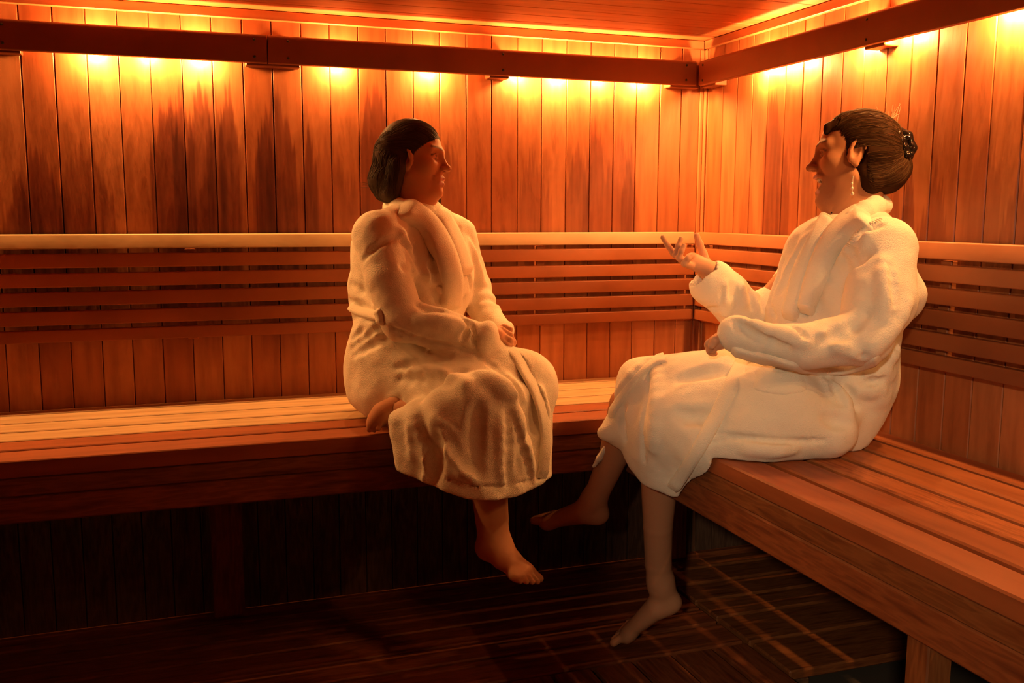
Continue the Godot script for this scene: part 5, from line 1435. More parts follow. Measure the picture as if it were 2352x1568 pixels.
	sheet(b, 9, [V(-1.3288, 1.0358, 0.4121), V(-1.3361, 1.0360, 0.4089), V(-1.3407, 1.0342, 0.3998), V(-1.3439, 1.0301, 0.3955), V(-1.3473, 1.0252, 0.3918), V(-1.3494, 1.0197, 0.3846), V(-1.3506, 1.0147, 0.3772), V(-1.3470, 1.0110, 0.3727), V(-1.3401, 1.0085, 0.3704), V(-1.3293, 1.0322, 0.4187), V(-1.3362, 1.0335, 0.4196), V(-1.3406, 1.0334, 0.4173), V(-1.3438, 1.0302, 0.4172), V(-1.3479, 1.0251, 0.4175), V(-1.3509, 1.0186, 0.4147), V(-1.3525, 1.0135, 0.4118), V(-1.3495, 1.0099, 0.4110), V(-1.3436, 1.0059, 0.4096), V(-1.3221, 1.0281, 0.4291), V(-1.3288, 1.0296, 0.4321), V(-1.3333, 1.0301, 0.4336), V(-1.3361, 1.0274, 0.4367), V(-1.3403, 1.0227, 0.4413), V(-1.3438, 1.0161, 0.4426), V(-1.3456, 1.0108, 0.4427), V(-1.3428, 1.0070, 0.4440), V(-1.3378, 1.0022, 0.4437), V(-1.3147, 1.0255, 0.4455), V(-1.3215, 1.0269, 0.4488), V(-1.3260, 1.0275, 0.4517), V(-1.3283, 1.0250, 0.4565), V(-1.3320, 1.0207, 0.4638), V(-1.3354, 1.0143, 0.4680), V(-1.3373, 1.0086, 0.4696), V(-1.3346, 1.0044, 0.4711), V(-1.3301, 0.9996, 0.4723), V(-1.3072, 1.0241, 0.4662), V(-1.3140, 1.0252, 0.4695), V(-1.3186, 1.0256, 0.4732), V(-1.3205, 1.0232, 0.4781), V(-1.3234, 1.0193, 0.4856), V(-1.3266, 1.0132, 0.4911), V(-1.3284, 1.0073, 0.4935), V(-1.3258, 1.0027, 0.4944), V(-1.3215, 0.9978, 0.4961), V(-1.3007, 1.0235, 0.4936), V(-1.3073, 1.0248, 0.4976), V(-1.3121, 1.0246, 0.5021), V(-1.3138, 1.0219, 0.5058), V(-1.3160, 1.0182, 0.5114), V(-1.3187, 1.0125, 0.5164), V(-1.3205, 1.0067, 0.5190), V(-1.3178, 1.0019, 0.5192), V(-1.3130, 0.9971, 0.5197), V(-1.2969, 1.0244, 0.5331), V(-1.3032, 1.0258, 0.5378), V(-1.3081, 1.0247, 0.5424), V(-1.3100, 1.0213, 0.5443), V(-1.3120, 1.0174, 0.5469), V(-1.3140, 1.0120, 0.5495), V(-1.3151, 1.0064, 0.5509), V(-1.3119, 1.0019, 0.5503), V(-1.3060, 0.9981, 0.5489), V(-1.2954, 1.0272, 0.5814), V(-1.3018, 1.0278, 0.5860), V(-1.3067, 1.0259, 0.5895), V(-1.3086, 1.0216, 0.5895), V(-1.3105, 1.0169, 0.5894), V(-1.3117, 1.0114, 0.5890), V(-1.3121, 1.0060, 0.5882), V(-1.3081, 1.0025, 0.5864), V(-1.3013, 1.0006, 0.5842), V(-1.2881, 1.0303, 0.6255), V(-1.2945, 1.0297, 0.6295), V(-1.2991, 1.0273, 0.6314), V(-1.3007, 1.0225, 0.6305), V(-1.3020, 1.0171, 0.6291), V(-1.3023, 1.0115, 0.6267), V(-1.3021, 1.0065, 0.6239), V(-1.2977, 1.0043, 0.6214), V(-1.2905, 1.0042, 0.6193)])
	part("belt", b.mesh(origin), M.terry, robe)
	var kn := Hull.new()
	sheet(kn, 9, [V(-1.1349, 1.0936, 0.5374), V(-1.1343, 1.0913, 0.5458), V(-1.1344, 1.0880, 0.5510), V(-1.1345, 1.0835, 0.5510), V(-1.1347, 1.0786, 0.5502), V(-1.1344, 1.0739, 0.5485), V(-1.1341, 1.0698, 0.5466), V(-1.1332, 1.0685, 0.5404), V(-1.1325, 1.0690, 0.5318), V(-1.1212, 1.0902, 0.5479), V(-1.1217, 1.0874, 0.5561), V(-1.1228, 1.0839, 0.5609), V(-1.1239, 1.0796, 0.5606), V(-1.1246, 1.0750, 0.5599), V(-1.1248, 1.0706, 0.5586), V(-1.1247, 1.0669, 0.5570), V(-1.1242, 1.0657, 0.5513), V(-1.1242, 1.0662, 0.5427), V(-1.1080, 1.0865, 0.5476), V(-1.1080, 1.0836, 0.5558), V(-1.1089, 1.0799, 0.5606), V(-1.1105, 1.0757, 0.5606), V(-1.1119, 1.0713, 0.5598), V(-1.1128, 1.0676, 0.5585), V(-1.1133, 1.0646, 0.5570), V(-1.1140, 1.0636, 0.5515), V(-1.1155, 1.0636, 0.5431), V(-1.0950, 1.0795, 0.5429), V(-1.0930, 1.0767, 0.5509), V(-1.0933, 1.0732, 0.5563), V(-1.0961, 1.0693, 0.5574), V(-1.0992, 1.0654, 0.5575), V(-1.1017, 1.0625, 0.5565), V(-1.1033, 1.0605, 0.5553), V(-1.1051, 1.0600, 0.5499), V(-1.1076, 1.0599, 0.5418), V(-1.0825, 1.0689, 0.5321), V(-1.0786, 1.0662, 0.5395), V(-1.0782, 1.0633, 0.5459), V(-1.0825, 1.0604, 0.5495), V(-1.0875, 1.0576, 0.5521), V(-1.0921, 1.0558, 0.5529), V(-1.0955, 1.0548, 0.5528), V(-1.0985, 1.0551, 0.5479), V(-1.1015, 1.0556, 0.5400), V(-1.0723, 1.0551, 0.5172), V(-1.0675, 1.0524, 0.5242), V(-1.0671, 1.0504, 0.5318), V(-1.0725, 1.0494, 0.5387), V(-1.0788, 1.0483, 0.5446), V(-1.0850, 1.0480, 0.5480), V(-1.0902, 1.0481, 0.5497), V(-1.0944, 1.0495, 0.5459), V(-1.0981, 1.0511, 0.5385), V(-1.0675, 1.0401, 0.5042), V(-1.0625, 1.0375, 0.5111), V(-1.0623, 1.0363, 0.5199), V(-1.0684, 1.0371, 0.5294), V(-1.0754, 1.0380, 0.5377), V(-1.0823, 1.0394, 0.5433), V(-1.0883, 1.0408, 0.5467), V(-1.0935, 1.0434, 0.5441), V(-1.0977, 1.0463, 0.5373), V(-1.0694, 1.0263, 0.4986), V(-1.0644, 1.0237, 0.5054), V(-1.0642, 1.0231, 0.5146), V(-1.0704, 1.0253, 0.5247), V(-1.0773, 1.0278, 0.5338), V(-1.0843, 1.0306, 0.5403), V(-1.0904, 1.0333, 0.5446), V(-1.0957, 1.0367, 0.5425), V(-1.1001, 1.0405, 0.5362), V(-1.0826, 1.0176, 0.4945), V(-1.0773, 1.0153, 0.5010), V(-1.0767, 1.0152, 0.5093), V(-1.0818, 1.0183, 0.5181), V(-1.0877, 1.0220, 0.5261), V(-1.0936, 1.0259, 0.5321), V(-1.0990, 1.0295, 0.5363), V(-1.1036, 1.0336, 0.5341), V(-1.1077, 1.0379, 0.5277)])
	part("belt_knot", kn.mesh(origin), M.terry, robe)
	var lp := Hull.new()
	sheet(lp, 9, [V(-1.2907, 1.0417, 0.6153), V(-1.2992, 1.0410, 0.6191), V(-1.3055, 1.0400, 0.6203), V(-1.3081, 1.0387, 0.6174), V(-1.3103, 1.0372, 0.6128), V(-1.3112, 1.0357, 0.6068), V(-1.3112, 1.0344, 0.6001), V(-1.3055, 1.0350, 0.5951), V(-1.2964, 1.0373, 0.5933), V(-1.2974, 1.0331, 0.6236), V(-1.3061, 1.0326, 0.6272), V(-1.3126, 1.0317, 0.6280), V(-1.3155, 1.0302, 0.6244), V(-1.3179, 1.0284, 0.6189), V(-1.3190, 1.0266, 0.6117), V(-1.3190, 1.0249, 0.6038), V(-1.3133, 1.0252, 0.5983), V(-1.3043, 1.0273, 0.5968), V(-1.2955, 1.0243, 0.6268), V(-1.3043, 1.0240, 0.6304), V(-1.3109, 1.0233, 0.6310), V(-1.3138, 1.0220, 0.6271), V(-1.3162, 1.0203, 0.6214), V(-1.3173, 1.0185, 0.6138), V(-1.3171, 1.0169, 0.6053), V(-1.3115, 1.0172, 0.6003), V(-1.3027, 1.0191, 0.5998), V(-1.2940, 1.0150, 0.6297), V(-1.3029, 1.0147, 0.6333), V(-1.3095, 1.0140, 0.6337), V(-1.3124, 1.0128, 0.6294), V(-1.3148, 1.0113, 0.6232), V(-1.3157, 1.0096, 0.6151), V(-1.3155, 1.0081, 0.6065), V(-1.3100, 1.0086, 0.6025), V(-1.3014, 1.0102, 0.6025), V(-1.2928, 1.0060, 0.6320), V(-1.3018, 1.0054, 0.6354), V(-1.3084, 1.0045, 0.6357), V(-1.3112, 1.0034, 0.6310), V(-1.3136, 1.0019, 0.6244), V(-1.3144, 1.0004, 0.6161), V(-1.3143, 0.9993, 0.6085), V(-1.3090, 0.9999, 0.6049), V(-1.3002, 1.0013, 0.6040), V(-1.2827, 0.9988, 0.6294), V(-1.2916, 0.9976, 0.6329), V(-1.2981, 0.9965, 0.6334), V(-1.3006, 0.9955, 0.6292), V(-1.3027, 0.9943, 0.6230), V(-1.3034, 0.9932, 0.6153), V(-1.3036, 0.9925, 0.6097), V(-1.2983, 0.9930, 0.6055), V(-1.2893, 0.9944, 0.6023)])
	part("belt_loop", lp.mesh(origin), M.terry, robe)
	var o := V(-1.1418, 1.4333, 0.3490)
	var fw := V(0.8402, 0.0555, 0.5394)
	var up := V(0.0511, 0.9822, -0.1807)
	var sd := V(-0.5398, 0.1794, 0.8224)
	var skin := Hull.new()
	var tone := lin(0.24, 0.052, 0.018)
	var h := Field.new()
	var paint := head_field(h, o, fw, up, sd, 0.95, false)
	h.cap(V(-1.1611, 1.3648, 0.3521), V(-1.1531, 1.2716, 0.3682), 0.0552, 0.0627, 0.0314)
	h.cap(V(-1.1446, 1.3338, 0.3623), V(-1.1486, 1.2656, 0.3920), 0.0427, 0.0527, 0.0251)
	h.net(HEAD_CELL, skin, tone, paint)
	var t := Field.new()
	t.flat(V(-1.1466, 1.1970, 0.3811), V(-1.1791, 0.9234, 0.4090), 0.0728, 0.0816, V(-0.8264, 0.1049, 0.5532), 1.350, 0.0376)
	t.cap(V(-1.1521, 1.2965, 0.3650), V(-1.1494, 1.2157, 0.3775), 0.0502, 0.0753, 0.0502)
	t.ell(V(-1.1851, 0.8339, 0.4197), V(0.9451, 0.0037, 0.3267), V(0.0403, 0.9910, -0.1277), V(0.1443, 0.1192, 0.1506), 0.0502)
	t.cap(V(-1.2570, 1.2150, 0.4685), V(-1.2305, 1.0252, 0.5582), 0.0326, 0.0276, 0.0251)
	t.cap(V(-1.2305, 1.0252, 0.5582), V(-1.0229, 0.9436, 0.6631), 0.0276, 0.0226, 0.0188)
	t.cap(V(-1.0201, 1.2035, 0.2852), V(-0.9404, 1.0214, 0.3068), 0.0276, 0.0226, 0.0251)
	t.cap(V(-0.9404, 1.0214, 0.3068), V(-0.9357, 0.9419, 0.5120), 0.0226, 0.0201, 0.0188)
	t.cap(V(-1.1350, 0.8080, 0.3553), V(-0.9419, 0.8182, 0.6984), 0.0778, 0.0602, 0.0376)
	t.cap(V(-1.1953, 0.8055, 0.5164), V(-1.0743, 0.7933, 0.7308), 0.0803, 0.0652, 0.0376)
	t.cap(V(-0.9419, 0.8182, 0.6984), V(-1.0283, 0.6163, 0.7187), 0.0577, 0.0452, 0.0314)
	t.cap(V(-1.0746, 0.7876, 0.7316), V(-1.2757, 0.7537, 0.6134), 0.0552, 0.0376, 0.0251)
	t.box(V(-1.8000, 0.5528, 0.2190), V(1.9000, 0.1527, 0.4190), 0.004)
	t.box(V(-0.2510, 0.5528, 2.2000), V(0.3510, 0.1527, 1.7000), 0.004)
	t.box(V(0.1263, 1.1500, 1.9000), V(0.1737, 0.8500, 2.1000), 0.004)
	t.box(V(-1.7000, 1.1500, -0.1263), V(2.0000, 0.8500, 0.1737), 0.004)
	t.net(0.012, skin, tone)
	var g := Field.new()
	g.cap(V(-1.0223, 0.6279, 0.7191), V(-1.0377, 0.5471, 0.7253), 0.0527, 0.0485, 0.0038)
	g.cap(V(-1.0377, 0.5471, 0.7253), V(-1.0339, 0.4779, 0.7365), 0.0485, 0.0443, 0.0038)
	g.cap(V(-1.0339, 0.4779, 0.7365), V(-1.0330, 0.4203, 0.7451), 0.0443, 0.0401, 0.0038)
	foot_field(g, V(-1.0296, 0.4226, 0.7459), V(-1.0550, 0.3728, 0.7336), V(-0.9647, 0.3354, 0.8076), V(-0.9301, 0.3192, 0.8272), V(0.3503, 0.8564, 0.3793), 0.90)
	g.net(0.0035, skin, tone)
	var g2 := Field.new()
	g2.cap(V(-1.2616, 0.7745, 0.6153), V(-1.3037, 0.7578, 0.6245), 0.0314, 0.0263, 0.0176)
	g2.cap(V(-1.3014, 0.7601, 0.6249), V(-1.3228, 0.7405, 0.6257), 0.0263, 0.0213, 0.0176)
	g2.cap(V(-1.3206, 0.7417, 0.6263), V(-1.3315, 0.7297, 0.6274), 0.0201, 0.0151, 0.0125)
	g2.cap(V(-1.3269, 0.7330, 0.6221), V(-1.3379, 0.7188, 0.6236), 0.0107, 0.0094, 0.0050)
	g2.cap(V(-1.3202, 0.7318, 0.6353), V(-1.3278, 0.7188, 0.6377), 0.0088, 0.0075, 0.0038)
	g2.cap(V(-1.3140, 0.7359, 0.6454), V(-1.3195, 0.7240, 0.6484), 0.0075, 0.0069, 0.0038)
	g2.box(V(-1.8000, 0.5528, 0.2190), V(1.9000, 0.1527, 0.4190), 0.004)
	g2.box(V(-0.2510, 0.5528, 2.2000), V(0.3510, 0.1527, 1.7000), 0.004)
	g2.box(V(0.1263, 1.1500, 1.9000), V(0.1737, 0.8500, 2.1000), 0.004)
	g2.box(V(-1.7000, 1.1500, -0.1263), V(2.0000, 0.8500, 0.1737), 0.004)
	g2.net(0.0035, skin, tone)
	var a := Field.new()
	a.cap(V(-1.0367, 0.9507, 0.6680), V(-1.0002, 0.9587, 0.6688), 0.0251, 0.0226, 0.0100)
	a.flat(V(-0.9994, 0.9574, 0.6586), V(-0.9688, 0.9514, 0.6487), 0.0188, 0.0176, V(0.1507, -0.8549, 0.4964), 1.700, 0.0100)
	finger(a, V(-0.9816, 0.9743, 0.6570), [V(-0.9584, 0.9586, 0.6619), V(-0.9519, 0.9407, 0.6721), V(-0.9608, 0.9250, 0.6766)], 0.0085)
	finger(a, V(-0.9853, 0.9616, 0.6682), [V(-0.9638, 0.9466, 0.6778), V(-0.9639, 0.9299, 0.6855), V(-0.9753, 0.9195, 0.6830)], 0.0085)
	finger(a, V(-0.9896, 0.9483, 0.6739), [V(-0.9742, 0.9329, 0.6868), V(-0.9792, 0.9179, 0.6872), V(-0.9904, 0.9132, 0.6840)], 0.0085)
	finger(a, V(-0.9961, 0.9363, 0.6787), [V(-0.9851, 0.9209, 0.6901), V(-0.9944, 0.9105, 0.6884), V(-1.0032, 0.9104, 0.6853)], 0.0085)
	finger(a, V(-0.9905, 0.9666, 0.6390), [V(-0.9683, 0.9778, 0.6397), V(-0.9545, 0.9726, 0.6506)], 0.0095)
	a.cap(V(-0.9451, 0.9457, 0.5402), V(-0.9500, 0.9377, 0.5931), 0.0251, 0.0226, 0.0100)
	a.flat(V(-0.9500, 0.9377, 0.5931), V(-0.9656, 0.9252, 0.6321), 0.0188, 0.0176, V(0.7687, -0.1596, 0.6194), 1.600, 0.0100)
	finger(a, V(-0.9562, 0.9371, 0.6337), [V(-0.9602, 0.9288, 0.6602), V(-0.9779, 0.9257, 0.6759), V(-0.9919, 0.9305, 0.6810)], 0.0083)
	finger(a, V(-0.9649, 0.9271, 0.6375), [V(-0.9696, 0.9159, 0.6588), V(-0.9872, 0.9141, 0.6743), V(-0.9990, 0.9201, 0.6801)], 0.0083)
	finger(a, V(-0.9743, 0.9177, 0.6356), [V(-0.9812, 0.9053, 0.6563), V(-0.9971, 0.9051, 0.6669), V(-1.0065, 0.9124, 0.6732)], 0.0083)
	a.cap(V(-0.9953, 0.9045, 0.6462), V(-1.0041, 0.8853, 0.6352), 0.0151, 0.0125, 0.0100)
	a.net(0.003, skin, lin(0.33, 0.075, 0.028))
	var body := part("body", skin.mesh(origin), M.skin, who)
	face_parts(body, o, fw, up, sd, 0.95, false, origin)
	var hr := Field.new()
	hr.ell(V(-1.1555, 1.4742, 0.3311), fw, up, V(0.0931, 0.0808, 0.0760), 0.01)
	hr.ell(V(-1.1735, 1.4358, 0.3277), fw, up, V(0.0722, 0.0760, 0.0789), 0.02)
	hr.cap(V(-1.2022, 1.4814, 0.3426), V(-1.2190, 1.4578, 0.3188), 0.0326, 0.0301, 0.0251)
	hr.cap(V(-1.2147, 1.4560, 0.3526), V(-1.2320, 1.3760, 0.3580), 0.0427, 0.0452, 0.0251)
	hr.cap(V(-1.2320, 1.3760, 0.3580), V(-1.2298, 1.3453, 0.3632), 0.0452, 0.0326, 0.0201)
	hr.cap(V(-1.2065, 1.4115, 0.3991), V(-1.2246, 1.3387, 0.3979), 0.0251, 0.0251, 0.0176)
	hr.cap(V(-1.1988, 1.3973, 0.2917), V(-1.1809, 1.3408, 0.2953), 0.0452, 0.0326, 0.0201)
	hr.cap(V(-1.0861, 1.3993, 0.2856), V(-1.0666, 1.3482, 0.2964), 0.0125, 0.0151, 0.0100)
	hr.cap(V(-1.0666, 1.3482, 0.2964), V(-1.0629, 1.3200, 0.3018), 0.0151, 0.0100, 0.0075)
	hr.noise = M.cloth_noise
	hr.amp = 0.0009
	hr.stretch = Vector3(70, 22, 70)
	var hs := Hull.new()
	var dark := lin(0.004, 0.0025, 0.002)
	hr.net(0.0035, hs, dark)
	var hair := part("hair", hs.mesh(origin), M.hair, who, Vector3.ZERO, "dark brown bob pinned half up")
	var hk := Hull.new()
	var tints := [lin(0.004, 0.0025, 0.002), lin(0.009, 0.005, 0.004), lin(0.006, 0.004, 0.003)]
	strands(hr, hk, [V(-1.0742, 1.5205, 0.3599), V(-1.1292, 1.5397, 0.3595), V(-1.1852, 1.5176, 0.3540), V(-1.2201, 1.4751, 0.3373), V(-1.2286, 1.4553, 0.3158)], [V(-1.1584, 1.4288, 0.4347), V(-1.1782, 1.4501, 0.4301), V(-1.2044, 1.4591, 0.4091), V(-1.2236, 1.4548, 0.3710), V(-1.2329, 1.4492, 0.3366)], 200, 0.0008, tints)
	strands(hr, hk, [V(-1.2324, 1.4627, 0.3348), V(-1.2485, 1.4133, 0.3363), V(-1.2658, 1.3639, 0.3374), V(-1.2591, 1.3269, 0.3450)], [V(-1.1993, 1.4410, 0.4134), V(-1.2056, 1.3983, 0.4280), V(-1.2094, 1.3624, 0.4265), V(-1.2183, 1.3179, 0.4138)], 180, 0.0008, tints)
	hk.tube(spline([V(-1.2491, 1.3883, 0.3503), V(-1.2720, 1.3696, 0.3504), V(-1.2962, 1.3706, 0.3472)], 6), 0.0014, 0.0004, 3, tints[1])
	hk.tube(spline([V(-1.2520, 1.3760, 0.3511), V(-1.2737, 1.3599, 0.3459), V(-1.2985, 1.3573, 0.3377)], 6), 0.0014, 0.0004, 3, tints[1])
	hk.tube(spline([V(-1.2538, 1.3793, 0.3607), V(-1.2787, 1.3644, 0.3595), V(-1.2960, 1.3642, 0.3589)], 6), 0.0014, 0.0004, 3, tints[1])
	var locks := part("hair_strands", hk.mesh(origin), M.hair, hair)
	locks.set_meta("kind", "stuff")


func right_woman() -> void:
	var cell := CELL
	var origin := V(-0.2500, 0.7040, 1.0000)
	var who := thing("person", "laughing woman in a cream bathrobe with pinned-up brown hair sitting on the right-hand bench", "person", origin)
	var r := Field.new()
	r.noise = M.cloth_noise
	r.amp = 0.0022
	r.stretch = Vector3(15, 15, 15)
	r.flat(V(-0.1679, 1.1678, 1.0659), V(-0.2001, 0.9562, 1.0636), 0.1222, 0.1287, V(-0.1287, 0.1319, 0.9829), 1.350, 0.0436)
	r.cap(V(-0.1317, 1.2469, 1.0564), V(-0.1576, 1.1784, 1.0572), 0.0480, 0.1004, 0.0545)
	r.cap(V(-0.2207, 1.1767, 1.0036), V(-0.2692, 1.0313, 1.0076), 0.1004, 0.1004, 0.0545)
	r.ell(V(-0.2389, 0.8341, 1.0356), V(0.9451, 0.0037, 0.3267), V(0.0403, 0.9910, -0.1277), V(0.1636, 0.1527, 0.1746), 0.0655)
	r.cap(V(-0.1728, 0.8637, 1.1290), V(-0.2295, 0.7490, 1.1258), 0.0720, 0.0698, 0.0545)
	r.cap(V(-0.1554, 1.2457, 1.1018), V(-0.2077, 1.2048, 1.2176), 0.0393, 0.0611, 0.0436)
	r.cap(V(-0.2185, 1.2072, 1.2242), V(-0.2588, 1.0881, 1.2700), 0.0720, 0.0807, 0.0327)
	r.cap(V(-0.2588, 1.0881, 1.2700), V(-0.3160, 1.0064, 1.2940), 0.0807, 0.0633, 0.0109)
	r.cap(V(-0.3160, 1.0064, 1.2940), V(-0.4383, 0.9847, 1.2440), 0.0633, 0.0524, 0.0131)
	r.cap(V(-0.4383, 0.9847, 1.2440), V(-0.5090, 0.9907, 1.1653), 0.0524, 0.0415, 0.0065)
	r.ell(V(-0.5434, 1.0030, 1.1196), V(0.9360, -0.0980, 0.3381), V(0.1370, 0.9861, -0.0936), V(0.0469, 0.0447, 0.0447), 0.0055)
	r.cap(V(-0.5090, 0.9907, 1.1653), V(-0.5454, 1.0030, 1.1189), 0.0415, 0.0415, 0.0055)
	r.ell(V(-0.1658, 1.0923, 1.2269), V(0.5993, 0.7950, 0.0938), V(-0.7319, 0.5917, -0.3380), V(0.0655, 0.0611, 0.0655), 0.0327)
	r.cap(V(-0.1483, 1.2659, 0.9732), V(-0.1352, 1.1932, 0.8600), 0.0436, 0.0567, 0.0436)
	r.cap(V(-0.1352, 1.1932, 0.8600), V(-0.2201, 1.0492, 0.8405), 0.0589, 0.0589, 0.0131)
	r.cap(V(-0.2201, 1.0492, 0.8405), V(-0.3190, 0.9963, 0.8245), 0.0589, 0.0633, 0.0109)
	r.cap(V(-0.3239, 1.0004, 0.8276), V(-0.3885, 1.0683, 0.8168), 0.0633, 0.0622, 0.0065)
	r.cap(V(-0.3885, 1.0683, 0.8168), V(-0.4285, 1.0995, 0.8092), 0.0611, 0.0633, 0.0065)
	r.cap(V(-0.4721, 1.1445, 0.7984), V(-0.4097, 1.0850, 0.8103), 0.0491, 0.0436, 0.0065, -1)
	r.ell(V(-0.1714, 0.9481, 1.1922), V(0.9451, 0.0037, 0.3267), V(0.0403, 0.9910, -0.1277), V(0.0327, 0.0262, 0.0545), 0.0175)
	r.ell(V(-0.1817, 0.8977, 1.1851), V(0.9451, 0.0037, 0.3267), V(0.0403, 0.9910, -0.1277), V(0.0371, 0.0305, 0.0545), 0.0175)
	r.ell(V(-0.1921, 0.8458, 1.1783), V(0.9451, 0.0037, 0.3267), V(0.0403, 0.9910, -0.1277), V(0.0415, 0.0371, 0.0545), 0.0196)
	r.cap(V(-0.3250, 0.8226, 1.0075), V(-0.6181, 0.8357, 0.7653), 0.1287, 0.0589, 0.0436)
	r.cap(V(-0.4190, 0.8170, 1.1252), V(-0.5678, 0.7497, 0.9658), 0.1178, 0.1135, 0.0545)
	r.cap(V(-0.5678, 0.7497, 0.9658), V(-0.5936, 0.6967, 0.9004), 0.1135, 0.1047, 0.0436)
	r.cap(V(-0.5004, 0.8461, 0.9540), V(-0.6256, 0.8276, 0.8065), 0.0938, 0.0633, 0.0436)
	r.cap(V(-0.5805, 0.7296, 0.9216), V(-0.5862, 0.6259, 0.9024), 0.1036, 0.0938, 0.0436)
	r.cap(V(-0.6329, 0.8082, 0.7961), V(-0.6828, 0.7066, 0.7827), 0.0524, 0.0480, 0.0327)
	r.cap(V(-0.6870, 0.7089, 0.7916), V(-0.7350, 0.7005, 0.7869), 0.0284, 0.0164, 0.0262)
	r.cap(V(-0.6492, 0.7446, 0.8316), V(-0.6375, 0.6499, 0.8385), 0.0600, 0.0545, 0.0327)
	r.cap(V(-0.5633, 0.7323, 1.0660), V(-0.4896, 0.7444, 1.1432), 0.0829, 0.0676, 0.0436)
	r.cap(V(-0.4887, 0.7653, 1.1405), V(-0.3353, 0.7734, 1.2031), 0.0720, 0.0720, 0.0436)
	r.cap(V(-0.5272, 0.7076, 1.1568), V(-0.5217, 0.6867, 1.1777), 0.0196, 0.0109, 0.0153)
	r.cap(V(-0.5669, 0.6590, 0.9471), V(-0.5494, 0.6820, 1.0459), 0.0720, 0.0655, 0.0327)
	
	r.box(V(-1.8000, 0.5528, 0.2190), V(1.9000, 0.1527, 0.4190), 0.004)
	r.box(V(-0.2510, 0.5528, 2.2000), V(0.3510, 0.1527, 1.7000), 0.004)
	r.box(V(0.1263, 1.1500, 1.9000), V(0.1737, 0.8500, 2.1000), 0.004)
	r.box(V(-1.7000, 1.1500, -0.1263), V(2.0000, 0.8500, 0.1737), 0.004)
	r.cap(V(-1.2697, 0.7791, 0.6203), V(-1.2697, 0.7791, 0.6203), 0.0118, 0.0118, 0.0301)
	r.cap(V(-1.2129, 0.7841, 0.8375), V(-1.2004, 0.7594, 0.8492), 0.0090, 0.0124, 0.0301)
	r.cap(V(-1.2004, 0.7594, 0.8492), V(-1.1882, 0.7331, 0.8598), 0.0124, 0.0148, 0.0301)
	r.cap(V(-1.1882, 0.7331, 0.8598), V(-1.1766, 0.7065, 0.8692), 0.0148, 0.0157, 0.0301)
	r.cap(V(-1.1766, 0.7065, 0.8692), V(-1.1646, 0.6823, 0.8788), 0.0157, 0.0148, 0.0301)
	r.cap(V(-1.1646, 0.6823, 0.8788), V(-1.1513, 0.6621, 0.8899), 0.0148, 0.0124, 0.0301)
	r.cap(V(-1.1513, 0.6621, 0.8899), V(-1.1375, 0.6454, 0.9020), 0.0124, 0.0090, 0.0301)
	r.cap(V(-1.0618, 0.7848, 0.8904), V(-1.0584, 0.7617, 0.8916), 0.0081, 0.0112, 0.0301)
	r.cap(V(-1.0584, 0.7617, 0.8916), V(-1.0554, 0.7360, 0.8932), 0.0112, 0.0133, 0.0301)
	r.cap(V(-1.0554, 0.7360, 0.8932), V(-1.0539, 0.7083, 0.8952), 0.0133, 0.0141, 0.0301)
	r.cap(V(-1.0539, 0.7083, 0.8952), V(-1.0548, 0.6809, 0.8977), 0.0141, 0.0133, 0.0301)
	r.cap(V(-1.0548, 0.6809, 0.8977), V(-1.0574, 0.6558, 0.9007), 0.0133, 0.0112, 0.0301)
	r.cap(V(-1.0574, 0.6558, 0.9007), V(-1.0606, 0.6335, 0.9041), 0.0112, 0.0081, 0.0301)
	r.cap(V(-1.0203, 0.8029, 0.8852), V(-1.0151, 0.7791, 0.8850), 0.0070, 0.0095, 0.0301)
	r.cap(V(-1.0151, 0.7791, 0.8850), V(-1.0094, 0.7526, 0.8843), 0.0095, 0.0114, 0.0301)
	r.cap(V(-1.0094, 0.7526, 0.8843), V(-1.0032, 0.7246, 0.8831), 0.0114, 0.0124, 0.0301)
	r.cap(V(-1.0032, 0.7246, 0.8831), V(-0.9972, 0.6972, 0.8811), 0.0124, 0.0124, 0.0301)
	r.cap(V(-0.9972, 0.6972, 0.8811), V(-0.9910, 0.6706, 0.8782), 0.0124, 0.0114, 0.0301)
	r.cap(V(-0.9910, 0.6706, 0.8782), V(-0.9840, 0.6424, 0.8747), 0.0114, 0.0095, 0.0301)
	r.cap(V(-0.9840, 0.6424, 0.8747), V(-0.9760, 0.6112, 0.8710), 0.0095, 0.0070, 0.0301)
	r.cap(V(-1.2536, 0.7738, 0.7753), V(-1.2500, 0.7472, 0.7822), 0.0093, 0.0132, 0.0301)
	r.cap(V(-1.2500, 0.7472, 0.7822), V(-1.2463, 0.7184, 0.7899), 0.0132, 0.0154, 0.0301)
	r.cap(V(-1.2463, 0.7184, 0.7899), V(-1.2425, 0.6886, 0.7982), 0.0154, 0.0154, 0.0301)
	r.cap(V(-1.2425, 0.6886, 0.7982), V(-1.2391, 0.6609, 0.8064), 0.0154, 0.0132, 0.0301)
	r.cap(V(-1.2391, 0.6609, 0.8064), V(-1.2361, 0.6361, 0.8141), 0.0132, 0.0093, 0.0301)
	r.cap(V(-0.9313, 0.8292, 0.8174), V(-0.9285, 0.8027, 0.8211), 0.0061, 0.0083, 0.0301)
	r.cap(V(-0.9285, 0.8027, 0.8211), V(-0.9259, 0.7729, 0.8240), 0.0083, 0.0100, 0.0301)
	r.cap(V(-0.9259, 0.7729, 0.8240), V(-0.9254, 0.7422, 0.8281), 0.0100, 0.0109, 0.0301)
	r.cap(V(-0.9254, 0.7422, 0.8281), V(-0.9284, 0.7136, 0.8348), 0.0109, 0.0109, 0.0301)
	r.cap(V(-0.9284, 0.7136, 0.8348), V(-0.9338, 0.6877, 0.8429), 0.0109, 0.0100, 0.0301)
	r.cap(V(-0.9338, 0.6877, 0.8429), V(-0.9394, 0.6647, 0.8502), 0.0100, 0.0083, 0.0301)
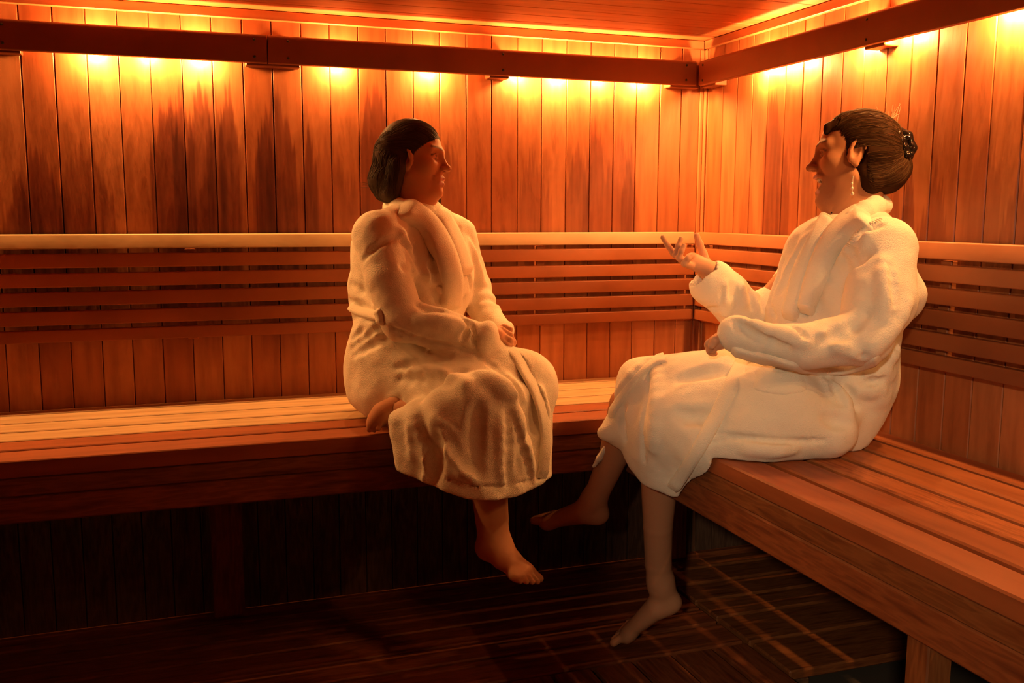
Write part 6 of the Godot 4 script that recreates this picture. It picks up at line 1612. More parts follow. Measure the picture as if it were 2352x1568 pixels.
	r.cap(V(-0.9394, 0.6647, 0.8502), V(-0.9444, 0.6445, 0.8561), 0.0083, 0.0061, 0.0301)
	r.cap(V(-1.2167, 1.1737, 0.5538), V(-1.1868, 1.1416, 0.5513), 0.0062, 0.0090, 0.0301)
	r.cap(V(-1.1868, 1.1416, 0.5513), V(-1.1619, 1.1118, 0.5543), 0.0090, 0.0090, 0.0301)
	r.cap(V(-1.1619, 1.1118, 0.5543), V(-1.1400, 1.0849, 0.5613), 0.0090, 0.0062, 0.0301)
	r.cap(V(-1.2259, 1.2260, 0.5444), V(-1.2066, 1.1851, 0.5377), 0.0068, 0.0094, 0.0276)
	r.cap(V(-1.2066, 1.1851, 0.5377), V(-1.1881, 1.1490, 0.5372), 0.0094, 0.0068, 0.0276)
	r.cap(V(-0.9880, 1.1949, 0.3588), V(-0.9758, 1.1621, 0.3556), 0.0062, 0.0090, 0.0301)
	r.cap(V(-0.9758, 1.1621, 0.3556), V(-0.9595, 1.1230, 0.3510), 0.0090, 0.0090, 0.0301)
	r.cap(V(-0.9595, 1.1230, 0.3510), V(-0.9395, 1.0770, 0.3468), 0.0090, 0.0062, 0.0301)
	r.cap(V(-0.9824, 1.0280, 0.3641), V(-0.9467, 1.0333, 0.3643), 0.0080, 0.0110, 0.0276)
	r.cap(V(-0.9467, 1.0333, 0.3643), V(-0.9149, 1.0330, 0.3630), 0.0110, 0.0080, 0.0276)
	r.cap(V(-0.9801, 0.9946, 0.3595), V(-0.9476, 1.0046, 0.3921), 0.0068, 0.0094, 0.0251)
	r.cap(V(-0.9476, 1.0046, 0.3921), V(-0.9143, 1.0085, 0.4124), 0.0094, 0.0068, 0.0251)
	r.cap(V(-1.2168, 1.0101, 0.6764), V(-1.1905, 1.0080, 0.6833), 0.0068, 0.0098, 0.0301)
	r.cap(V(-1.1905, 1.0080, 0.6833), V(-1.1622, 1.0042, 0.6898), 0.0098, 0.0110, 0.0301)
	r.cap(V(-1.1622, 1.0042, 0.6898), V(-1.1335, 0.9984, 0.6948), 0.0110, 0.0098, 0.0301)
	r.cap(V(-1.1335, 0.9984, 0.6948), V(-1.1061, 0.9914, 0.6984), 0.0098, 0.0068, 0.0301)
	r.cap(V(-1.1003, 0.8853, 0.8344), V(-1.0836, 0.8761, 0.8502), 0.0088, 0.0126, 0.0301)
	r.cap(V(-1.0836, 0.8761, 0.8502), V(-1.0646, 0.8653, 0.8636), 0.0126, 0.0141, 0.0301)
	r.cap(V(-1.0646, 0.8653, 0.8636), V(-1.0444, 0.8532, 0.8735), 0.0141, 0.0126, 0.0301)
	r.cap(V(-1.0444, 0.8532, 0.8735), V(-1.0247, 0.8406, 0.8807), 0.0126, 0.0088, 0.0301)
	r.cap(V(-1.2238, 0.8747, 0.6540), V(-1.1987, 0.8731, 0.6902), 0.0088, 0.0126, 0.0301)
	r.cap(V(-1.1987, 0.8731, 0.6902), V(-1.1746, 0.8712, 0.7353), 0.0126, 0.0141, 0.0301)
	r.cap(V(-1.1746, 0.8712, 0.7353), V(-1.1549, 0.8699, 0.7925), 0.0141, 0.0126, 0.0301)
	r.cap(V(-1.1549, 0.8699, 0.7925), V(-1.1407, 0.8699, 0.8580), 0.0126, 0.0088, 0.0301)
	r.cap(V(-1.3238, 0.9665, 0.5174), V(-1.2907, 0.9908, 0.5314), 0.0079, 0.0079, 0.0276)
	r.cap(V(-1.3369, 0.9318, 0.5203), V(-1.3045, 0.9625, 0.5390), 0.0066, 0.0066, 0.0251)
	r.cap(V(-0.2505, 1.0853, 1.3518), V(-0.2697, 1.0601, 1.3520), 0.0081, 0.0114, 0.0262)
	r.cap(V(-0.2697, 1.0601, 1.3520), V(-0.2918, 1.0357, 1.3536), 0.0114, 0.0134, 0.0262)
	r.cap(V(-0.2918, 1.0357, 1.3536), V(-0.3147, 1.0141, 1.3545), 0.0134, 0.0134, 0.0262)
	r.cap(V(-0.3147, 1.0141, 1.3545), V(-0.3347, 0.9945, 1.3502), 0.0134, 0.0114, 0.0262)
	r.cap(V(-0.3347, 0.9945, 1.3502), V(-0.3519, 0.9749, 1.3403), 0.0114, 0.0081, 0.0262)
	r.cap(V(-0.2814, 1.2382, 1.2415), V(-0.2861, 1.2179, 1.2203), 0.0070, 0.0097, 0.0262)
	r.cap(V(-0.2861, 1.2179, 1.2203), V(-0.2862, 1.1948, 1.1948), 0.0097, 0.0116, 0.0262)
	r.cap(V(-0.2862, 1.1948, 1.1948), V(-0.2842, 1.1687, 1.1700), 0.0116, 0.0123, 0.0262)
	r.cap(V(-0.2842, 1.1687, 1.1700), V(-0.2862, 1.1410, 1.1527), 0.0123, 0.0116, 0.0262)
	r.cap(V(-0.2862, 1.1410, 1.1527), V(-0.2929, 1.1138, 1.1426), 0.0116, 0.0097, 0.0262)
	r.cap(V(-0.2929, 1.1138, 1.1426), V(-0.3013, 1.0879, 1.1354), 0.0097, 0.0070, 0.0262)
	r.cap(V(-0.2796, 1.1804, 1.3018), V(-0.2854, 1.1534, 1.3173), 0.0073, 0.0103, 0.0262)
	r.cap(V(-0.2854, 1.1534, 1.3173), V(-0.2918, 1.1261, 1.3306), 0.0103, 0.0120, 0.0262)
	r.cap(V(-0.2918, 1.1261, 1.3306), V(-0.2985, 1.1002, 1.3394), 0.0120, 0.0120, 0.0262)
	r.cap(V(-0.2985, 1.1002, 1.3394), V(-0.3047, 1.0774, 1.3443), 0.0120, 0.0103, 0.0262)
	r.cap(V(-0.3047, 1.0774, 1.3443), V(-0.3106, 1.0570, 1.3479), 0.0103, 0.0073, 0.0262)
	r.cap(V(-0.5536, 1.0352, 1.1485), V(-0.5315, 1.0254, 1.1807), 0.0065, 0.0092, 0.0262)
	r.cap(V(-0.5315, 1.0254, 1.1807), V(-0.5123, 1.0175, 1.2111), 0.0092, 0.0107, 0.0262)
	r.cap(V(-0.5123, 1.0175, 1.2111), V(-0.4961, 1.0113, 1.2391), 0.0107, 0.0107, 0.0262)
	r.cap(V(-0.4961, 1.0113, 1.2391), V(-0.4818, 1.0060, 1.2636), 0.0107, 0.0092, 0.0262)
	r.cap(V(-0.4818, 1.0060, 1.2636), V(-0.4686, 1.0012, 1.2846), 0.0092, 0.0065, 0.0262)
	r.cap(V(-0.4283, 1.0161, 1.2998), V(-0.4030, 0.9954, 1.3149), 0.0069, 0.0095, 0.0262)
	r.cap(V(-0.4030, 0.9954, 1.3149), V(-0.3735, 0.9792, 1.3301), 0.0095, 0.0069, 0.0262)
	r.cap(V(-0.1737, 0.9668, 1.2375), V(-0.1935, 0.9476, 1.2350), 0.0079, 0.0109, 0.0218)
	r.cap(V(-0.1935, 0.9476, 1.2350), V(-0.2095, 0.9280, 1.2304), 0.0109, 0.0079, 0.0218)
	r.cap(V(-0.1991, 0.9149, 1.2344), V(-0.2211, 0.9039, 1.2262), 0.0079, 0.0109, 0.0262)
	r.cap(V(-0.2211, 0.9039, 1.2262), V(-0.2425, 0.8940, 1.2193), 0.0109, 0.0079, 0.0262)
	r.cap(V(-0.2040, 0.8664, 1.2289), V(-0.2294, 0.8654, 1.2210), 0.0079, 0.0109, 0.0262)
	r.cap(V(-0.2294, 0.8654, 1.2210), V(-0.2555, 0.8671, 1.2141), 0.0109, 0.0079, 0.0262)
	r.cap(V(-0.3357, 0.8886, 1.1937), V(-0.3198, 0.8622, 1.2117), 0.0081, 0.0118, 0.0262)
	r.cap(V(-0.3198, 0.8622, 1.2117), V(-0.3126, 0.8406, 1.2303), 0.0118, 0.0118, 0.0262)
	r.cap(V(-0.3126, 0.8406, 1.2303), V(-0.3127, 0.8233, 1.2492), 0.0118, 0.0081, 0.0262)
	r.cap(V(-0.6210, 0.9017, 0.8249), V(-0.6492, 0.8805, 0.8282), 0.0051, 0.0073, 0.0175)
	r.cap(V(-0.6492, 0.8805, 0.8282), V(-0.6722, 0.8577, 0.8246), 0.0073, 0.0082, 0.0175)
	r.cap(V(-0.6722, 0.8577, 0.8246), V(-0.6879, 0.8322, 0.8106), 0.0082, 0.0073, 0.0175)
	r.cap(V(-0.6879, 0.8322, 0.8106), V(-0.6983, 0.8046, 0.7884), 0.0073, 0.0051, 0.0175)
	r.cap(V(-0.6345, 0.8720, 0.8975), V(-0.6444, 0.8539, 0.9174), 0.0068, 0.0093, 0.0262)
	r.cap(V(-0.6444, 0.8539, 0.9174), V(-0.6571, 0.8340, 0.9424), 0.0093, 0.0111, 0.0262)
	r.cap(V(-0.6571, 0.8340, 0.9424), V(-0.6703, 0.8119, 0.9674), 0.0111, 0.0121, 0.0262)
	r.cap(V(-0.6703, 0.8119, 0.9674), V(-0.6801, 0.7867, 0.9843), 0.0121, 0.0121, 0.0262)
	r.cap(V(-0.6801, 0.7867, 0.9843), V(-0.6855, 0.7580, 0.9909), 0.0121, 0.0111, 0.0262)
	r.cap(V(-0.6855, 0.7580, 0.9909), V(-0.6873, 0.7285, 0.9892), 0.0111, 0.0093, 0.0262)
	r.cap(V(-0.6873, 0.7285, 0.9892), V(-0.6867, 0.7005, 0.9829), 0.0093, 0.0068, 0.0262)
	r.cap(V(-0.4283, 1.0982, 0.8725), V(-0.4227, 1.0591, 0.8633), 0.0059, 0.0082, 0.0218)
	r.cap(V(-0.4227, 1.0591, 0.8633), V(-0.4159, 1.0207, 0.8516), 0.0082, 0.0059, 0.0218)
	r.cap(V(-0.3775, 1.0911, 0.8743), V(-0.3722, 1.0453, 0.8820), 0.0069, 0.0069, 0.0196)
	r.cap(V(-0.3235, 1.0677, 0.8635), V(-0.3231, 1.0352, 0.8784), 0.0059, 0.0082, 0.0196)
	r.cap(V(-0.3231, 1.0352, 0.8784), V(-0.3220, 1.0036, 0.8908), 0.0082, 0.0059, 0.0196)
	r.cap(V(-0.5464, 0.7347, 1.1944), V(-0.5267, 0.7389, 1.2075), 0.0059, 0.0085, 0.0262)
	r.cap(V(-0.5267, 0.7389, 1.2075), V(-0.5040, 0.7418, 1.2189), 0.0085, 0.0095, 0.0262)
	r.cap(V(-0.5040, 0.7418, 1.2189), V(-0.4796, 0.7429, 1.2279), 0.0095, 0.0085, 0.0262)
	r.cap(V(-0.4796, 0.7429, 1.2279), V(-0.4556, 0.7426, 1.2352), 0.0085, 0.0059, 0.0262)
	r.cap(V(-0.2983, 1.2338, 1.0515), V(-0.3069, 1.2138, 1.0491), 0.0057, 0.0080, 0.0262)
	r.cap(V(-0.3069, 1.2138, 1.0491), V(-0.3158, 1.1913, 1.0447), 0.0080, 0.0094, 0.0262)
	r.cap(V(-0.3158, 1.1913, 1.0447), V(-0.3256, 1.1657, 1.0378), 0.0094, 0.0094, 0.0262)
	r.cap(V(-0.3256, 1.1657, 1.0378), V(-0.3362, 1.1388, 1.0290), 0.0094, 0.0080, 0.0262)
	r.cap(V(-0.3362, 1.1388, 1.0290), V(-0.3467, 1.1125, 1.0194), 0.0080, 0.0057, 0.0262)
	r.cap(V(-0.6403, 0.8846, 0.8541), V(-0.6498, 0.8578, 0.8727), 0.0041, 0.0054, 0.0079, -1)
	r.cap(V(-0.6498, 0.8578, 0.8727), V(-0.6607, 0.8302, 0.8914), 0.0054, 0.0065, 0.0079, -1)
	r.cap(V(-0.6607, 0.8302, 0.8914), V(-0.6735, 0.8034, 0.9104), 0.0065, 0.0072, 0.0079, -1)
	r.cap(V(-0.6735, 0.8034, 0.9104), V(-0.6856, 0.7778, 0.9272), 0.0072, 0.0075, 0.0079, -1)
	r.cap(V(-0.6856, 0.7778, 0.9272), V(-0.6935, 0.7510, 0.9382), 0.0075, 0.0072, 0.0079, -1)
	r.cap(V(-0.6935, 0.7510, 0.9382), V(-0.6957, 0.7209, 0.9429), 0.0072, 0.0065, 0.0079, -1)
	r.cap(V(-0.6957, 0.7209, 0.9429), V(-0.6935, 0.6880, 0.9435), 0.0065, 0.0054, 0.0079, -1)
	r.cap(V(-0.6935, 0.6880, 0.9435), V(-0.6890, 0.6546, 0.9422), 0.0054, 0.0041, 0.0079, -1)
	r.cap(V(-0.5068, 0.9316, 0.9054), V(-0.5068, 0.9316, 0.9054), 0.0042, 0.0042, 0.0052, -1)
	r.cap(V(-0.6040, 0.7654, 1.1325), V(-0.5832, 0.7651, 1.1552), 0.0037, 0.0048, 0.0079, -1)
	r.cap(V(-0.5832, 0.7651, 1.1552), V(-0.5632, 0.7649, 1.1776), 0.0048, 0.0057, 0.0079, -1)
	r.cap(V(-0.5632, 0.7649, 1.1776), V(-0.5449, 0.7643, 1.1969), 0.0057, 0.0064, 0.0079, -1)
	r.cap(V(-0.5449, 0.7643, 1.1969), V(-0.5274, 0.7633, 1.2123), 0.0064, 0.0069, 0.0079, -1)
	r.cap(V(-0.5274, 0.7633, 1.2123), V(-0.5084, 0.7622, 1.2244), 0.0069, 0.0070, 0.0079, -1)
	r.cap(V(-0.5084, 0.7622, 1.2244), V(-0.4870, 0.7613, 1.2334), 0.0070, 0.0069, 0.0079, -1)
	r.cap(V(-0.4870, 0.7613, 1.2334), V(-0.4632, 0.7608, 1.2398), 0.0069, 0.0064, 0.0079, -1)
	r.cap(V(-0.4632, 0.7608, 1.2398), V(-0.4371, 0.7607, 1.2457), 0.0064, 0.0057, 0.0079, -1)
	r.cap(V(-0.4371, 0.7607, 1.2457), V(-0.4102, 0.7611, 1.2525), 0.0057, 0.0048, 0.0079, -1)
	r.cap(V(-0.4102, 0.7611, 1.2525), V(-0.3845, 0.7618, 1.2601), 0.0048, 0.0037, 0.0079, -1)
	r.cap(V(-0.6088, 0.7450, 1.1337), V(-0.5920, 0.7513, 1.1482), 0.0036, 0.0052, 0.0061, -1)
	r.cap(V(-0.5920, 0.7513, 1.1482), V(-0.5760, 0.7581, 1.1646), 0.0052, 0.0052, 0.0061, -1)
	r.cap(V(-0.5760, 0.7581, 1.1646), V(-0.5610, 0.7652, 1.1823), 0.0052, 0.0036, 0.0061, -1)
	r.cap(V(-0.4901, 0.9133, 1.1125), V(-0.4938, 0.8907, 1.1575), 0.0018, 0.0025, 0.0035, -1)
	r.cap(V(-0.4938, 0.8907, 1.1575), V(-0.4877, 0.8749, 1.1919), 0.0025, 0.0029, 0.0035, -1)
	r.cap(V(-0.4877, 0.8749, 1.1919), V(-0.4713, 0.8695, 1.2119), 0.0029, 0.0031, 0.0035, -1)
	r.cap(V(-0.4713, 0.8695, 1.2119), V(-0.4482, 0.8750, 1.2181), 0.0031, 0.0029, 0.0035, -1)
	r.cap(V(-0.4482, 0.8750, 1.2181), V(-0.4192, 0.8889, 1.2109), 0.0029, 0.0025, 0.0035, -1)
	r.cap(V(-0.4192, 0.8889, 1.2109), V(-0.3857, 0.9072, 1.1936), 0.0025, 0.0018, 0.0035, -1)
	r.cap(V(-0.3426, 1.0617, 1.3256), V(-0.3716, 1.0380, 1.3217), 0.0068, 0.0099, 0.0227, -1)
	r.cap(V(-0.3716, 1.0380, 1.3217), V(-0.4027, 1.0193, 1.3150), 0.0099, 0.0099, 0.0227, -1)
	r.cap(V(-0.4027, 1.0193, 1.3150), V(-0.4357, 1.0052, 1.3049), 0.0099, 0.0068, 0.0227, -1)
	r.cap(V(-0.2532, 1.2628, 1.2538), V(-0.2774, 1.2455, 1.2339), 0.0045, 0.0062, 0.0105, -1)
	r.cap(V(-0.2774, 1.2455, 1.2339), V(-0.3019, 1.2254, 1.2186), 0.0062, 0.0045, 0.0105, -1)
	r.cap(V(-0.2912, 1.2005, 1.2672), V(-0.2979, 1.1853, 1.2468), 0.0058, 0.0083, 0.0227, -1)
	r.cap(V(-0.2979, 1.1853, 1.2468), V(-0.3002, 1.1689, 1.2201), 0.0083, 0.0093, 0.0227, -1)
	r.cap(V(-0.3002, 1.1689, 1.2201), V(-0.2995, 1.1516, 1.1910), 0.0093, 0.0083, 0.0227, -1)
	r.cap(V(-0.2995, 1.1516, 1.1910), V(-0.2997, 1.1343, 1.1662), 0.0083, 0.0058, 0.0227, -1)
	r.cap(V(-0.3005, 1.2173, 1.2337), V(-0.3018, 1.1991, 1.2103), 0.0051, 0.0074, 0.0175, -1)
	r.cap(V(-0.3018, 1.1991, 1.2103), V(-0.3026, 1.1779, 1.1864), 0.0074, 0.0083, 0.0175, -1)
	r.cap(V(-0.3026, 1.1779, 1.1864), V(-0.3040, 1.1545, 1.1653), 0.0083, 0.0074, 0.0175, -1)
	r.cap(V(-0.3040, 1.1545, 1.1653), V(-0.3066, 1.1313, 1.1487), 0.0074, 0.0051, 0.0175, -1)
	r.cap(V(-0.2766, 1.1741, 1.3218), V(-0.2821, 1.1532, 1.3352), 0.0039, 0.0056, 0.0122, -1)
	r.cap(V(-0.2821, 1.1532, 1.3352), V(-0.2871, 1.1311, 1.3469), 0.0056, 0.0062, 0.0122, -1)
	r.cap(V(-0.2871, 1.1311, 1.3469), V(-0.2912, 1.1086, 1.3557), 0.0062, 0.0056, 0.0122, -1)
	r.cap(V(-0.2912, 1.1086, 1.3557), V(-0.2943, 1.0873, 1.3618), 0.0056, 0.0039, 0.0122, -1)
	r.cap(V(-0.3113, 1.0927, 1.1152), V(-0.3218, 1.0670, 1.1046), 0.0045, 0.0062, 0.0122, -1)
	r.cap(V(-0.3218, 1.0670, 1.1046), V(-0.3330, 1.0421, 1.0957), 0.0062, 0.0045, 0.0122, -1)
	r.cap(V(-0.5674, 1.0377, 1.1422), V(-0.5585, 1.0249, 1.1607), 0.0049, 0.0070, 0.0140, -1)
	r.cap(V(-0.5585, 1.0249, 1.1607), V(-0.5469, 1.0131, 1.1807), 0.0070, 0.0081, 0.0140, -1)
	r.cap(V(-0.5469, 1.0131, 1.1807), V(-0.5326, 1.0035, 1.2030), 0.0081, 0.0081, 0.0140, -1)
	r.cap(V(-0.5326, 1.0035, 1.2030), V(-0.5159, 0.9960, 1.2290), 0.0081, 0.0070, 0.0140, -1)
	r.cap(V(-0.5159, 0.9960, 1.2290), V(-0.4974, 0.9892, 1.2588), 0.0070, 0.0049, 0.0140, -1)
	r.cap(V(-0.4732, 1.0297, 1.2433), V(-0.4732, 1.0200, 1.2684), 0.0051, 0.0070, 0.0079, -1)
	r.cap(V(-0.4732, 1.0200, 1.2684), V(-0.4705, 1.0118, 1.2890), 0.0070, 0.0051, 0.0079, -1)
	r.cap(V(-0.5634, 1.0316, 1.1560), V(-0.5510, 1.0223, 1.1767), 0.0045, 0.0062, 0.0070, -1)
	r.cap(V(-0.5510, 1.0223, 1.1767), V(-0.5393, 1.0148, 1.1984), 0.0062, 0.0045, 0.0070, -1)
	r.cap(V(-0.1786, 0.9711, 1.2458), V(-0.1786, 0.9711, 1.2458), 0.0059, 0.0059, 0.0079, -1)
	r.cap(V(-0.3589, 0.9722, 1.3489), V(-0.3589, 0.9722, 1.3489), 0.0070, 0.0070, 0.0122, -1)
	r.cap(V(-0.2114, 0.8947, 1.2422), V(-0.2333, 0.8889, 1.2342), 0.0053, 0.0073, 0.0140, -1)
	r.cap(V(-0.2333, 0.8889, 1.2342), V(-0.2536, 0.8850, 1.2267), 0.0073, 0.0053, 0.0140, -1)
	r.cap(V(-0.3378, 0.9020, 1.1959), V(-0.2982, 0.8994, 1.2048), 0.0051, 0.0070, 0.0122, -1)
	r.cap(V(-0.2982, 0.8994, 1.2048), V(-0.2607, 0.9031, 1.2185), 0.0070, 0.0051, 0.0122, -1)
	r.cap(V(-0.3064, 0.8949, 1.1957), V(-0.2865, 0.8603, 1.2062), 0.0051, 0.0070, 0.0175, -1)
	r.cap(V(-0.2865, 0.8603, 1.2062), V(-0.2694, 0.8251, 1.2172), 0.0070, 0.0051, 0.0175, -1)
	r.cap(V(-0.3324, 0.9022, 1.1968), V(-0.3316, 0.8741, 1.2204), 0.0038, 0.0052, 0.0140, -1)
	r.cap(V(-0.3316, 0.8741, 1.2204), V(-0.3288, 0.8449, 1.2456), 0.0052, 0.0038, 0.0140, -1)
	r.cap(V(-0.4136, 1.1000, 0.8743), V(-0.4101, 1.0658, 0.8778), 0.0056, 0.0056, 0.0087, -1)
	r.cap(V(-0.3982, 1.0972, 0.8731), V(-0.3956, 1.0716, 0.8761), 0.0036, 0.0050, 0.0079, -1)
	r.cap(V(-0.3956, 1.0716, 0.8761), V(-0.3923, 1.0458, 0.8784), 0.0050, 0.0036, 0.0079, -1)
	r.cap(V(-0.3489, 1.0779, 0.8691), V(-0.3480, 1.0398, 0.8835), 0.0056, 0.0056, 0.0087, -1)
	r.cap(V(-0.3185, 1.0621, 0.8733), V(-0.3174, 1.0281, 0.8926), 0.0056, 0.0056, 0.0087, -1)
	r.cap(V(-0.3578, 1.0584, 0.9726), V(-0.3673, 1.0266, 1.0172), 0.0052, 0.0052, 0.0087, -1)
	r.cap(V(-0.4361, 1.0897, 0.8758), V(-0.4317, 1.0403, 0.8639), 0.0045, 0.0045, 0.0140, -1)
	r.cap(V(-0.4378, 1.0284, 0.8104), V(-0.4371, 1.0342, 0.8326), 0.0039, 0.0054, 0.0087, -1)
	r.cap(V(-0.4371, 1.0342, 0.8326), V(-0.4338, 1.0354, 0.8505), 0.0054, 0.0039, 0.0087, -1)
	r.cap(V(-0.3229, 1.2122, 1.0555), V(-0.3318, 1.1858, 1.0494), 0.0051, 0.0074, 0.0227, -1)
	r.cap(V(-0.3318, 1.1858, 1.0494), V(-0.3407, 1.1567, 1.0409), 0.0074, 0.0083, 0.0227, -1)
	r.cap(V(-0.3407, 1.1567, 1.0409), V(-0.3482, 1.1260, 1.0288), 0.0083, 0.0074, 0.0227, -1)
	r.cap(V(-0.3482, 1.1260, 1.0288), V(-0.3538, 1.0959, 1.0137), 0.0074, 0.0051, 0.0227, -1)
	r.cap(V(-0.3249, 1.1650, 0.9767), V(-0.3369, 1.1204, 0.9723), 0.0053, 0.0073, 0.0192, -1)
	r.cap(V(-0.3369, 1.1204, 0.9723), V(-0.3553, 1.0637, 0.9704), 0.0073, 0.0053, 0.0192, -1)
	r.cap(V(-0.6122, 0.8712, 0.9727), V(-0.5919, 0.8800, 0.9906), 0.0049, 0.0070, 0.0262, -1)
	r.cap(V(-0.5919, 0.8800, 0.9906), V(-0.5692, 0.8887, 1.0094), 0.0070, 0.0081, 0.0262, -1)
	r.cap(V(-0.5692, 0.8887, 1.0094), V(-0.5450, 0.8960, 1.0300), 0.0081, 0.0081, 0.0262, -1)
	r.cap(V(-0.5450, 0.8960, 1.0300), V(-0.5229, 0.9010, 1.0540), 0.0081, 0.0070, 0.0262, -1)
	r.cap(V(-0.5229, 0.9010, 1.0540), V(-0.5049, 0.9049, 1.0813), 0.0070, 0.0049, 0.0262, -1)
	r.cap(V(-0.6496, 0.7990, 1.0452), V(-0.6338, 0.7958, 1.0705), 0.0068, 0.0099, 0.0262, -1)
	r.cap(V(-0.6338, 0.7958, 1.0705), V(-0.6152, 0.7987, 1.0932), 0.0099, 0.0099, 0.0262, -1)
	r.cap(V(-0.6152, 0.7987, 1.0932), V(-0.5932, 0.8087, 1.1124), 0.0099, 0.0068, 0.0262, -1)
	r.cap(V(-0.3775, 0.8132, 1.2543), V(-0.3561, 0.8049, 1.2612), 0.0060, 0.0083, 0.0262, -1)
	r.cap(V(-0.3561, 0.8049, 1.2612), V(-0.3334, 0.7978, 1.2689), 0.0083, 0.0060, 0.0262, -1)
	r.cap(V(-0.7019, 0.7779, 0.8365), V(-0.7040, 0.7367, 0.8426), 0.0060, 0.0083, 0.0157, -1)
	r.cap(V(-0.7040, 0.7367, 0.8426), V(-0.7027, 0.6951, 0.8556), 0.0083, 0.0060, 0.0157, -1)
	r.cut(V(-0.7512, 0.6841, 0.7836), V(-0.7063, -0.6928, -0.1455), 0.0055)
	r.cut(V(-0.6615, 0.5785, 0.8511), V(-0.3803, -0.9249, 0.0006), 0.0055)
	r.cut(V(-0.5851, 0.5472, 0.8927), V(0.1035, -0.9790, 0.1758), 0.0055)
	var robe_skin := Hull.new()
	r.net(cell, robe_skin)
	robe_skin.keep_largest()
	var robe := part("bathrobe", robe_skin.mesh(origin), M.terry, who, Vector3.ZERO, "cream terry bathrobe with a stitched shawl collar")
	var lf := Field.new()
	lf.noise = M.cloth_noise
	lf.amp = 0.001
	lf.stretch = Vector3(24, 24, 24)
	lf.flat(V(-0.6417, 0.7140, 0.7158), V(-0.6978, 0.6050, 0.6853), 0.0109, 0.0076, V(-0.8061, -0.3034, 0.5081), 2.200, 0.0109)
	lf.flat(V(-0.6978, 0.6050, 0.6853), V(-0.7126, 0.5830, 0.6833), 0.0076, 0.0055, V(-0.8061, -0.3034, 0.5081), 2.000, 0.0109)
	var lw := Hull.new()
	lf.net(0.004, lw)
	part("lower_flap", lw.mesh(origin), M.terry, robe)
	var co := Field.new()
	co.noise = M.cloth_noise
	co.amp = 0.001
	co.stretch = Vector3(24, 24, 24)
	co.cap(V(-0.0579, 1.3048, 0.9989), V(-0.0934, 1.3089, 1.0608), 0.0229, 0.0225, 0.0196)
	co.cap(V(-0.0934, 1.3089, 1.0608), V(-0.1494, 1.3072, 1.1057), 0.0225, 0.0220, 0.0196)
	co.cap(V(-0.1494, 1.3072, 1.1057), V(-0.1963, 1.2952, 1.1286), 0.0220, 0.0216, 0.0196)
	co.cap(V(-0.1963, 1.2952, 1.1286), V(-0.2334, 1.2751, 1.1346), 0.0216, 0.0212, 0.0196)
	co.cap(V(-0.2334, 1.2751, 1.1346), V(-0.2563, 1.2549, 1.1296), 0.0212, 0.0207, 0.0196)
	var c := Hull.new()
	co.net(0.005, c)
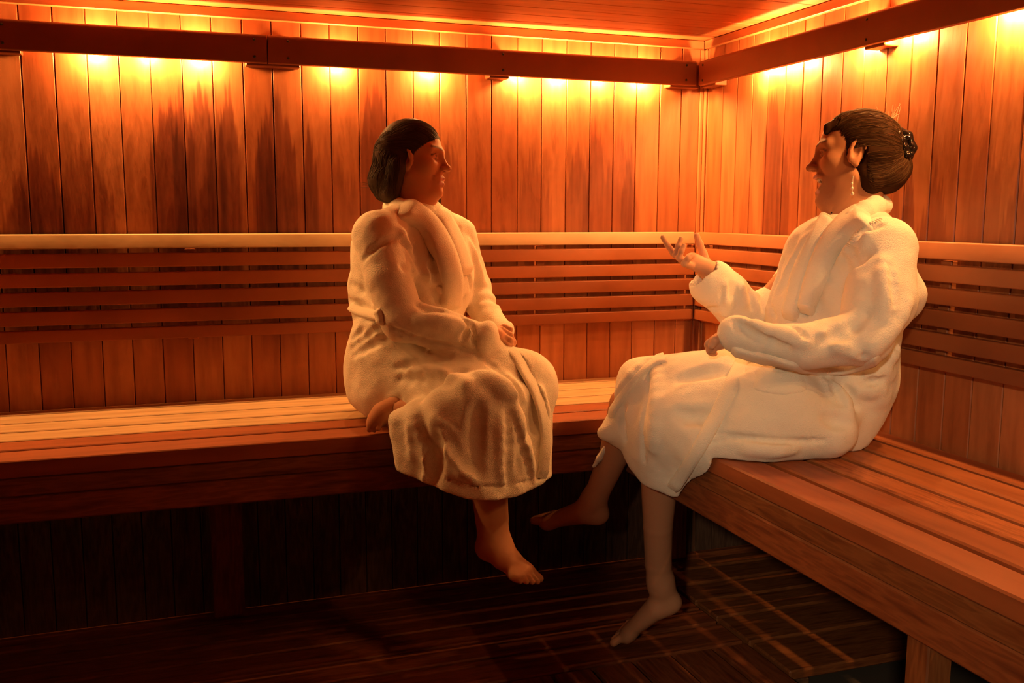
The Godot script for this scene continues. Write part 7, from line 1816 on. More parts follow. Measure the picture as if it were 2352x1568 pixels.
	sheet(c, 9, [V(-0.2323, 1.2403, 1.0925), V(-0.2429, 1.2555, 1.0948), V(-0.2487, 1.2675, 1.0913), V(-0.2473, 1.2742, 1.0792), V(-0.2435, 1.2806, 1.0632), V(-0.2378, 1.2852, 1.0454), V(-0.2332, 1.2882, 1.0306), V(-0.2260, 1.2801, 1.0207), V(-0.2173, 1.2646, 1.0147), V(-0.2539, 1.2452, 1.0981), V(-0.2659, 1.2591, 1.1012), V(-0.2728, 1.2704, 1.0986), V(-0.2724, 1.2771, 1.0877), V(-0.2699, 1.2840, 1.0738), V(-0.2656, 1.2889, 1.0583), V(-0.2615, 1.2920, 1.0441), V(-0.2541, 1.2842, 1.0342), V(-0.2449, 1.2688, 1.0286), V(-0.2634, 1.2344, 1.0987), V(-0.2769, 1.2465, 1.1026), V(-0.2855, 1.2565, 1.1010), V(-0.2866, 1.2626, 1.0916), V(-0.2861, 1.2689, 1.0803), V(-0.2837, 1.2738, 1.0677), V(-0.2808, 1.2772, 1.0552), V(-0.2735, 1.2699, 1.0452), V(-0.2638, 1.2552, 1.0388), V(-0.2716, 1.2232, 1.0985), V(-0.2866, 1.2333, 1.1031), V(-0.2964, 1.2417, 1.1024), V(-0.2987, 1.2471, 1.0944), V(-0.2997, 1.2528, 1.0854), V(-0.2990, 1.2574, 1.0758), V(-0.2980, 1.2608, 1.0657), V(-0.2912, 1.2547, 1.0553), V(-0.2804, 1.2418, 1.0470), V(-0.2784, 1.2115, 1.0974), V(-0.2945, 1.2193, 1.1025), V(-0.3054, 1.2261, 1.1024), V(-0.3085, 1.2308, 1.0955), V(-0.3105, 1.2356, 1.0884), V(-0.3115, 1.2396, 1.0808), V(-0.3124, 1.2426, 1.0723), V(-0.3056, 1.2385, 1.0617), V(-0.2926, 1.2293, 1.0518), V(-0.2842, 1.1989, 1.0952), V(-0.3009, 1.2048, 1.1007), V(-0.3126, 1.2102, 1.1010), V(-0.3162, 1.2141, 1.0949), V(-0.3191, 1.2180, 1.0887), V(-0.3215, 1.2212, 1.0814), V(-0.3236, 1.2236, 1.0726), V(-0.3157, 1.2215, 1.0621), V(-0.3003, 1.2168, 1.0527), V(-0.2894, 1.1852, 1.0924), V(-0.3064, 1.1899, 1.0982), V(-0.3184, 1.1943, 1.0988), V(-0.3224, 1.1977, 1.0929), V(-0.3261, 1.2009, 1.0864), V(-0.3295, 1.2036, 1.0781), V(-0.3312, 1.2056, 1.0677), V(-0.3218, 1.2047, 1.0579), V(-0.3050, 1.2027, 1.0499), V(-0.2942, 1.1706, 1.0894), V(-0.3113, 1.1749, 1.0955), V(-0.3233, 1.1788, 1.0963), V(-0.3277, 1.1818, 1.0903), V(-0.3321, 1.1847, 1.0830), V(-0.3356, 1.1872, 1.0733), V(-0.3363, 1.1890, 1.0613), V(-0.3258, 1.1882, 1.0521), V(-0.3085, 1.1866, 1.0450), V(-0.2989, 1.1554, 1.0868), V(-0.3158, 1.1597, 1.0932), V(-0.3280, 1.1635, 1.0942), V(-0.3327, 1.1662, 1.0878), V(-0.3373, 1.1690, 1.0798), V(-0.3406, 1.1715, 1.0689), V(-0.3406, 1.1732, 1.0561), V(-0.3296, 1.1719, 1.0472), V(-0.3121, 1.1694, 1.0406), V(-0.3036, 1.1399, 1.0849), V(-0.3204, 1.1443, 1.0916), V(-0.3325, 1.1481, 1.0927), V(-0.3374, 1.1507, 1.0861), V(-0.3422, 1.1533, 1.0774), V(-0.3453, 1.1559, 1.0660), V(-0.3453, 1.1576, 1.0528), V(-0.3340, 1.1556, 1.0438), V(-0.3161, 1.1517, 1.0385), V(-0.3083, 1.1240, 1.0834), V(-0.3249, 1.1285, 1.0904), V(-0.3370, 1.1323, 1.0917), V(-0.3422, 1.1349, 1.0850), V(-0.3470, 1.1375, 1.0762), V(-0.3501, 1.1400, 1.0646), V(-0.3504, 1.1418, 1.0514), V(-0.3390, 1.1392, 1.0421), V(-0.3211, 1.1342, 1.0385), V(-0.3130, 1.1079, 1.0823), V(-0.3294, 1.1125, 1.0897), V(-0.3416, 1.1163, 1.0912), V(-0.3469, 1.1189, 1.0845), V(-0.3518, 1.1215, 1.0756), V(-0.3549, 1.1238, 1.0644), V(-0.3557, 1.1256, 1.0519), V(-0.3447, 1.1228, 1.0424), V(-0.3270, 1.1170, 1.0391), V(-0.3178, 1.0916, 1.0814), V(-0.3341, 1.0962, 1.0891), V(-0.3462, 1.1001, 1.0908), V(-0.3517, 1.1026, 1.0843), V(-0.3567, 1.1051, 1.0755), V(-0.3598, 1.1072, 1.0648), V(-0.3609, 1.1088, 1.0535), V(-0.3507, 1.1062, 1.0441), V(-0.3336, 1.1002, 1.0395), V(-0.3226, 1.0750, 1.0805), V(-0.3388, 1.0794, 1.0887), V(-0.3509, 1.0830, 1.0907), V(-0.3565, 1.0853, 1.0841), V(-0.3617, 1.0877, 1.0756), V(-0.3648, 1.0896, 1.0653), V(-0.3662, 1.0909, 1.0550), V(-0.3567, 1.0885, 1.0458), V(-0.3400, 1.0832, 1.0395), V(-0.3274, 1.0573, 1.0796), V(-0.3434, 1.0610, 1.0883), V(-0.3556, 1.0641, 1.0904), V(-0.3614, 1.0661, 1.0839), V(-0.3668, 1.0681, 1.0754), V(-0.3701, 1.0697, 1.0653), V(-0.3716, 1.0709, 1.0555), V(-0.3623, 1.0691, 1.0465), V(-0.3456, 1.0650, 1.0392), V(-0.3315, 1.0386, 1.0786), V(-0.3479, 1.0411, 1.0873), V(-0.3602, 1.0431, 1.0894), V(-0.3662, 1.0446, 1.0830), V(-0.3718, 1.0461, 1.0746), V(-0.3751, 1.0475, 1.0645), V(-0.3767, 1.0485, 1.0548), V(-0.3672, 1.0478, 1.0458), V(-0.3503, 1.0459, 1.0384), V(-0.3181, 1.0188, 1.0679), V(-0.3349, 1.0197, 1.0759), V(-0.3473, 1.0207, 1.0780), V(-0.3532, 1.0219, 1.0722), V(-0.3584, 1.0231, 1.0645), V(-0.3613, 1.0243, 1.0552), V(-0.3626, 1.0254, 1.0463), V(-0.3528, 1.0264, 1.0381), V(-0.3355, 1.0272, 1.0313)])
	sheet(c, 9, [V(-0.2570, 1.2187, 1.2366), V(-0.2624, 1.2415, 1.2422), V(-0.2633, 1.2577, 1.2399), V(-0.2541, 1.2697, 1.2231), V(-0.2244, 1.2826, 1.1814), V(-0.1943, 1.2925, 1.1406), V(-0.1825, 1.2949, 1.1246), V(-0.2066, 1.2681, 1.1648), V(-0.2105, 1.2408, 1.1854), V(-0.2620, 1.2336, 1.2239), V(-0.2732, 1.2544, 1.2258), V(-0.2778, 1.2704, 1.2184), V(-0.2685, 1.2829, 1.1971), V(-0.2463, 1.2968, 1.1634), V(-0.2231, 1.3075, 1.1321), V(-0.2088, 1.3128, 1.1119), V(-0.2116, 1.2957, 1.1203), V(-0.2069, 1.2718, 1.1245), V(-0.2581, 1.2279, 1.2023), V(-0.2721, 1.2475, 1.2016), V(-0.2784, 1.2633, 1.1927), V(-0.2720, 1.2741, 1.1736), V(-0.2589, 1.2861, 1.1491), V(-0.2437, 1.2962, 1.1256), V(-0.2304, 1.3031, 1.1051), V(-0.2209, 1.2923, 1.0969), V(-0.2103, 1.2711, 1.0924), V(-0.2560, 1.2213, 1.1839), V(-0.2726, 1.2390, 1.1840), V(-0.2820, 1.2533, 1.1762), V(-0.2793, 1.2630, 1.1600), V(-0.2719, 1.2739, 1.1412), V(-0.2618, 1.2835, 1.1229), V(-0.2517, 1.2906, 1.1049), V(-0.2391, 1.2824, 1.0923), V(-0.2258, 1.2632, 1.0845), V(-0.2565, 1.2138, 1.1691), V(-0.2752, 1.2293, 1.1712), V(-0.2877, 1.2416, 1.1655), V(-0.2877, 1.2503, 1.1519), V(-0.2839, 1.2605, 1.1370), V(-0.2774, 1.2696, 1.1219), V(-0.2707, 1.2763, 1.1067), V(-0.2584, 1.2692, 1.0944), V(-0.2434, 1.2519, 1.0855), V(-0.2589, 1.2055, 1.1575), V(-0.2793, 1.2185, 1.1617), V(-0.2938, 1.2287, 1.1578), V(-0.2956, 1.2365, 1.1464), V(-0.2946, 1.2459, 1.1342), V(-0.2910, 1.2543, 1.1209), V(-0.2870, 1.2605, 1.1075), V(-0.2749, 1.2545, 1.0957), V(-0.2581, 1.2396, 1.0861), V(-0.2625, 1.1964, 1.1489), V(-0.2841, 1.2068, 1.1542), V(-0.2995, 1.2150, 1.1517), V(-0.3026, 1.2217, 1.1421), V(-0.3039, 1.2299, 1.1315), V(-0.3028, 1.2374, 1.1192), V(-0.3007, 1.2430, 1.1068), V(-0.2885, 1.2385, 1.0952), V(-0.2699, 1.2264, 1.0851), V(-0.2672, 1.1862, 1.1437), V(-0.2895, 1.1942, 1.1487), V(-0.3047, 1.2009, 1.1463), V(-0.3088, 1.2063, 1.1379), V(-0.3118, 1.2130, 1.1282), V(-0.3125, 1.2193, 1.1165), V(-0.3117, 1.2243, 1.1048), V(-0.2994, 1.2212, 1.0934), V(-0.2795, 1.2122, 1.0828), V(-0.2733, 1.1746, 1.1419), V(-0.2961, 1.1807, 1.1452), V(-0.3103, 1.1866, 1.1413), V(-0.3144, 1.1910, 1.1334), V(-0.3183, 1.1960, 1.1244), V(-0.3200, 1.2011, 1.1132), V(-0.3201, 1.2053, 1.1021), V(-0.3078, 1.2033, 1.0907), V(-0.2871, 1.1968, 1.0798), V(-0.2803, 1.1615, 1.1416), V(-0.3031, 1.1665, 1.1431), V(-0.3164, 1.1722, 1.1368), V(-0.3198, 1.1757, 1.1287), V(-0.3237, 1.1795, 1.1206), V(-0.3260, 1.1835, 1.1100), V(-0.3266, 1.1869, 1.0992), V(-0.3144, 1.1854, 1.0877), V(-0.2936, 1.1802, 1.0766), V(-0.2865, 1.1468, 1.1401), V(-0.3093, 1.1516, 1.1412), V(-0.3224, 1.1572, 1.1334), V(-0.3250, 1.1601, 1.1247), V(-0.3287, 1.1630, 1.1175), V(-0.3311, 1.1662, 1.1074), V(-0.3321, 1.1691, 1.0968), V(-0.3201, 1.1675, 1.0852), V(-0.2993, 1.1626, 1.0738), V(-0.2914, 1.1309, 1.1378), V(-0.3144, 1.1360, 1.1385), V(-0.3279, 1.1410, 1.1306), V(-0.3301, 1.1436, 1.1219), V(-0.3335, 1.1463, 1.1153), V(-0.3359, 1.1491, 1.1057), V(-0.3371, 1.1516, 1.0952), V(-0.3254, 1.1497, 1.0836), V(-0.3049, 1.1447, 1.0717), V(-0.2950, 1.1150, 1.1353), V(-0.3182, 1.1196, 1.1347), V(-0.3323, 1.1237, 1.1275), V(-0.3345, 1.1260, 1.1201), V(-0.3378, 1.1290, 1.1143), V(-0.3404, 1.1320, 1.1047), V(-0.3419, 1.1343, 1.0944), V(-0.3305, 1.1321, 1.0827), V(-0.3102, 1.1269, 1.0705), V(-0.2963, 1.0998, 1.1297), V(-0.3200, 1.1025, 1.1293), V(-0.3348, 1.1055, 1.1242), V(-0.3376, 1.1077, 1.1193), V(-0.3413, 1.1110, 1.1145), V(-0.3446, 1.1147, 1.1048), V(-0.3465, 1.1172, 1.0943), V(-0.3354, 1.1149, 1.0824), V(-0.3154, 1.1095, 1.0699), V(-0.2959, 1.0847, 1.1177), V(-0.3192, 1.0847, 1.1228), V(-0.3353, 1.0873, 1.1221), V(-0.3392, 1.0896, 1.1191), V(-0.3438, 1.0929, 1.1152), V(-0.3482, 1.0972, 1.1056), V(-0.3509, 1.1001, 1.0948), V(-0.3402, 1.0979, 1.0824), V(-0.3204, 1.0924, 1.0696), V(-0.2975, 1.0682, 1.1050), V(-0.3180, 1.0671, 1.1180), V(-0.3352, 1.0702, 1.1219), V(-0.3409, 1.0730, 1.1189), V(-0.3459, 1.0759, 1.1153), V(-0.3514, 1.0798, 1.1067), V(-0.3551, 1.0829, 1.0956), V(-0.3449, 1.0809, 1.0826), V(-0.3253, 1.0756, 1.0694), V(-0.3024, 1.0504, 1.1023), V(-0.3218, 1.0511, 1.1172), V(-0.3389, 1.0552, 1.1224), V(-0.3453, 1.0589, 1.1181), V(-0.3493, 1.0613, 1.1142), V(-0.3545, 1.0635, 1.1071), V(-0.3591, 1.0655, 1.0964), V(-0.3495, 1.0638, 1.0827), V(-0.3300, 1.0592, 1.0691), V(-0.2885, 1.0295, 1.0979), V(-0.3097, 1.0328, 1.1086), V(-0.3253, 1.0362, 1.1120), V(-0.3309, 1.0387, 1.1048), V(-0.3351, 1.0410, 1.0961), V(-0.3402, 1.0428, 1.0892), V(-0.3434, 1.0442, 1.0811), V(-0.3327, 1.0429, 1.0689), V(-0.3128, 1.0394, 1.0557)])
	var collar := part("collar", c.mesh(origin), M.terry, robe)
	var st := Field.new()
	st.cap(V(-0.2440, 1.2776, 1.2359), V(-0.2424, 1.2762, 1.2438), 0.0014, 0.0014, 0.0005)
	st.cap(V(-0.2493, 1.2757, 1.2351), V(-0.2477, 1.2743, 1.2431), 0.0014, 0.0014, 0.0005)
	st.cap(V(-0.2536, 1.2738, 1.2330), V(-0.2537, 1.2718, 1.2410), 0.0014, 0.0014, 0.0005)
	st.cap(V(-0.2584, 1.2713, 1.2302), V(-0.2592, 1.2692, 1.2382), 0.0014, 0.0014, 0.0005)
	st.cap(V(-0.2621, 1.2688, 1.2268), V(-0.2640, 1.2663, 1.2344), 0.0014, 0.0014, 0.0005)
	st.cap(V(-0.2660, 1.2659, 1.2235), V(-0.2678, 1.2636, 1.2312), 0.0014, 0.0014, 0.0005)
	st.cap(V(-0.2695, 1.2629, 1.2205), V(-0.2713, 1.2610, 1.2283), 0.0014, 0.0014, 0.0005)
	st.cap(V(-0.2723, 1.2600, 1.2174), V(-0.2748, 1.2580, 1.2250), 0.0014, 0.0014, 0.0005)
	st.cap(V(-0.2745, 1.2570, 1.2138), V(-0.2778, 1.2547, 1.2210), 0.0014, 0.0014, 0.0005)
	st.cap(V(-0.2770, 1.2534, 1.2102), V(-0.2803, 1.2515, 1.2175), 0.0014, 0.0014, 0.0005)
	st.cap(V(-0.2801, 1.2491, 1.2072), V(-0.2830, 1.2488, 1.2149), 0.0014, 0.0014, 0.0005)
	st.cap(V(-0.2835, 1.2445, 1.2052), V(-0.2860, 1.2457, 1.2130), 0.0014, 0.0014, 0.0005)
	st.cap(V(-0.2934, 1.2385, 1.2093), V(-0.2906, 1.2428, 1.2158), 0.0014, 0.0014, 0.0005)
	st.cap(V(-0.2978, 1.2344, 1.2091), V(-0.2962, 1.2359, 1.2170), 0.0014, 0.0014, 0.0005)
	st.cap(V(-0.3007, 1.2296, 1.2075), V(-0.2995, 1.2288, 1.2156), 0.0014, 0.0014, 0.0005)
	st.cap(V(-0.3031, 1.2243, 1.2057), V(-0.3019, 1.2232, 1.2138), 0.0014, 0.0014, 0.0005)
	st.cap(V(-0.3039, 1.2198, 1.2029), V(-0.3033, 1.2175, 1.2106), 0.0014, 0.0014, 0.0005)
	st.cap(V(-0.3036, 1.2172, 1.1995), V(-0.3020, 1.2127, 1.2062), 0.0014, 0.0014, 0.0005)
	var sw := Hull.new()
	st.net(0.0012, sw)
	var stitch := part("stitching", sw.mesh(origin), M.terry, robe)
	stitch.set_meta("kind", "stuff")
	var fl := Hull.new()
	sheet(fl, 9, [V(-0.6077, 0.9027, 0.8950), V(-0.6071, 0.9090, 0.8906), V(-0.6025, 0.9129, 0.8782), V(-0.5921, 0.9131, 0.8551), V(-0.5829, 0.9138, 0.8339), V(-0.5726, 0.9135, 0.8109), V(-0.5628, 0.9126, 0.7893), V(-0.5568, 0.9085, 0.7779), V(-0.5538, 0.9021, 0.7744), V(-0.6171, 0.8974, 0.8792), V(-0.6190, 0.9035, 0.8774), V(-0.6179, 0.9078, 0.8707), V(-0.6129, 0.9094, 0.8572), V(-0.6082, 0.9112, 0.8438), V(-0.6024, 0.9121, 0.8289), V(-0.5968, 0.9123, 0.8148), V(-0.5926, 0.9087, 0.8063), V(-0.5899, 0.9026, 0.8026), V(-0.6274, 0.8854, 0.8679), V(-0.6308, 0.8907, 0.8682), V(-0.6322, 0.8951, 0.8655), V(-0.6308, 0.8976, 0.8586), V(-0.6293, 0.9001, 0.8509), V(-0.6272, 0.9017, 0.8422), V(-0.6250, 0.9027, 0.8340), V(-0.6224, 0.8999, 0.8278), V(-0.6199, 0.8947, 0.8235), V(-0.6396, 0.8728, 0.8610), V(-0.6439, 0.8772, 0.8625), V(-0.6465, 0.8811, 0.8620), V(-0.6471, 0.8839, 0.8582), V(-0.6474, 0.8865, 0.8537), V(-0.6474, 0.8884, 0.8485), V(-0.6474, 0.8898, 0.8437), V(-0.6456, 0.8881, 0.8388), V(-0.6429, 0.8841, 0.8339), V(-0.6524, 0.8592, 0.8562), V(-0.6573, 0.8627, 0.8584), V(-0.6607, 0.8659, 0.8586), V(-0.6621, 0.8685, 0.8559), V(-0.6633, 0.8709, 0.8525), V(-0.6641, 0.8728, 0.8489), V(-0.6649, 0.8745, 0.8457), V(-0.6634, 0.8737, 0.8412), V(-0.6602, 0.8712, 0.8360), V(-0.6643, 0.8446, 0.8509), V(-0.6696, 0.8472, 0.8534), V(-0.6736, 0.8498, 0.8537), V(-0.6754, 0.8520, 0.8511), V(-0.6770, 0.8541, 0.8481), V(-0.6782, 0.8559, 0.8449), V(-0.6793, 0.8577, 0.8422), V(-0.6775, 0.8577, 0.8379), V(-0.6736, 0.8565, 0.8327), V(-0.6749, 0.8290, 0.8441), V(-0.6805, 0.8311, 0.8467), V(-0.6847, 0.8331, 0.8468), V(-0.6867, 0.8350, 0.8437), V(-0.6885, 0.8367, 0.8403), V(-0.6898, 0.8383, 0.8370), V(-0.6909, 0.8399, 0.8342), V(-0.6887, 0.8405, 0.8301), V(-0.6842, 0.8404, 0.8253), V(-0.6843, 0.8123, 0.8367), V(-0.6901, 0.8143, 0.8389), V(-0.6945, 0.8162, 0.8385), V(-0.6965, 0.8177, 0.8347), V(-0.6983, 0.8190, 0.8302), V(-0.6994, 0.8201, 0.8258), V(-0.7002, 0.8213, 0.8220), V(-0.6973, 0.8219, 0.8179), V(-0.6919, 0.8222, 0.8139), V(-0.6930, 0.7948, 0.8298), V(-0.6989, 0.7969, 0.8316), V(-0.7033, 0.7988, 0.8305), V(-0.7053, 0.8001, 0.8255), V(-0.7067, 0.8010, 0.8194), V(-0.7074, 0.8016, 0.8131), V(-0.7075, 0.8021, 0.8073), V(-0.7037, 0.8021, 0.8027), V(-0.6974, 0.8017, 0.7999), V(-0.7010, 0.7768, 0.8238), V(-0.7070, 0.7789, 0.8252), V(-0.7115, 0.7808, 0.8235), V(-0.7132, 0.7818, 0.8175), V(-0.7143, 0.7826, 0.8101), V(-0.7143, 0.7829, 0.8018), V(-0.7134, 0.7829, 0.7934), V(-0.7089, 0.7818, 0.7882), V(-0.7027, 0.7804, 0.7871), V(-0.7081, 0.7593, 0.8188), V(-0.7143, 0.7612, 0.8197), V(-0.7187, 0.7629, 0.8175), V(-0.7203, 0.7639, 0.8111), V(-0.7212, 0.7647, 0.8031), V(-0.7207, 0.7650, 0.7936), V(-0.7191, 0.7645, 0.7834), V(-0.7144, 0.7626, 0.7780), V(-0.7095, 0.7610, 0.7796), V(-0.7078, 0.7410, 0.8127), V(-0.7142, 0.7425, 0.8131), V(-0.7187, 0.7438, 0.8109), V(-0.7201, 0.7445, 0.8048), V(-0.7212, 0.7451, 0.7974), V(-0.7208, 0.7451, 0.7883), V(-0.7189, 0.7443, 0.7781), V(-0.7146, 0.7421, 0.7731), V(-0.7116, 0.7415, 0.7771)])
	part("flap_edge", fl.mesh(origin), M.terry, robe)
	var pk := Hull.new()
	sheet(pk, 9, [V(-0.4751, 0.9150, 1.1201), V(-0.4788, 0.9170, 1.1222), V(-0.4861, 0.9151, 1.1288), V(-0.4956, 0.9074, 1.1381), V(-0.5045, 0.8980, 1.1459), V(-0.5117, 0.8880, 1.1516), V(-0.5172, 0.8789, 1.1556), V(-0.5184, 0.8727, 1.1565), V(-0.5167, 0.8691, 1.1554), V(-0.4753, 0.9177, 1.1386), V(-0.4790, 0.9194, 1.1408), V(-0.4855, 0.9169, 1.1464), V(-0.4938, 0.9086, 1.1542), V(-0.5018, 0.8988, 1.1611), V(-0.5085, 0.8884, 1.1664), V(-0.5137, 0.8790, 1.1701), V(-0.5146, 0.8728, 1.1707), V(-0.5128, 0.8692, 1.1694), V(-0.4722, 0.9167, 1.1556), V(-0.4757, 0.9181, 1.1579), V(-0.4811, 0.9153, 1.1627), V(-0.4881, 0.9068, 1.1693), V(-0.4950, 0.8967, 1.1754), V(-0.5010, 0.8863, 1.1804), V(-0.5056, 0.8768, 1.1839), V(-0.5063, 0.8706, 1.1842), V(-0.5044, 0.8671, 1.1827), V(-0.4668, 0.9158, 1.1693), V(-0.4698, 0.9170, 1.1719), V(-0.4743, 0.9140, 1.1766), V(-0.4800, 0.9053, 1.1829), V(-0.4858, 0.8951, 1.1889), V(-0.4908, 0.8845, 1.1941), V(-0.4947, 0.8750, 1.1978), V(-0.4951, 0.8688, 1.1981), V(-0.4934, 0.8655, 1.1963), V(-0.4588, 0.9156, 1.1789), V(-0.4612, 0.9167, 1.1820), V(-0.4648, 0.9136, 1.1869), V(-0.4694, 0.9049, 1.1936), V(-0.4739, 0.8946, 1.2002), V(-0.4779, 0.8841, 1.2058), V(-0.4807, 0.8746, 1.2100), V(-0.4809, 0.8684, 1.2104), V(-0.4793, 0.8650, 1.2083), V(-0.4474, 0.9164, 1.1843), V(-0.4493, 0.9176, 1.1879), V(-0.4522, 0.9146, 1.1935), V(-0.4559, 0.9058, 1.2009), V(-0.4594, 0.8957, 1.2082), V(-0.4623, 0.8852, 1.2144), V(-0.4643, 0.8758, 1.2191), V(-0.4642, 0.8695, 1.2196), V(-0.4630, 0.8661, 1.2174), V(-0.4330, 0.9179, 1.1865), V(-0.4341, 0.9193, 1.1903), V(-0.4363, 0.9164, 1.1962), V(-0.4398, 0.9078, 1.2047), V(-0.4429, 0.8978, 1.2128), V(-0.4452, 0.8874, 1.2195), V(-0.4467, 0.8780, 1.2247), V(-0.4466, 0.8717, 1.2253), V(-0.4459, 0.8683, 1.2230), V(-0.4176, 0.9200, 1.1870), V(-0.4177, 0.9212, 1.1905), V(-0.4184, 0.9182, 1.1953), V(-0.4223, 0.9099, 1.2049), V(-0.4257, 0.9000, 1.2143), V(-0.4280, 0.8897, 1.2217), V(-0.4294, 0.8804, 1.2272), V(-0.4297, 0.8742, 1.2281), V(-0.4295, 0.8707, 1.2257), V(-0.4033, 0.9200, 1.1845), V(-0.4022, 0.9203, 1.1874), V(-0.4007, 0.9167, 1.1897), V(-0.4051, 0.9088, 1.2003), V(-0.4093, 0.8995, 1.2109), V(-0.4118, 0.8895, 1.2188), V(-0.4133, 0.8804, 1.2246), V(-0.4141, 0.8745, 1.2257), V(-0.4145, 0.8711, 1.2235)])
	part("pocket", pk.mesh(origin), M.terry, robe)
	var b := Hull.new()
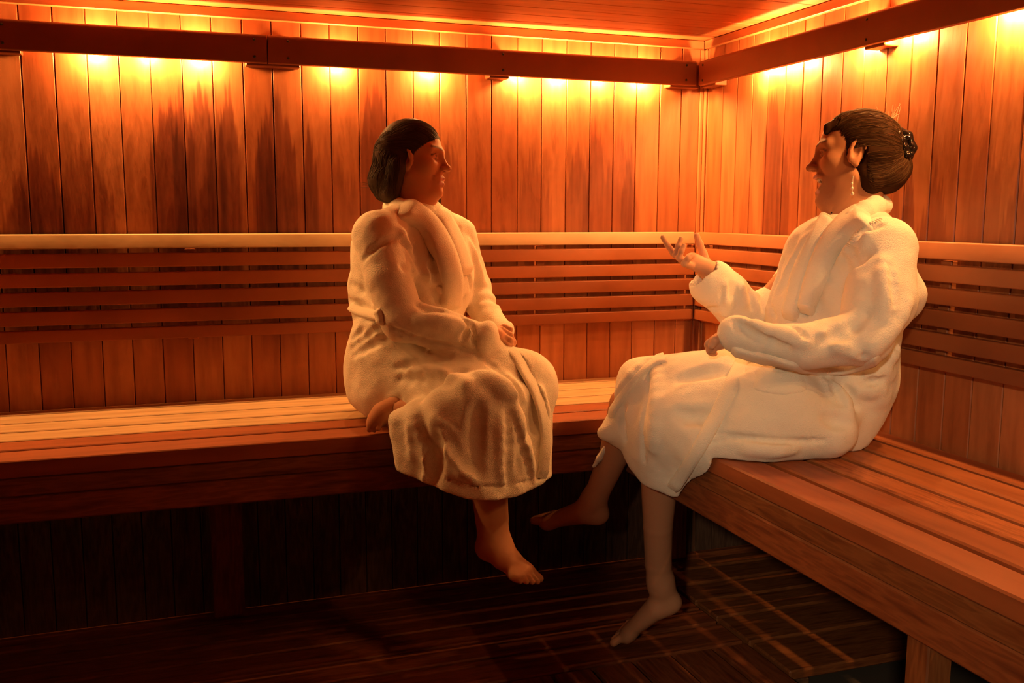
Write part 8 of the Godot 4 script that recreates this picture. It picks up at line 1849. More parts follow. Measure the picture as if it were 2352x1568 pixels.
	sheet(b, 9, [V(-0.5629, 0.9850, 1.1404), V(-0.5676, 0.9805, 1.1441), V(-0.5702, 0.9758, 1.1451), V(-0.5693, 0.9713, 1.1417), V(-0.5671, 0.9663, 1.1362), V(-0.5634, 0.9617, 1.1288), V(-0.5611, 0.9583, 1.1240), V(-0.5575, 0.9599, 1.1198), V(-0.5531, 0.9648, 1.1162), V(-0.5594, 0.9781, 1.1542), V(-0.5642, 0.9734, 1.1574), V(-0.5666, 0.9682, 1.1576), V(-0.5651, 0.9630, 1.1534), V(-0.5620, 0.9571, 1.1466), V(-0.5575, 0.9520, 1.1381), V(-0.5543, 0.9485, 1.1321), V(-0.5505, 0.9502, 1.1277), V(-0.5460, 0.9554, 1.1243), V(-0.5503, 0.9752, 1.1650), V(-0.5553, 0.9705, 1.1678), V(-0.5577, 0.9653, 1.1677), V(-0.5560, 0.9600, 1.1633), V(-0.5526, 0.9541, 1.1563), V(-0.5478, 0.9490, 1.1475), V(-0.5440, 0.9452, 1.1406), V(-0.5398, 0.9469, 1.1359), V(-0.5352, 0.9521, 1.1327), V(-0.5410, 0.9722, 1.1771), V(-0.5460, 0.9674, 1.1798), V(-0.5482, 0.9621, 1.1795), V(-0.5464, 0.9568, 1.1748), V(-0.5428, 0.9509, 1.1677), V(-0.5377, 0.9457, 1.1586), V(-0.5337, 0.9419, 1.1514), V(-0.5293, 0.9435, 1.1465), V(-0.5247, 0.9488, 1.1434), V(-0.5328, 0.9696, 1.1909), V(-0.5374, 0.9643, 1.1932), V(-0.5391, 0.9588, 1.1923), V(-0.5363, 0.9533, 1.1864), V(-0.5321, 0.9473, 1.1785), V(-0.5264, 0.9420, 1.1686), V(-0.5218, 0.9381, 1.1606), V(-0.5173, 0.9397, 1.1554), V(-0.5128, 0.9450, 1.1521), V(-0.5271, 0.9678, 1.2074), V(-0.5308, 0.9617, 1.2088), V(-0.5311, 0.9555, 1.2060), V(-0.5262, 0.9497, 1.1971), V(-0.5206, 0.9435, 1.1873), V(-0.5135, 0.9379, 1.1752), V(-0.5074, 0.9337, 1.1650), V(-0.5025, 0.9352, 1.1592), V(-0.4978, 0.9403, 1.1557), V(-0.5221, 0.9662, 1.2241), V(-0.5248, 0.9593, 1.2243), V(-0.5235, 0.9525, 1.2194), V(-0.5161, 0.9462, 1.2069), V(-0.5087, 0.9397, 1.1944), V(-0.4992, 0.9338, 1.1786), V(-0.4922, 0.9299, 1.1663), V(-0.4867, 0.9310, 1.1603), V(-0.4805, 0.9342, 1.1563), V(-0.5134, 0.9635, 1.2354), V(-0.5159, 0.9564, 1.2352), V(-0.5142, 0.9494, 1.2297), V(-0.5060, 0.9429, 1.2162), V(-0.4969, 0.9363, 1.2012), V(-0.4852, 0.9311, 1.1815), V(-0.4780, 0.9319, 1.1696), V(-0.4718, 0.9298, 1.1638), V(-0.4663, 0.9255, 1.1601), V(-0.5004, 0.9597, 1.2410), V(-0.5035, 0.9530, 1.2414), V(-0.5027, 0.9463, 1.2372), V(-0.4958, 0.9401, 1.2258), V(-0.4859, 0.9336, 1.2098), V(-0.4713, 0.9328, 1.1874), V(-0.4618, 0.9330, 1.1756), V(-0.4591, 0.9275, 1.1722), V(-0.4564, 0.9210, 1.1695), V(-0.4879, 0.9563, 1.2478), V(-0.4915, 0.9500, 1.2486), V(-0.4914, 0.9436, 1.2456), V(-0.4861, 0.9377, 1.2368), V(-0.4763, 0.9315, 1.2215), V(-0.4590, 0.9320, 1.1981), V(-0.4512, 0.9307, 1.1883), V(-0.4497, 0.9252, 1.1855), V(-0.4476, 0.9189, 1.1821), V(-0.4779, 0.9541, 1.2581), V(-0.4810, 0.9476, 1.2588), V(-0.4805, 0.9411, 1.2555), V(-0.4758, 0.9355, 1.2479), V(-0.4668, 0.9292, 1.2345), V(-0.4516, 0.9262, 1.2146), V(-0.4449, 0.9265, 1.2065), V(-0.4421, 0.9226, 1.2014), V(-0.4389, 0.9185, 1.1956), V(-0.4620, 0.9507, 1.2604), V(-0.4644, 0.9440, 1.2615), V(-0.4632, 0.9376, 1.2582), V(-0.4587, 0.9321, 1.2512), V(-0.4517, 0.9261, 1.2413), V(-0.4405, 0.9210, 1.2265), V(-0.4351, 0.9186, 1.2197), V(-0.4314, 0.9183, 1.2132), V(-0.4277, 0.9196, 1.2062), V(-0.4300, 0.9426, 1.2403), V(-0.4321, 0.9376, 1.2444), V(-0.4314, 0.9327, 1.2441), V(-0.4284, 0.9279, 1.2396), V(-0.4245, 0.9229, 1.2345), V(-0.4185, 0.9184, 1.2265), V(-0.4145, 0.9149, 1.2208), V(-0.4117, 0.9143, 1.2141), V(-0.4092, 0.9160, 1.2066), V(-0.3873, 0.9292, 1.2066), V(-0.3884, 0.9309, 1.2130), V(-0.3887, 0.9304, 1.2161), V(-0.3881, 0.9270, 1.2155), V(-0.3875, 0.9230, 1.2150), V(-0.3861, 0.9186, 1.2130), V(-0.3850, 0.9145, 1.2108), V(-0.3842, 0.9110, 1.2055), V(-0.3835, 0.9082, 1.1981), V(-0.3501, 0.9210, 1.1831), V(-0.3512, 0.9247, 1.1891), V(-0.3527, 0.9258, 1.1933), V(-0.3539, 0.9230, 1.1955), V(-0.3550, 0.9194, 1.1978), V(-0.3558, 0.9151, 1.1992), V(-0.3563, 0.9112, 1.1996), V(-0.3565, 0.9070, 1.1960), V(-0.3564, 0.9028, 1.1897), V(-0.3271, 0.9190, 1.1781), V(-0.3288, 0.9219, 1.1843), V(-0.3309, 0.9226, 1.1888), V(-0.3322, 0.9197, 1.1915), V(-0.3332, 0.9157, 1.1944), V(-0.3334, 0.9111, 1.1960), V(-0.3335, 0.9071, 1.1963), V(-0.3332, 0.9039, 1.1924), V(-0.3326, 0.9009, 1.1856), V(-0.3129, 0.9209, 1.1843), V(-0.3154, 0.9216, 1.1906), V(-0.3175, 0.9212, 1.1947), V(-0.3181, 0.9179, 1.1967), V(-0.3180, 0.9132, 1.1987), V(-0.3169, 0.9081, 1.1990), V(-0.3157, 0.9042, 1.1982), V(-0.3144, 0.9025, 1.1936), V(-0.3127, 0.9017, 1.1864), V(-0.3024, 0.9245, 1.1945), V(-0.3054, 0.9233, 1.2007), V(-0.3072, 0.9218, 1.2043), V(-0.3070, 0.9182, 1.2055), V(-0.3060, 0.9131, 1.2064), V(-0.3040, 0.9079, 1.2056), V(-0.3020, 0.9040, 1.2040), V(-0.2996, 0.9034, 1.1993), V(-0.2969, 0.9046, 1.1924), V(-0.2990, 0.9304, 1.2130), V(-0.3022, 0.9281, 1.2189), V(-0.3036, 0.9256, 1.2223), V(-0.3025, 0.9218, 1.2226), V(-0.3007, 0.9168, 1.2224), V(-0.2979, 0.9117, 1.2207), V(-0.2949, 0.9077, 1.2183), V(-0.2918, 0.9078, 1.2136), V(-0.2885, 0.9103, 1.2073), V(-0.3087, 0.9406, 1.2474), V(-0.3118, 0.9371, 1.2529), V(-0.3125, 0.9334, 1.2557), V(-0.3100, 0.9291, 1.2546), V(-0.3066, 0.9241, 1.2527), V(-0.3024, 0.9192, 1.2494), V(-0.2981, 0.9152, 1.2456), V(-0.2945, 0.9160, 1.2407), V(-0.2913, 0.9199, 1.2350), V(-0.3270, 0.9537, 1.2921), V(-0.3296, 0.9490, 1.2970), V(-0.3292, 0.9440, 1.2987), V(-0.3248, 0.9391, 1.2957), V(-0.3193, 0.9339, 1.2915), V(-0.3135, 0.9292, 1.2864), V(-0.3077, 0.9254, 1.2809), V(-0.3039, 0.9268, 1.2759), V(-0.3014, 0.9318, 1.2709), V(-0.3396, 0.9656, 1.3293), V(-0.3415, 0.9604, 1.3341), V(-0.3400, 0.9547, 1.3351), V(-0.3339, 0.9495, 1.3304), V(-0.3268, 0.9441, 1.3245), V(-0.3200, 0.9396, 1.3182), V(-0.3134, 0.9357, 1.3117), V(-0.3098, 0.9375, 1.3064), V(-0.3085, 0.9430, 1.3020), V(-0.3398, 0.9746, 1.3505), V(-0.3405, 0.9691, 1.3555), V(-0.3379, 0.9634, 1.3563), V(-0.3309, 0.9581, 1.3508), V(-0.3233, 0.9529, 1.3443), V(-0.3163, 0.9484, 1.3379), V(-0.3094, 0.9446, 1.3311), V(-0.3060, 0.9461, 1.3250), V(-0.3067, 0.9515, 1.3213), V(-0.3328, 0.9866, 1.3559), V(-0.3321, 0.9812, 1.3610), V(-0.3287, 0.9759, 1.3619), V(-0.3215, 0.9709, 1.3560), V(-0.3138, 0.9658, 1.3496), V(-0.3073, 0.9615, 1.3438), V(-0.3007, 0.9578, 1.3371), V(-0.2974, 0.9588, 1.3299), V(-0.3001, 0.9633, 1.3269)])
	var belt := part("belt", b.mesh(origin), M.terry, robe)
	var sh := Hull.new()
	sheet(sh, 9, [V(-0.4309, 0.9079, 1.0234), V(-0.4329, 0.9164, 1.0229), V(-0.4347, 0.9225, 1.0187), V(-0.4372, 0.9253, 1.0105), V(-0.4406, 0.9280, 1.0020), V(-0.4444, 0.9299, 0.9939), V(-0.4481, 0.9311, 0.9867), V(-0.4500, 0.9270, 0.9812), V(-0.4505, 0.9194, 0.9774), V(-0.4608, 0.9058, 1.0563), V(-0.4641, 0.9138, 1.0564), V(-0.4667, 0.9197, 1.0528), V(-0.4690, 0.9225, 1.0447), V(-0.4714, 0.9250, 1.0356), V(-0.4740, 0.9266, 1.0269), V(-0.4767, 0.9276, 1.0195), V(-0.4773, 0.9237, 1.0138), V(-0.4762, 0.9165, 1.0094), V(-0.4880, 0.8950, 1.0862), V(-0.4928, 0.9021, 1.0866), V(-0.4965, 0.9075, 1.0831), V(-0.4988, 0.9101, 1.0746), V(-0.5008, 0.9124, 1.0646), V(-0.5026, 0.9139, 1.0550), V(-0.5043, 0.9148, 1.0469), V(-0.5032, 0.9113, 1.0409), V(-0.5003, 0.9047, 1.0364), V(-0.5113, 0.8834, 1.1096), V(-0.5171, 0.8896, 1.1103), V(-0.5214, 0.8945, 1.1071), V(-0.5237, 0.8971, 1.0985), V(-0.5257, 0.8994, 1.0884), V(-0.5270, 0.9009, 1.0780), V(-0.5279, 0.9018, 1.0689), V(-0.5258, 0.8985, 1.0627), V(-0.5215, 0.8923, 1.0586), V(-0.5287, 0.8705, 1.1234), V(-0.5349, 0.8761, 1.1247), V(-0.5397, 0.8806, 1.1220), V(-0.5422, 0.8832, 1.1140), V(-0.5445, 0.8856, 1.1045), V(-0.5459, 0.8873, 1.0943), V(-0.5468, 0.8884, 1.0850), V(-0.5442, 0.8853, 1.0786), V(-0.5394, 0.8793, 1.0748), V(-0.5413, 0.8562, 1.1296), V(-0.5478, 0.8613, 1.1315), V(-0.5529, 0.8655, 1.1294), V(-0.5558, 0.8680, 1.1222), V(-0.5587, 0.8706, 1.1136), V(-0.5606, 0.8725, 1.1043), V(-0.5618, 0.8737, 1.0956), V(-0.5592, 0.8710, 1.0893), V(-0.5541, 0.8655, 1.0853), V(-0.5516, 0.8412, 1.1323), V(-0.5583, 0.8460, 1.1345), V(-0.5636, 0.8499, 1.1329), V(-0.5669, 0.8522, 1.1261), V(-0.5700, 0.8546, 1.1181), V(-0.5724, 0.8565, 1.1098), V(-0.5741, 0.8580, 1.1021), V(-0.5716, 0.8559, 1.0959), V(-0.5663, 0.8512, 1.0913), V(-0.5611, 0.8262, 1.1339), V(-0.5678, 0.8307, 1.1362), V(-0.5734, 0.8344, 1.1346), V(-0.5767, 0.8365, 1.1277), V(-0.5798, 0.8384, 1.1198), V(-0.5823, 0.8400, 1.1121), V(-0.5843, 0.8415, 1.1053), V(-0.5817, 0.8402, 1.0992), V(-0.5762, 0.8367, 1.0938), V(-0.5702, 0.8113, 1.1349), V(-0.5770, 0.8154, 1.1373), V(-0.5827, 0.8190, 1.1357), V(-0.5859, 0.8211, 1.1283), V(-0.5887, 0.8227, 1.1199), V(-0.5909, 0.8239, 1.1120), V(-0.5927, 0.8250, 1.1053), V(-0.5900, 0.8242, 1.0992), V(-0.5841, 0.8218, 1.0935), V(-0.5789, 0.7965, 1.1348), V(-0.5858, 0.8001, 1.1378), V(-0.5915, 0.8035, 1.1367), V(-0.5948, 0.8060, 1.1296), V(-0.5974, 0.8081, 1.1207), V(-0.5994, 0.8092, 1.1119), V(-0.6008, 0.8100, 1.1043), V(-0.5977, 0.8087, 1.0980), V(-0.5914, 0.8062, 1.0925), V(-0.5871, 0.7822, 1.1336), V(-0.5939, 0.7847, 1.1377), V(-0.5998, 0.7878, 1.1379), V(-0.6035, 0.7910, 1.1319), V(-0.6065, 0.7941, 1.1237), V(-0.6086, 0.7960, 1.1143), V(-0.6097, 0.7969, 1.1055), V(-0.6065, 0.7948, 1.0988), V(-0.6001, 0.7909, 1.0938), V(-0.5950, 0.7683, 1.1317), V(-0.6015, 0.7698, 1.1369), V(-0.6073, 0.7724, 1.1384), V(-0.6116, 0.7760, 1.1339), V(-0.6156, 0.7798, 1.1272), V(-0.6184, 0.7826, 1.1186), V(-0.6199, 0.7842, 1.1098), V(-0.6168, 0.7820, 1.1028), V(-0.6107, 0.7773, 1.0980), V(-0.6026, 0.7544, 1.1295), V(-0.6085, 0.7556, 1.1354), V(-0.6142, 0.7577, 1.1375), V(-0.6191, 0.7611, 1.1339), V(-0.6239, 0.7649, 1.1284), V(-0.6277, 0.7681, 1.1213), V(-0.6300, 0.7703, 1.1137), V(-0.6271, 0.7690, 1.1068), V(-0.6209, 0.7652, 1.1016), V(-0.6094, 0.7403, 1.1263), V(-0.6151, 0.7413, 1.1325), V(-0.6209, 0.7431, 1.1348), V(-0.6259, 0.7460, 1.1312), V(-0.6311, 0.7494, 1.1263), V(-0.6353, 0.7525, 1.1200), V(-0.6380, 0.7549, 1.1135), V(-0.6354, 0.7549, 1.1072), V(-0.6290, 0.7532, 1.1016), V(-0.6147, 0.7263, 1.1213), V(-0.6207, 0.7262, 1.1272), V(-0.6267, 0.7274, 1.1293), V(-0.6318, 0.7301, 1.1257), V(-0.6370, 0.7333, 1.1207), V(-0.6411, 0.7363, 1.1147), V(-0.6438, 0.7388, 1.1087), V(-0.6411, 0.7399, 1.1028), V(-0.6345, 0.7399, 1.0975), V(-0.6182, 0.7115, 1.1133), V(-0.6247, 0.7100, 1.1184), V(-0.6309, 0.7102, 1.1199), V(-0.6360, 0.7129, 1.1163), V(-0.6410, 0.7160, 1.1114), V(-0.6449, 0.7191, 1.1054), V(-0.6475, 0.7218, 1.0996), V(-0.6447, 0.7239, 1.0942), V(-0.6379, 0.7253, 1.0893), V(-0.6195, 0.6951, 1.1009), V(-0.6264, 0.6923, 1.1049), V(-0.6327, 0.6917, 1.1058), V(-0.6376, 0.6943, 1.1022), V(-0.6425, 0.6974, 1.0974), V(-0.6462, 0.7006, 1.0917), V(-0.6489, 0.7036, 1.0862), V(-0.6460, 0.7065, 1.0812), V(-0.6394, 0.7094, 1.0769), V(-0.6184, 0.6770, 1.0832), V(-0.6252, 0.6732, 1.0864), V(-0.6315, 0.6720, 1.0869), V(-0.6364, 0.6746, 1.0835), V(-0.6413, 0.6777, 1.0791), V(-0.6450, 0.6812, 1.0738), V(-0.6479, 0.6844, 1.0688), V(-0.6453, 0.6882, 1.0644), V(-0.6391, 0.6922, 1.0604), V(-0.6152, 0.6573, 1.0607), V(-0.6217, 0.6528, 1.0637), V(-0.6279, 0.6514, 1.0643), V(-0.6329, 0.6541, 1.0615), V(-0.6381, 0.6575, 1.0578), V(-0.6423, 0.6613, 1.0534), V(-0.6454, 0.6648, 1.0492), V(-0.6434, 0.6692, 1.0451), V(-0.6377, 0.6739, 1.0410), V(-0.6114, 0.6362, 1.0352), V(-0.6174, 0.6314, 1.0390), V(-0.6234, 0.6300, 1.0404), V(-0.6289, 0.6331, 1.0386), V(-0.6347, 0.6369, 1.0361), V(-0.6394, 0.6412, 1.0327), V(-0.6432, 0.6451, 1.0293), V(-0.6417, 0.6498, 1.0253), V(-0.6366, 0.6547, 1.0207), V(-0.6091, 0.6148, 1.0105), V(-0.6141, 0.6101, 1.0155), V(-0.6199, 0.6090, 1.0182), V(-0.6261, 0.6125, 1.0176), V(-0.6325, 0.6169, 1.0162), V(-0.6379, 0.6216, 1.0138), V(-0.6423, 0.6259, 1.0112), V(-0.6414, 0.6306, 1.0069), V(-0.6368, 0.6353, 1.0017), V(-0.6089, 0.5950, 0.9900), V(-0.6132, 0.5907, 0.9960), V(-0.6187, 0.5900, 0.9999), V(-0.6253, 0.5939, 1.0002), V(-0.6322, 0.5985, 0.9996), V(-0.6382, 0.6035, 0.9979), V(-0.6430, 0.6081, 0.9957), V(-0.6425, 0.6126, 0.9912), V(-0.6383, 0.6171, 0.9854), V(-0.6078, 0.5827, 0.9670), V(-0.6112, 0.5786, 0.9735), V(-0.6164, 0.5780, 0.9783), V(-0.6227, 0.5818, 0.9792), V(-0.6293, 0.5864, 0.9792), V(-0.6353, 0.5913, 0.9781), V(-0.6400, 0.5957, 0.9762), V(-0.6395, 0.6000, 0.9715), V(-0.6355, 0.6042, 0.9654)])
	part("sash_end", sh.mesh(origin), M.terry, robe)
	var o := V(-0.1599, 1.4322, 1.0202)
	var fw := V(-0.8469, 0.0166, -0.5315)
	var up := V(0.1141, 0.9819, -0.1512)
	var sd := V(-0.5194, 0.1887, 0.8335)
	var skin := Hull.new()
	var tone := lin(0.17, 0.038, 0.013)
	var h := Field.new()
	var paint := head_field(h, o, fw, up, sd, 0.98, true)
	h.cap(V(-0.1426, 1.3661, 1.0356), V(-0.1498, 1.2667, 1.0473), 0.0545, 0.0633, 0.0273)
	h.cap(V(-0.1909, 1.3438, 1.0221), V(-0.1826, 1.2554, 1.0269), 0.0327, 0.0480, 0.0327)
	h.net(HEAD_CELL, skin, tone, paint)
	var t := Field.new()
	t.flat(V(-0.1770, 1.2008, 1.0580), V(-0.2100, 0.9436, 1.0513), 0.0873, 0.0927, V(-0.1287, 0.1319, 0.9829), 1.400, 0.0327)
	t.cap(V(-0.1510, 1.2888, 1.0437), V(-0.1668, 1.2115, 1.0493), 0.0524, 0.0764, 0.0436)
	t.ell(V(-0.2618, 0.8433, 1.0477), V(0.9451, 0.0037, 0.3267), V(0.0403, 0.9910, -0.1277), V(0.1036, 0.1036, 0.1146), 0.0436)
	t.cap(V(-0.2022, 1.1949, 1.1783), V(-0.2772, 1.0101, 1.2535), 0.0327, 0.0284, 0.0218)
	t.cap(V(-0.2772, 1.0101, 1.2535), V(-0.5455, 1.0009, 1.1192), 0.0262, 0.0196, 0.0164)
	t.cap(V(-0.1358, 1.1936, 0.8704), V(-0.3133, 0.9963, 0.8265), 0.0415, 0.0349, 0.0218)
	t.cap(V(-0.3133, 0.9963, 0.8265), V(-0.4104, 1.0934, 0.8110), 0.0327, 0.0262, 0.0164)
	t.cap(V(-0.3075, 0.8113, 0.9831), V(-0.6454, 0.8279, 0.7676), 0.0818, 0.0436, 0.0327)
	t.cap(V(-0.3893, 0.8178, 1.0820), V(-0.5859, 0.6964, 0.8497), 0.0786, 0.0545, 0.0327)
	t.box(V(-1.8000, 0.5528, 0.2190), V(1.9000, 0.1527, 0.4190), 0.004)
	t.box(V(-0.2510, 0.5528, 2.2000), V(0.3510, 0.1527, 1.7000), 0.004)
	t.box(V(0.1263, 1.1500, 1.9000), V(0.1737, 0.8500, 2.1000), 0.004)
	t.box(V(-1.7000, 1.1500, -0.1263), V(2.0000, 0.8500, 0.1737), 0.004)
	t.net(0.012, skin, tone)
	var g := Field.new()
	g.cap(V(-0.5826, 0.6592, 0.8455), V(-0.5692, 0.5613, 0.8001), 0.0611, 0.0513, 0.0033)
	g.cap(V(-0.5692, 0.5613, 0.8001), V(-0.5512, 0.4146, 0.7632), 0.0513, 0.0415, 0.0033)
	g.cap(V(-0.5512, 0.4146, 0.7632), V(-0.5268, 0.2882, 0.7257), 0.0415, 0.0382, 0.0033)
	g.cap(V(-0.5268, 0.2882, 0.7257), V(-0.5132, 0.2140, 0.7143), 0.0382, 0.0349, 0.0033)
	foot_field(g, V(-0.5079, 0.2265, 0.7143), V(-0.4632, 0.1435, 0.7310), V(-0.5703, 0.0303, 0.6567), V(-0.6179, 0.0099, 0.6378), V(-0.5458, 0.8254, -0.1439), 0.98)
	g.net(0.0035, skin, tone)
	var g2 := Field.new()
	g2.cap(V(-0.6373, 0.7592, 0.7269), V(-0.6520, 0.6062, 0.6796), 0.0502, 0.0420, 0.0033)
	g2.cap(V(-0.6520, 0.6062, 0.6796), V(-0.6878, 0.4763, 0.6377), 0.0420, 0.0338, 0.0033)
	foot_field(g2, V(-0.6915, 0.4609, 0.6280), V(-0.6705, 0.3968, 0.6390), V(-0.7946, 0.3611, 0.5478), V(-0.8355, 0.3730, 0.5212), V(-0.1240, 0.9917, 0.0341), 0.98)
	g2.net(0.0035, skin, tone)
	var a := Field.new()
	a.cap(V(-0.3882, 1.0778, 0.8156), V(-0.4322, 1.1292, 0.8090), 0.0305, 0.0262, 0.0109)
	a.flat(V(-0.4342, 1.1327, 0.8078), V(-0.4825, 1.1609, 0.7924), 0.0251, 0.0218, V(-0.1359, 0.0347, 0.9901), 1.300, 0.0131)
	a.cap(V(-0.4521, 1.1420, 0.8217), V(-0.5040, 1.1537, 0.8073), 0.0175, 0.0131, 0.0109)
	finger(a, V(-0.5022, 1.1579, 0.7753), [V(-0.5283, 1.1815, 0.7683), V(-0.5444, 1.2027, 0.7650), V(-0.5582, 1.2227, 0.7627)], 0.0085)
	finger(a, V(-0.5030, 1.1587, 0.7910), [V(-0.5316, 1.1765, 0.7892), V(-0.5265, 1.2000, 0.7930), V(-0.5191, 1.2197, 0.7927)], 0.0085)
	finger(a, V(-0.5040, 1.1548, 0.8072), [V(-0.5305, 1.1691, 0.8067), V(-0.5267, 1.1879, 0.8106), V(-0.5195, 1.2017, 0.8111)], 0.0085)
	finger(a, V(-0.5005, 1.1485, 0.8200), [V(-0.5253, 1.1550, 0.8265), V(-0.5186, 1.1679, 0.8323), V(-0.5080, 1.1747, 0.8318)], 0.0085)
	finger(a, V(-0.4304, 1.1435, 0.7916), [V(-0.4436, 1.1788, 0.7820), V(-0.4541, 1.2049, 0.7800), V(-0.4636, 1.2273, 0.7788)], 0.0108)
	a.cap(V(-0.5455, 1.0009, 1.1192), V(-0.5699, 0.9837, 1.0918), 0.0218, 0.0196, 0.0087)
	a.flat(V(-0.5699, 0.9837, 1.0918), V(-0.5840, 0.9719, 1.0780), 0.0175, 0.0153, V(-0.3126, -0.2801, 0.9076), 1.500, 0.0087)
	finger(a, V(-0.5872, 0.9885, 1.0905), [V(-0.5969, 0.9774, 1.0834), V(-0.5884, 0.9614, 1.0779), V(-0.5779, 0.9565, 1.0769)], 0.0085)
	finger(a, V(-0.5795, 0.9823, 1.0780), [V(-0.5887, 0.9705, 1.0658), V(-0.5802, 0.9544, 1.0604), V(-0.5696, 0.9516, 1.0592)], 0.0085)
	finger(a, V(-0.5719, 0.9740, 1.0658), [V(-0.5792, 0.9631, 1.0542), V(-0.5704, 0.9501, 1.0484), V(-0.5598, 0.9473, 1.0471)], 0.0085)
	finger(a, V(-0.5622, 0.9678, 1.0540), [V(-0.5675, 0.9579, 1.0430), V(-0.5587, 0.9458, 1.0371), V(-0.5526, 0.9437, 1.0395)], 0.0085)
	finger(a, V(-0.5776, 0.9919, 1.1040), [V(-0.5933, 0.9863, 1.1047), V(-0.6006, 0.9736, 1.1019)], 0.010)
	a.net(0.003, skin, lin(0.33, 0.085, 0.032))  # hands tinted paler than the face: orange light put into the colour
	var body := part("body", skin.mesh(origin), M.skin, who)
	face_parts(body, o, fw, up, sd, 0.98, true, origin)
	var hr := Field.new()
	hr.ell(V(-0.1351, 1.4741, 1.0261), fw, up, V(0.0921, 0.0784, 0.0774), 0.01)
	hr.ell(V(-0.1126, 1.4457, 1.0466), fw, up, V(0.0666, 0.0764, 0.0784), 0.02)
	hr.cap(V(-0.1865, 1.5163, 1.0203), V(-0.2266, 1.5052, 1.0080), 0.0196, 0.0098, 0.0218)
	hr.cap(V(-0.2266, 1.5052, 1.0080), V(-0.2324, 1.4921, 1.0079), 0.0087, 0.0055, 0.0087)
	hr.ell(V(-0.1350, 1.4317, 1.0358), fw, up, V(0.0774, 0.0686, 0.0804), 0.015)
	hr.cap(V(-0.0988, 1.4484, 1.0497), V(-0.0713, 1.4045, 1.0655), 0.0480, 0.0458, 0.0262)
	hr.cap(V(-0.0713, 1.4045, 1.0655), V(-0.0912, 1.3770, 1.0625), 0.0436, 0.0371, 0.0218)
	hr.cap(V(-0.1430, 1.3812, 1.0760), V(-0.0946, 1.3817, 1.0820), 0.0371, 0.0393, 0.0218)
	hr.cap(V(-0.1651, 1.3861, 1.0783), V(-0.1508, 1.3592, 1.0872), 0.0218, 0.0240, 0.0175)
	hr.cap(V(-0.0872, 1.4759, 1.0498), V(-0.0654, 1.4979, 1.0542), 0.0305, 0.0196, 0.0175)
	hr.noise = M.cloth_noise
	hr.amp = 0.0008
	hr.stretch = Vector3(50, 70, 50)
	var hk := Hull.new()
	var tints := [lin(0.003, 0.0014, 0.0008), lin(0.005, 0.0022, 0.0012), lin(0.0035, 0.0016, 0.001), lin(0.010, 0.0045, 0.0022)]
	strands(hr, hk, [V(-0.2193, 1.4982, 0.9902), V(-0.1881, 1.5402, 0.9949), V(-0.1301, 1.5449, 1.0144), V(-0.0789, 1.5098, 1.0371), V(-0.0579, 1.4760, 1.0599)], [V(-0.2403, 1.4146, 1.0803), V(-0.2252, 1.4482, 1.0914), V(-0.1910, 1.4582, 1.1124), V(-0.1301, 1.4498, 1.1027), V(-0.0833, 1.4459, 1.0981)], 260, 0.0007, tints)
	strands(hr, hk, [V(-0.1865, 1.4353, 1.1119), V(-0.1701, 1.4406, 1.1169), V(-0.1373, 1.4438, 1.1118), V(-0.1049, 1.4441, 1.1016), V(-0.0804, 1.4405, 1.0999)], [V(-0.1754, 1.3583, 1.1108), V(-0.1444, 1.3480, 1.1123), V(-0.0938, 1.3648, 1.1061), V(-0.0595, 1.3978, 1.1025), V(-0.0584, 1.4249, 1.0990)], 240, 0.0007, tints)
	hr.ell(V(-0.1971, 1.4466, 1.0854), fw, up, V(0.023, 0.043, 0.026), 0.004, -1)
	var hs := Hull.new()
	hr.net(0.0035, hs, lin(0.003, 0.0014, 0.0008))
	var hair := part("hair", hs.mesh(origin), M.hair, who, Vector3.ZERO, "brown hair twisted up at the back")
	hk.tube(spline([V(-0.0686, 1.4786, 1.0350), V(-0.0715, 1.5222, 1.0278), V(-0.0777, 1.5336, 1.0312)], 5), 0.0011, 0.0004, 3, lin(0.10, 0.045, 0.02))
	hk.tube(spline([V(-0.0767, 1.4792, 1.0595), V(-0.0750, 1.5096, 1.0557), V(-0.0708, 1.5561, 1.0433)], 5), 0.0011, 0.0004, 3, lin(0.10, 0.045, 0.02))
	hk.tube(spline([V(-0.0787, 1.4709, 1.0603), V(-0.0636, 1.5066, 1.0604), V(-0.0440, 1.5513, 1.0525)], 5), 0.0011, 0.0004, 3, lin(0.10, 0.045, 0.02))
	hk.tube(spline([V(-0.0571, 1.4719, 1.0433), V(-0.0809, 1.4880, 1.0328), V(-0.0927, 1.5099, 1.0310)], 5), 0.0011, 0.0004, 3, lin(0.10, 0.045, 0.02))
	hk.tube(spline([V(-0.0810, 1.4875, 1.0388), V(-0.0873, 1.5222, 1.0317), V(-0.0813, 1.5282, 1.0384)], 5), 0.0011, 0.0004, 3, lin(0.10, 0.045, 0.02))
	hk.tube(spline([V(-0.0734, 1.4794, 1.0586), V(-0.0686, 1.5277, 1.0534), V(-0.0591, 1.5646, 1.0444)], 5), 0.0011, 0.0004, 3, lin(0.10, 0.045, 0.02))
	hk.tube(spline([V(-0.0752, 1.4790, 1.0442), V(-0.0963, 1.5313, 1.0295), V(-0.0946, 1.5498, 1.0192)], 5), 0.0011, 0.0004, 3, lin(0.10, 0.045, 0.02))
	hk.tube(spline([V(-0.0720, 1.4866, 1.0714), V(-0.0693, 1.5173, 1.0679), V(-0.0687, 1.5386, 1.0578)], 5), 0.0011, 0.0004, 3, lin(0.10, 0.045, 0.02))
	hk.tube(spline([V(-0.0881, 1.4681, 1.0583), V(-0.0675, 1.5127, 1.0590), V(-0.0435, 1.5673, 1.0491)], 5), 0.0011, 0.0004, 3, lin(0.10, 0.045, 0.02))
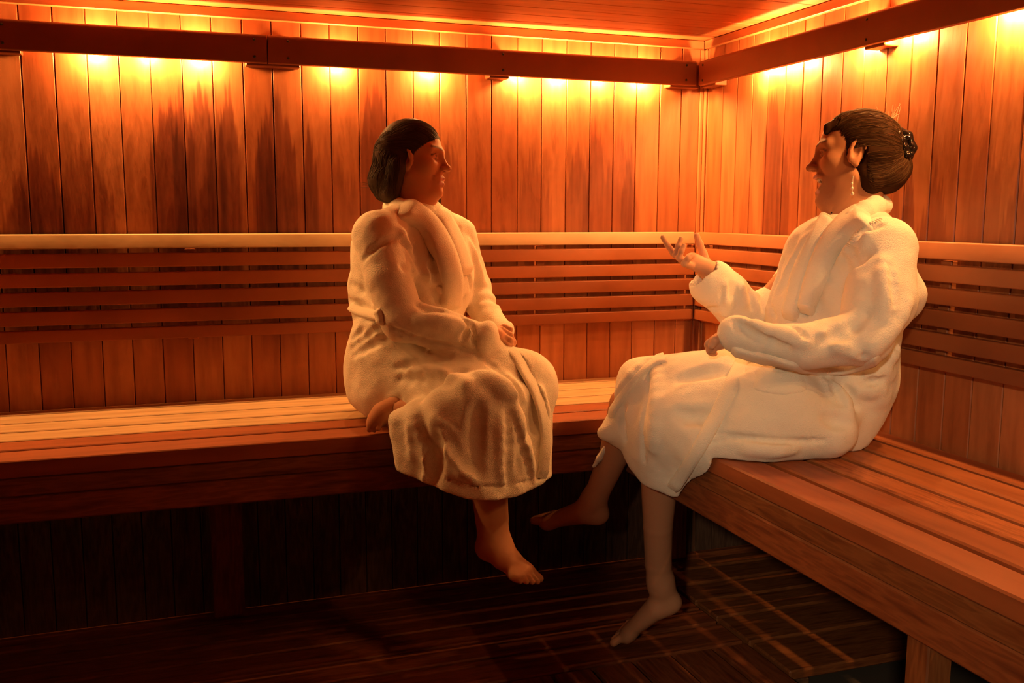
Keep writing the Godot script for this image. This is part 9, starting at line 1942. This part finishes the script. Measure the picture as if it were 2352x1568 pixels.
	hk.tube(spline([V(-0.0888, 1.4793, 1.0513), V(-0.0997, 1.5015, 1.0444), V(-0.0998, 1.5410, 1.0439)], 5), 0.0011, 0.0004, 3, lin(0.10, 0.045, 0.02))
	hk.tube(spline([V(-0.0815, 1.4780, 1.0522), V(-0.0792, 1.5120, 1.0481), V(-0.0691, 1.5414, 1.0411)], 5), 0.0011, 0.0004, 3, lin(0.10, 0.045, 0.02))
	hk.tube(spline([V(-0.0778, 1.4776, 1.0474), V(-0.0742, 1.4959, 1.0461), V(-0.0612, 1.5118, 1.0494)], 5), 0.0011, 0.0004, 3, lin(0.10, 0.045, 0.02))
	hk.tube(spline([V(-0.0859, 1.4848, 1.0508), V(-0.0766, 1.5177, 1.0493), V(-0.0527, 1.5364, 1.0512)], 5), 0.0011, 0.0004, 3, lin(0.10, 0.045, 0.02))
	hk.tube(spline([V(-0.0856, 1.4849, 1.0683), V(-0.1054, 1.5150, 1.0572), V(-0.1040, 1.5409, 1.0524)], 5), 0.0011, 0.0004, 3, lin(0.10, 0.045, 0.02))
	hk.tube(spline([V(-0.0638, 1.4858, 1.0442), V(-0.0547, 1.4973, 1.0458), V(-0.0340, 1.5151, 1.0444)], 5), 0.0011, 0.0004, 3, lin(0.10, 0.045, 0.02))
	hk.tube(spline([V(-0.0739, 1.4724, 1.0369), V(-0.0623, 1.5214, 1.0340), V(-0.0347, 1.5478, 1.0337)], 5), 0.0011, 0.0004, 3, lin(0.10, 0.045, 0.02))
	hk.tube(spline([V(-0.0766, 1.4833, 1.0734), V(-0.0965, 1.5125, 1.0623), V(-0.1192, 1.5589, 1.0516)], 5), 0.0011, 0.0004, 3, lin(0.10, 0.045, 0.02))
	hk.tube(spline([V(-0.0732, 1.4761, 1.0528), V(-0.0820, 1.4888, 1.0479), V(-0.0956, 1.5125, 1.0470)], 5), 0.0011, 0.0004, 3, lin(0.10, 0.045, 0.02))
	hk.tube(spline([V(-0.0760, 1.4715, 1.0599), V(-0.0848, 1.4816, 1.0554), V(-0.0953, 1.5155, 1.0432)], 5), 0.0011, 0.0004, 3, lin(0.10, 0.045, 0.02))
	hk.tube(spline([V(-0.0762, 1.4771, 1.0593), V(-0.0851, 1.5129, 1.0511), V(-0.0801, 1.5232, 1.0416)], 5), 0.0011, 0.0004, 3, lin(0.10, 0.045, 0.02))
	hk.tube(spline([V(-0.0628, 1.4705, 1.0588), V(-0.0925, 1.5076, 1.0432), V(-0.1089, 1.5546, 1.0323)], 5), 0.0011, 0.0004, 3, lin(0.10, 0.045, 0.02))
	hk.tube(spline([V(-0.0538, 1.4707, 1.0446), V(-0.0734, 1.5239, 1.0302), V(-0.0905, 1.5513, 1.0256)], 5), 0.0011, 0.0004, 3, lin(0.10, 0.045, 0.02))
	hk.tube(spline([V(-0.0595, 1.4855, 1.0405), V(-0.0867, 1.5097, 1.0276), V(-0.0953, 1.5497, 1.0130)], 5), 0.0011, 0.0004, 3, lin(0.10, 0.045, 0.02))
	hk.tube(spline([V(-0.0839, 1.4827, 1.0463), V(-0.0650, 1.5259, 1.0467), V(-0.0370, 1.5423, 1.0434)], 5), 0.0011, 0.0004, 3, lin(0.10, 0.045, 0.02))
	hk.tube(spline([V(-0.0783, 1.4755, 1.0710), V(-0.0690, 1.5070, 1.0697), V(-0.0505, 1.5602, 1.0615)], 5), 0.0011, 0.0004, 3, lin(0.10, 0.045, 0.02))
	hk.tube(spline([V(-0.0683, 1.4675, 1.0673), V(-0.0618, 1.5055, 1.0641), V(-0.0640, 1.5282, 1.0705)], 5), 0.0011, 0.0004, 3, lin(0.10, 0.045, 0.02))
	hk.tube(spline([V(-0.0603, 1.4718, 1.0555), V(-0.0809, 1.5142, 1.0422), V(-0.0913, 1.5519, 1.0226)], 5), 0.0011, 0.0004, 3, lin(0.10, 0.045, 0.02))
	hk.tube(spline([V(-0.0832, 1.4819, 1.0580), V(-0.0899, 1.5012, 1.0530), V(-0.0840, 1.5118, 1.0507)], 5), 0.0011, 0.0004, 3, lin(0.10, 0.045, 0.02))
	hk.tube(spline([V(-0.0748, 1.4809, 1.0469), V(-0.0924, 1.4999, 1.0381), V(-0.0855, 1.5270, 1.0311)], 5), 0.0011, 0.0004, 3, lin(0.10, 0.045, 0.02))
	hk.tube(spline([V(-0.0800, 1.4834, 1.0377), V(-0.0643, 1.4890, 1.0424), V(-0.0495, 1.5200, 1.0379)], 5), 0.0011, 0.0004, 3, lin(0.10, 0.045, 0.02))
	hk.tube(spline([V(-0.0802, 1.4847, 1.0444), V(-0.0958, 1.5224, 1.0336), V(-0.1064, 1.5440, 1.0273)], 5), 0.0011, 0.0004, 3, lin(0.10, 0.045, 0.02))
	hk.tube(spline([V(-0.0730, 1.4834, 1.0626), V(-0.0909, 1.5196, 1.0512), V(-0.0963, 1.5514, 1.0391)], 5), 0.0011, 0.0004, 3, lin(0.10, 0.045, 0.02))
	hk.tube(spline([V(-0.0753, 1.4714, 1.0507), V(-0.0668, 1.5123, 1.0478), V(-0.0645, 1.5633, 1.0468)], 5), 0.0011, 0.0004, 3, lin(0.10, 0.045, 0.02))
	hk.tube(spline([V(-0.0909, 1.4689, 1.0668), V(-0.0810, 1.4932, 1.0668), V(-0.0716, 1.5112, 1.0771)], 5), 0.0011, 0.0004, 3, lin(0.10, 0.045, 0.02))
	hk.tube(spline([V(-0.0735, 1.4721, 1.0614), V(-0.0824, 1.5093, 1.0530), V(-0.0927, 1.5259, 1.0481)], 5), 0.0011, 0.0004, 3, lin(0.10, 0.045, 0.02))
	hk.tube(spline([V(-0.0599, 1.4738, 1.0520), V(-0.0564, 1.4966, 1.0500), V(-0.0572, 1.5257, 1.0530)], 5), 0.0011, 0.0004, 3, lin(0.10, 0.045, 0.02))
	hk.tube(spline([V(-0.0773, 1.4761, 1.0372), V(-0.0572, 1.5205, 1.0378), V(-0.0478, 1.5669, 1.0384)], 5), 0.0011, 0.0004, 3, lin(0.10, 0.045, 0.02))
	hk.tube(spline([V(-0.0662, 1.4789, 1.0355), V(-0.0710, 1.5245, 1.0273), V(-0.0664, 1.5487, 1.0270)], 5), 0.0011, 0.0004, 3, lin(0.10, 0.045, 0.02))
	hk.tube(spline([V(-0.0824, 1.4703, 1.0431), V(-0.0641, 1.5133, 1.0433), V(-0.0542, 1.5326, 1.0439)], 5), 0.0011, 0.0004, 3, lin(0.10, 0.045, 0.02))
	hk.tube(spline([V(-0.0858, 1.4839, 1.0609), V(-0.0823, 1.5070, 1.0588), V(-0.0629, 1.5129, 1.0571)], 5), 0.0011, 0.0004, 3, lin(0.10, 0.045, 0.02))
	hk.tube(spline([V(-0.0712, 1.4857, 1.0593), V(-0.0734, 1.5070, 1.0555), V(-0.0774, 1.5522, 1.0462)], 5), 0.0011, 0.0004, 3, lin(0.10, 0.045, 0.02))
	hk.tube(spline([V(-0.0623, 1.4829, 1.0409), V(-0.0710, 1.5261, 1.0317), V(-0.0606, 1.5705, 1.0209)], 5), 0.0011, 0.0004, 3, lin(0.10, 0.045, 0.02))
	hk.tube(spline([V(-0.0646, 1.4737, 1.0436), V(-0.0541, 1.5348, 1.0385), V(-0.0285, 1.5682, 1.0356)], 5), 0.0011, 0.0004, 3, lin(0.10, 0.045, 0.02))
	hk.tube(spline([V(-0.0798, 1.4803, 1.0434), V(-0.0708, 1.5083, 1.0425), V(-0.0485, 1.5422, 1.0472)], 5), 0.0011, 0.0004, 3, lin(0.10, 0.045, 0.02))
	var locks := part("hair_strands", hk.mesh(origin), M.hair, hair)
	locks.set_meta("kind", "stuff")
	var cl := Field.new()
	cl.cap(V(-0.0599, 1.4971, 1.0668), V(-0.0437, 1.4833, 1.0851), 0.0120, 0.0113, 0.0065)
	cl.cap(V(-0.0437, 1.4833, 1.0851), V(-0.0335, 1.4528, 1.0930), 0.0113, 0.0105, 0.0065)
	cl.cap(V(-0.0335, 1.4528, 1.0930), V(-0.0450, 1.4244, 1.0931), 0.0105, 0.0098, 0.0065)
	cl.cap(V(-0.0785, 1.4911, 1.0826), V(-0.0720, 1.4708, 1.0985), 0.0098, 0.0095, 0.0065)
	cl.cap(V(-0.0720, 1.4708, 1.0985), V(-0.0647, 1.4460, 1.1045), 0.0095, 0.0091, 0.0065)
	cl.cap(V(-0.0647, 1.4460, 1.1045), V(-0.0626, 1.4238, 1.0978), 0.0091, 0.0087, 0.0065)
	cl.ell(V(-0.0852, 1.4874, 1.1000), V(0.9451, 0.0037, 0.3267), V(0.0403, 0.9910, -0.1277), V(0.0076, 0.0076, 0.0076), 0.0044)
	cl.ell(V(-0.0798, 1.4702, 1.1044), V(0.9451, 0.0037, 0.3267), V(0.0403, 0.9910, -0.1277), V(0.0076, 0.0076, 0.0076), 0.0044)
	cl.ell(V(-0.0723, 1.4530, 1.1095), V(0.9451, 0.0037, 0.3267), V(0.0403, 0.9910, -0.1277), V(0.0076, 0.0076, 0.0076), 0.0044)
	cl.ell(V(-0.0689, 1.4336, 1.1134), V(0.9451, 0.0037, 0.3267), V(0.0403, 0.9910, -0.1277), V(0.0076, 0.0076, 0.0076), 0.0044)
	cl.ell(V(-0.0631, 1.4767, 1.1092), V(0.9451, 0.0037, 0.3267), V(0.0403, 0.9910, -0.1277), V(0.0076, 0.0076, 0.0076), 0.0044)
	cl.ell(V(-0.0556, 1.4574, 1.1146), V(0.9451, 0.0037, 0.3267), V(0.0403, 0.9910, -0.1277), V(0.0076, 0.0076, 0.0076), 0.0044)
	cl.ell(V(-0.0586, 1.4358, 1.1167), V(0.9451, 0.0037, 0.3267), V(0.0403, 0.9910, -0.1277), V(0.0076, 0.0076, 0.0076), 0.0044)
	cl.cap(V(-0.0759, 1.4751, 1.0965), V(-0.1011, 1.4709, 1.1012), 0.0044, 0.0033, 0.0033)
	cl.cap(V(-0.0705, 1.4557, 1.1011), V(-0.0957, 1.4516, 1.1058), 0.0044, 0.0033, 0.0033)
	cl.cap(V(-0.0671, 1.4384, 1.1048), V(-0.0923, 1.4344, 1.1095), 0.0044, 0.0033, 0.0033)
	var ck := Hull.new()
	cl.net(0.0022, ck)
	part("hair_clip", ck.mesh(origin), M.gloss, hair, Vector3.ZERO, "glossy black claw clip")
	var er := Hull.new()
	var ef := Field.new()
	ef.ell(V(-0.2253, 1.3619, 1.1090), V(0.9451, 0.0037, 0.3267), V(0.0403, 0.9910, -0.1277), V(0.0028, 0.0028, 0.0028), 0.0011)
	ef.ell(V(-0.2252, 1.3503, 1.1107), V(0.9451, 0.0037, 0.3267), V(0.0403, 0.9910, -0.1277), V(0.0035, 0.0035, 0.0035), 0.0011)
	ef.ell(V(-0.2249, 1.3365, 1.1128), V(0.9451, 0.0037, 0.3267), V(0.0403, 0.9910, -0.1277), V(0.0041, 0.0041, 0.0041), 0.0011)
	ef.cap(V(-0.2221, 1.3800, 1.1075), V(-0.2248, 1.3397, 1.1124), 0.0009, 0.0009, 0.0011)
	ef.net(0.0009, er)
	part("earring", er.mesh(origin), M.pearl, body, Vector3.ZERO, "dangling pearl earring")
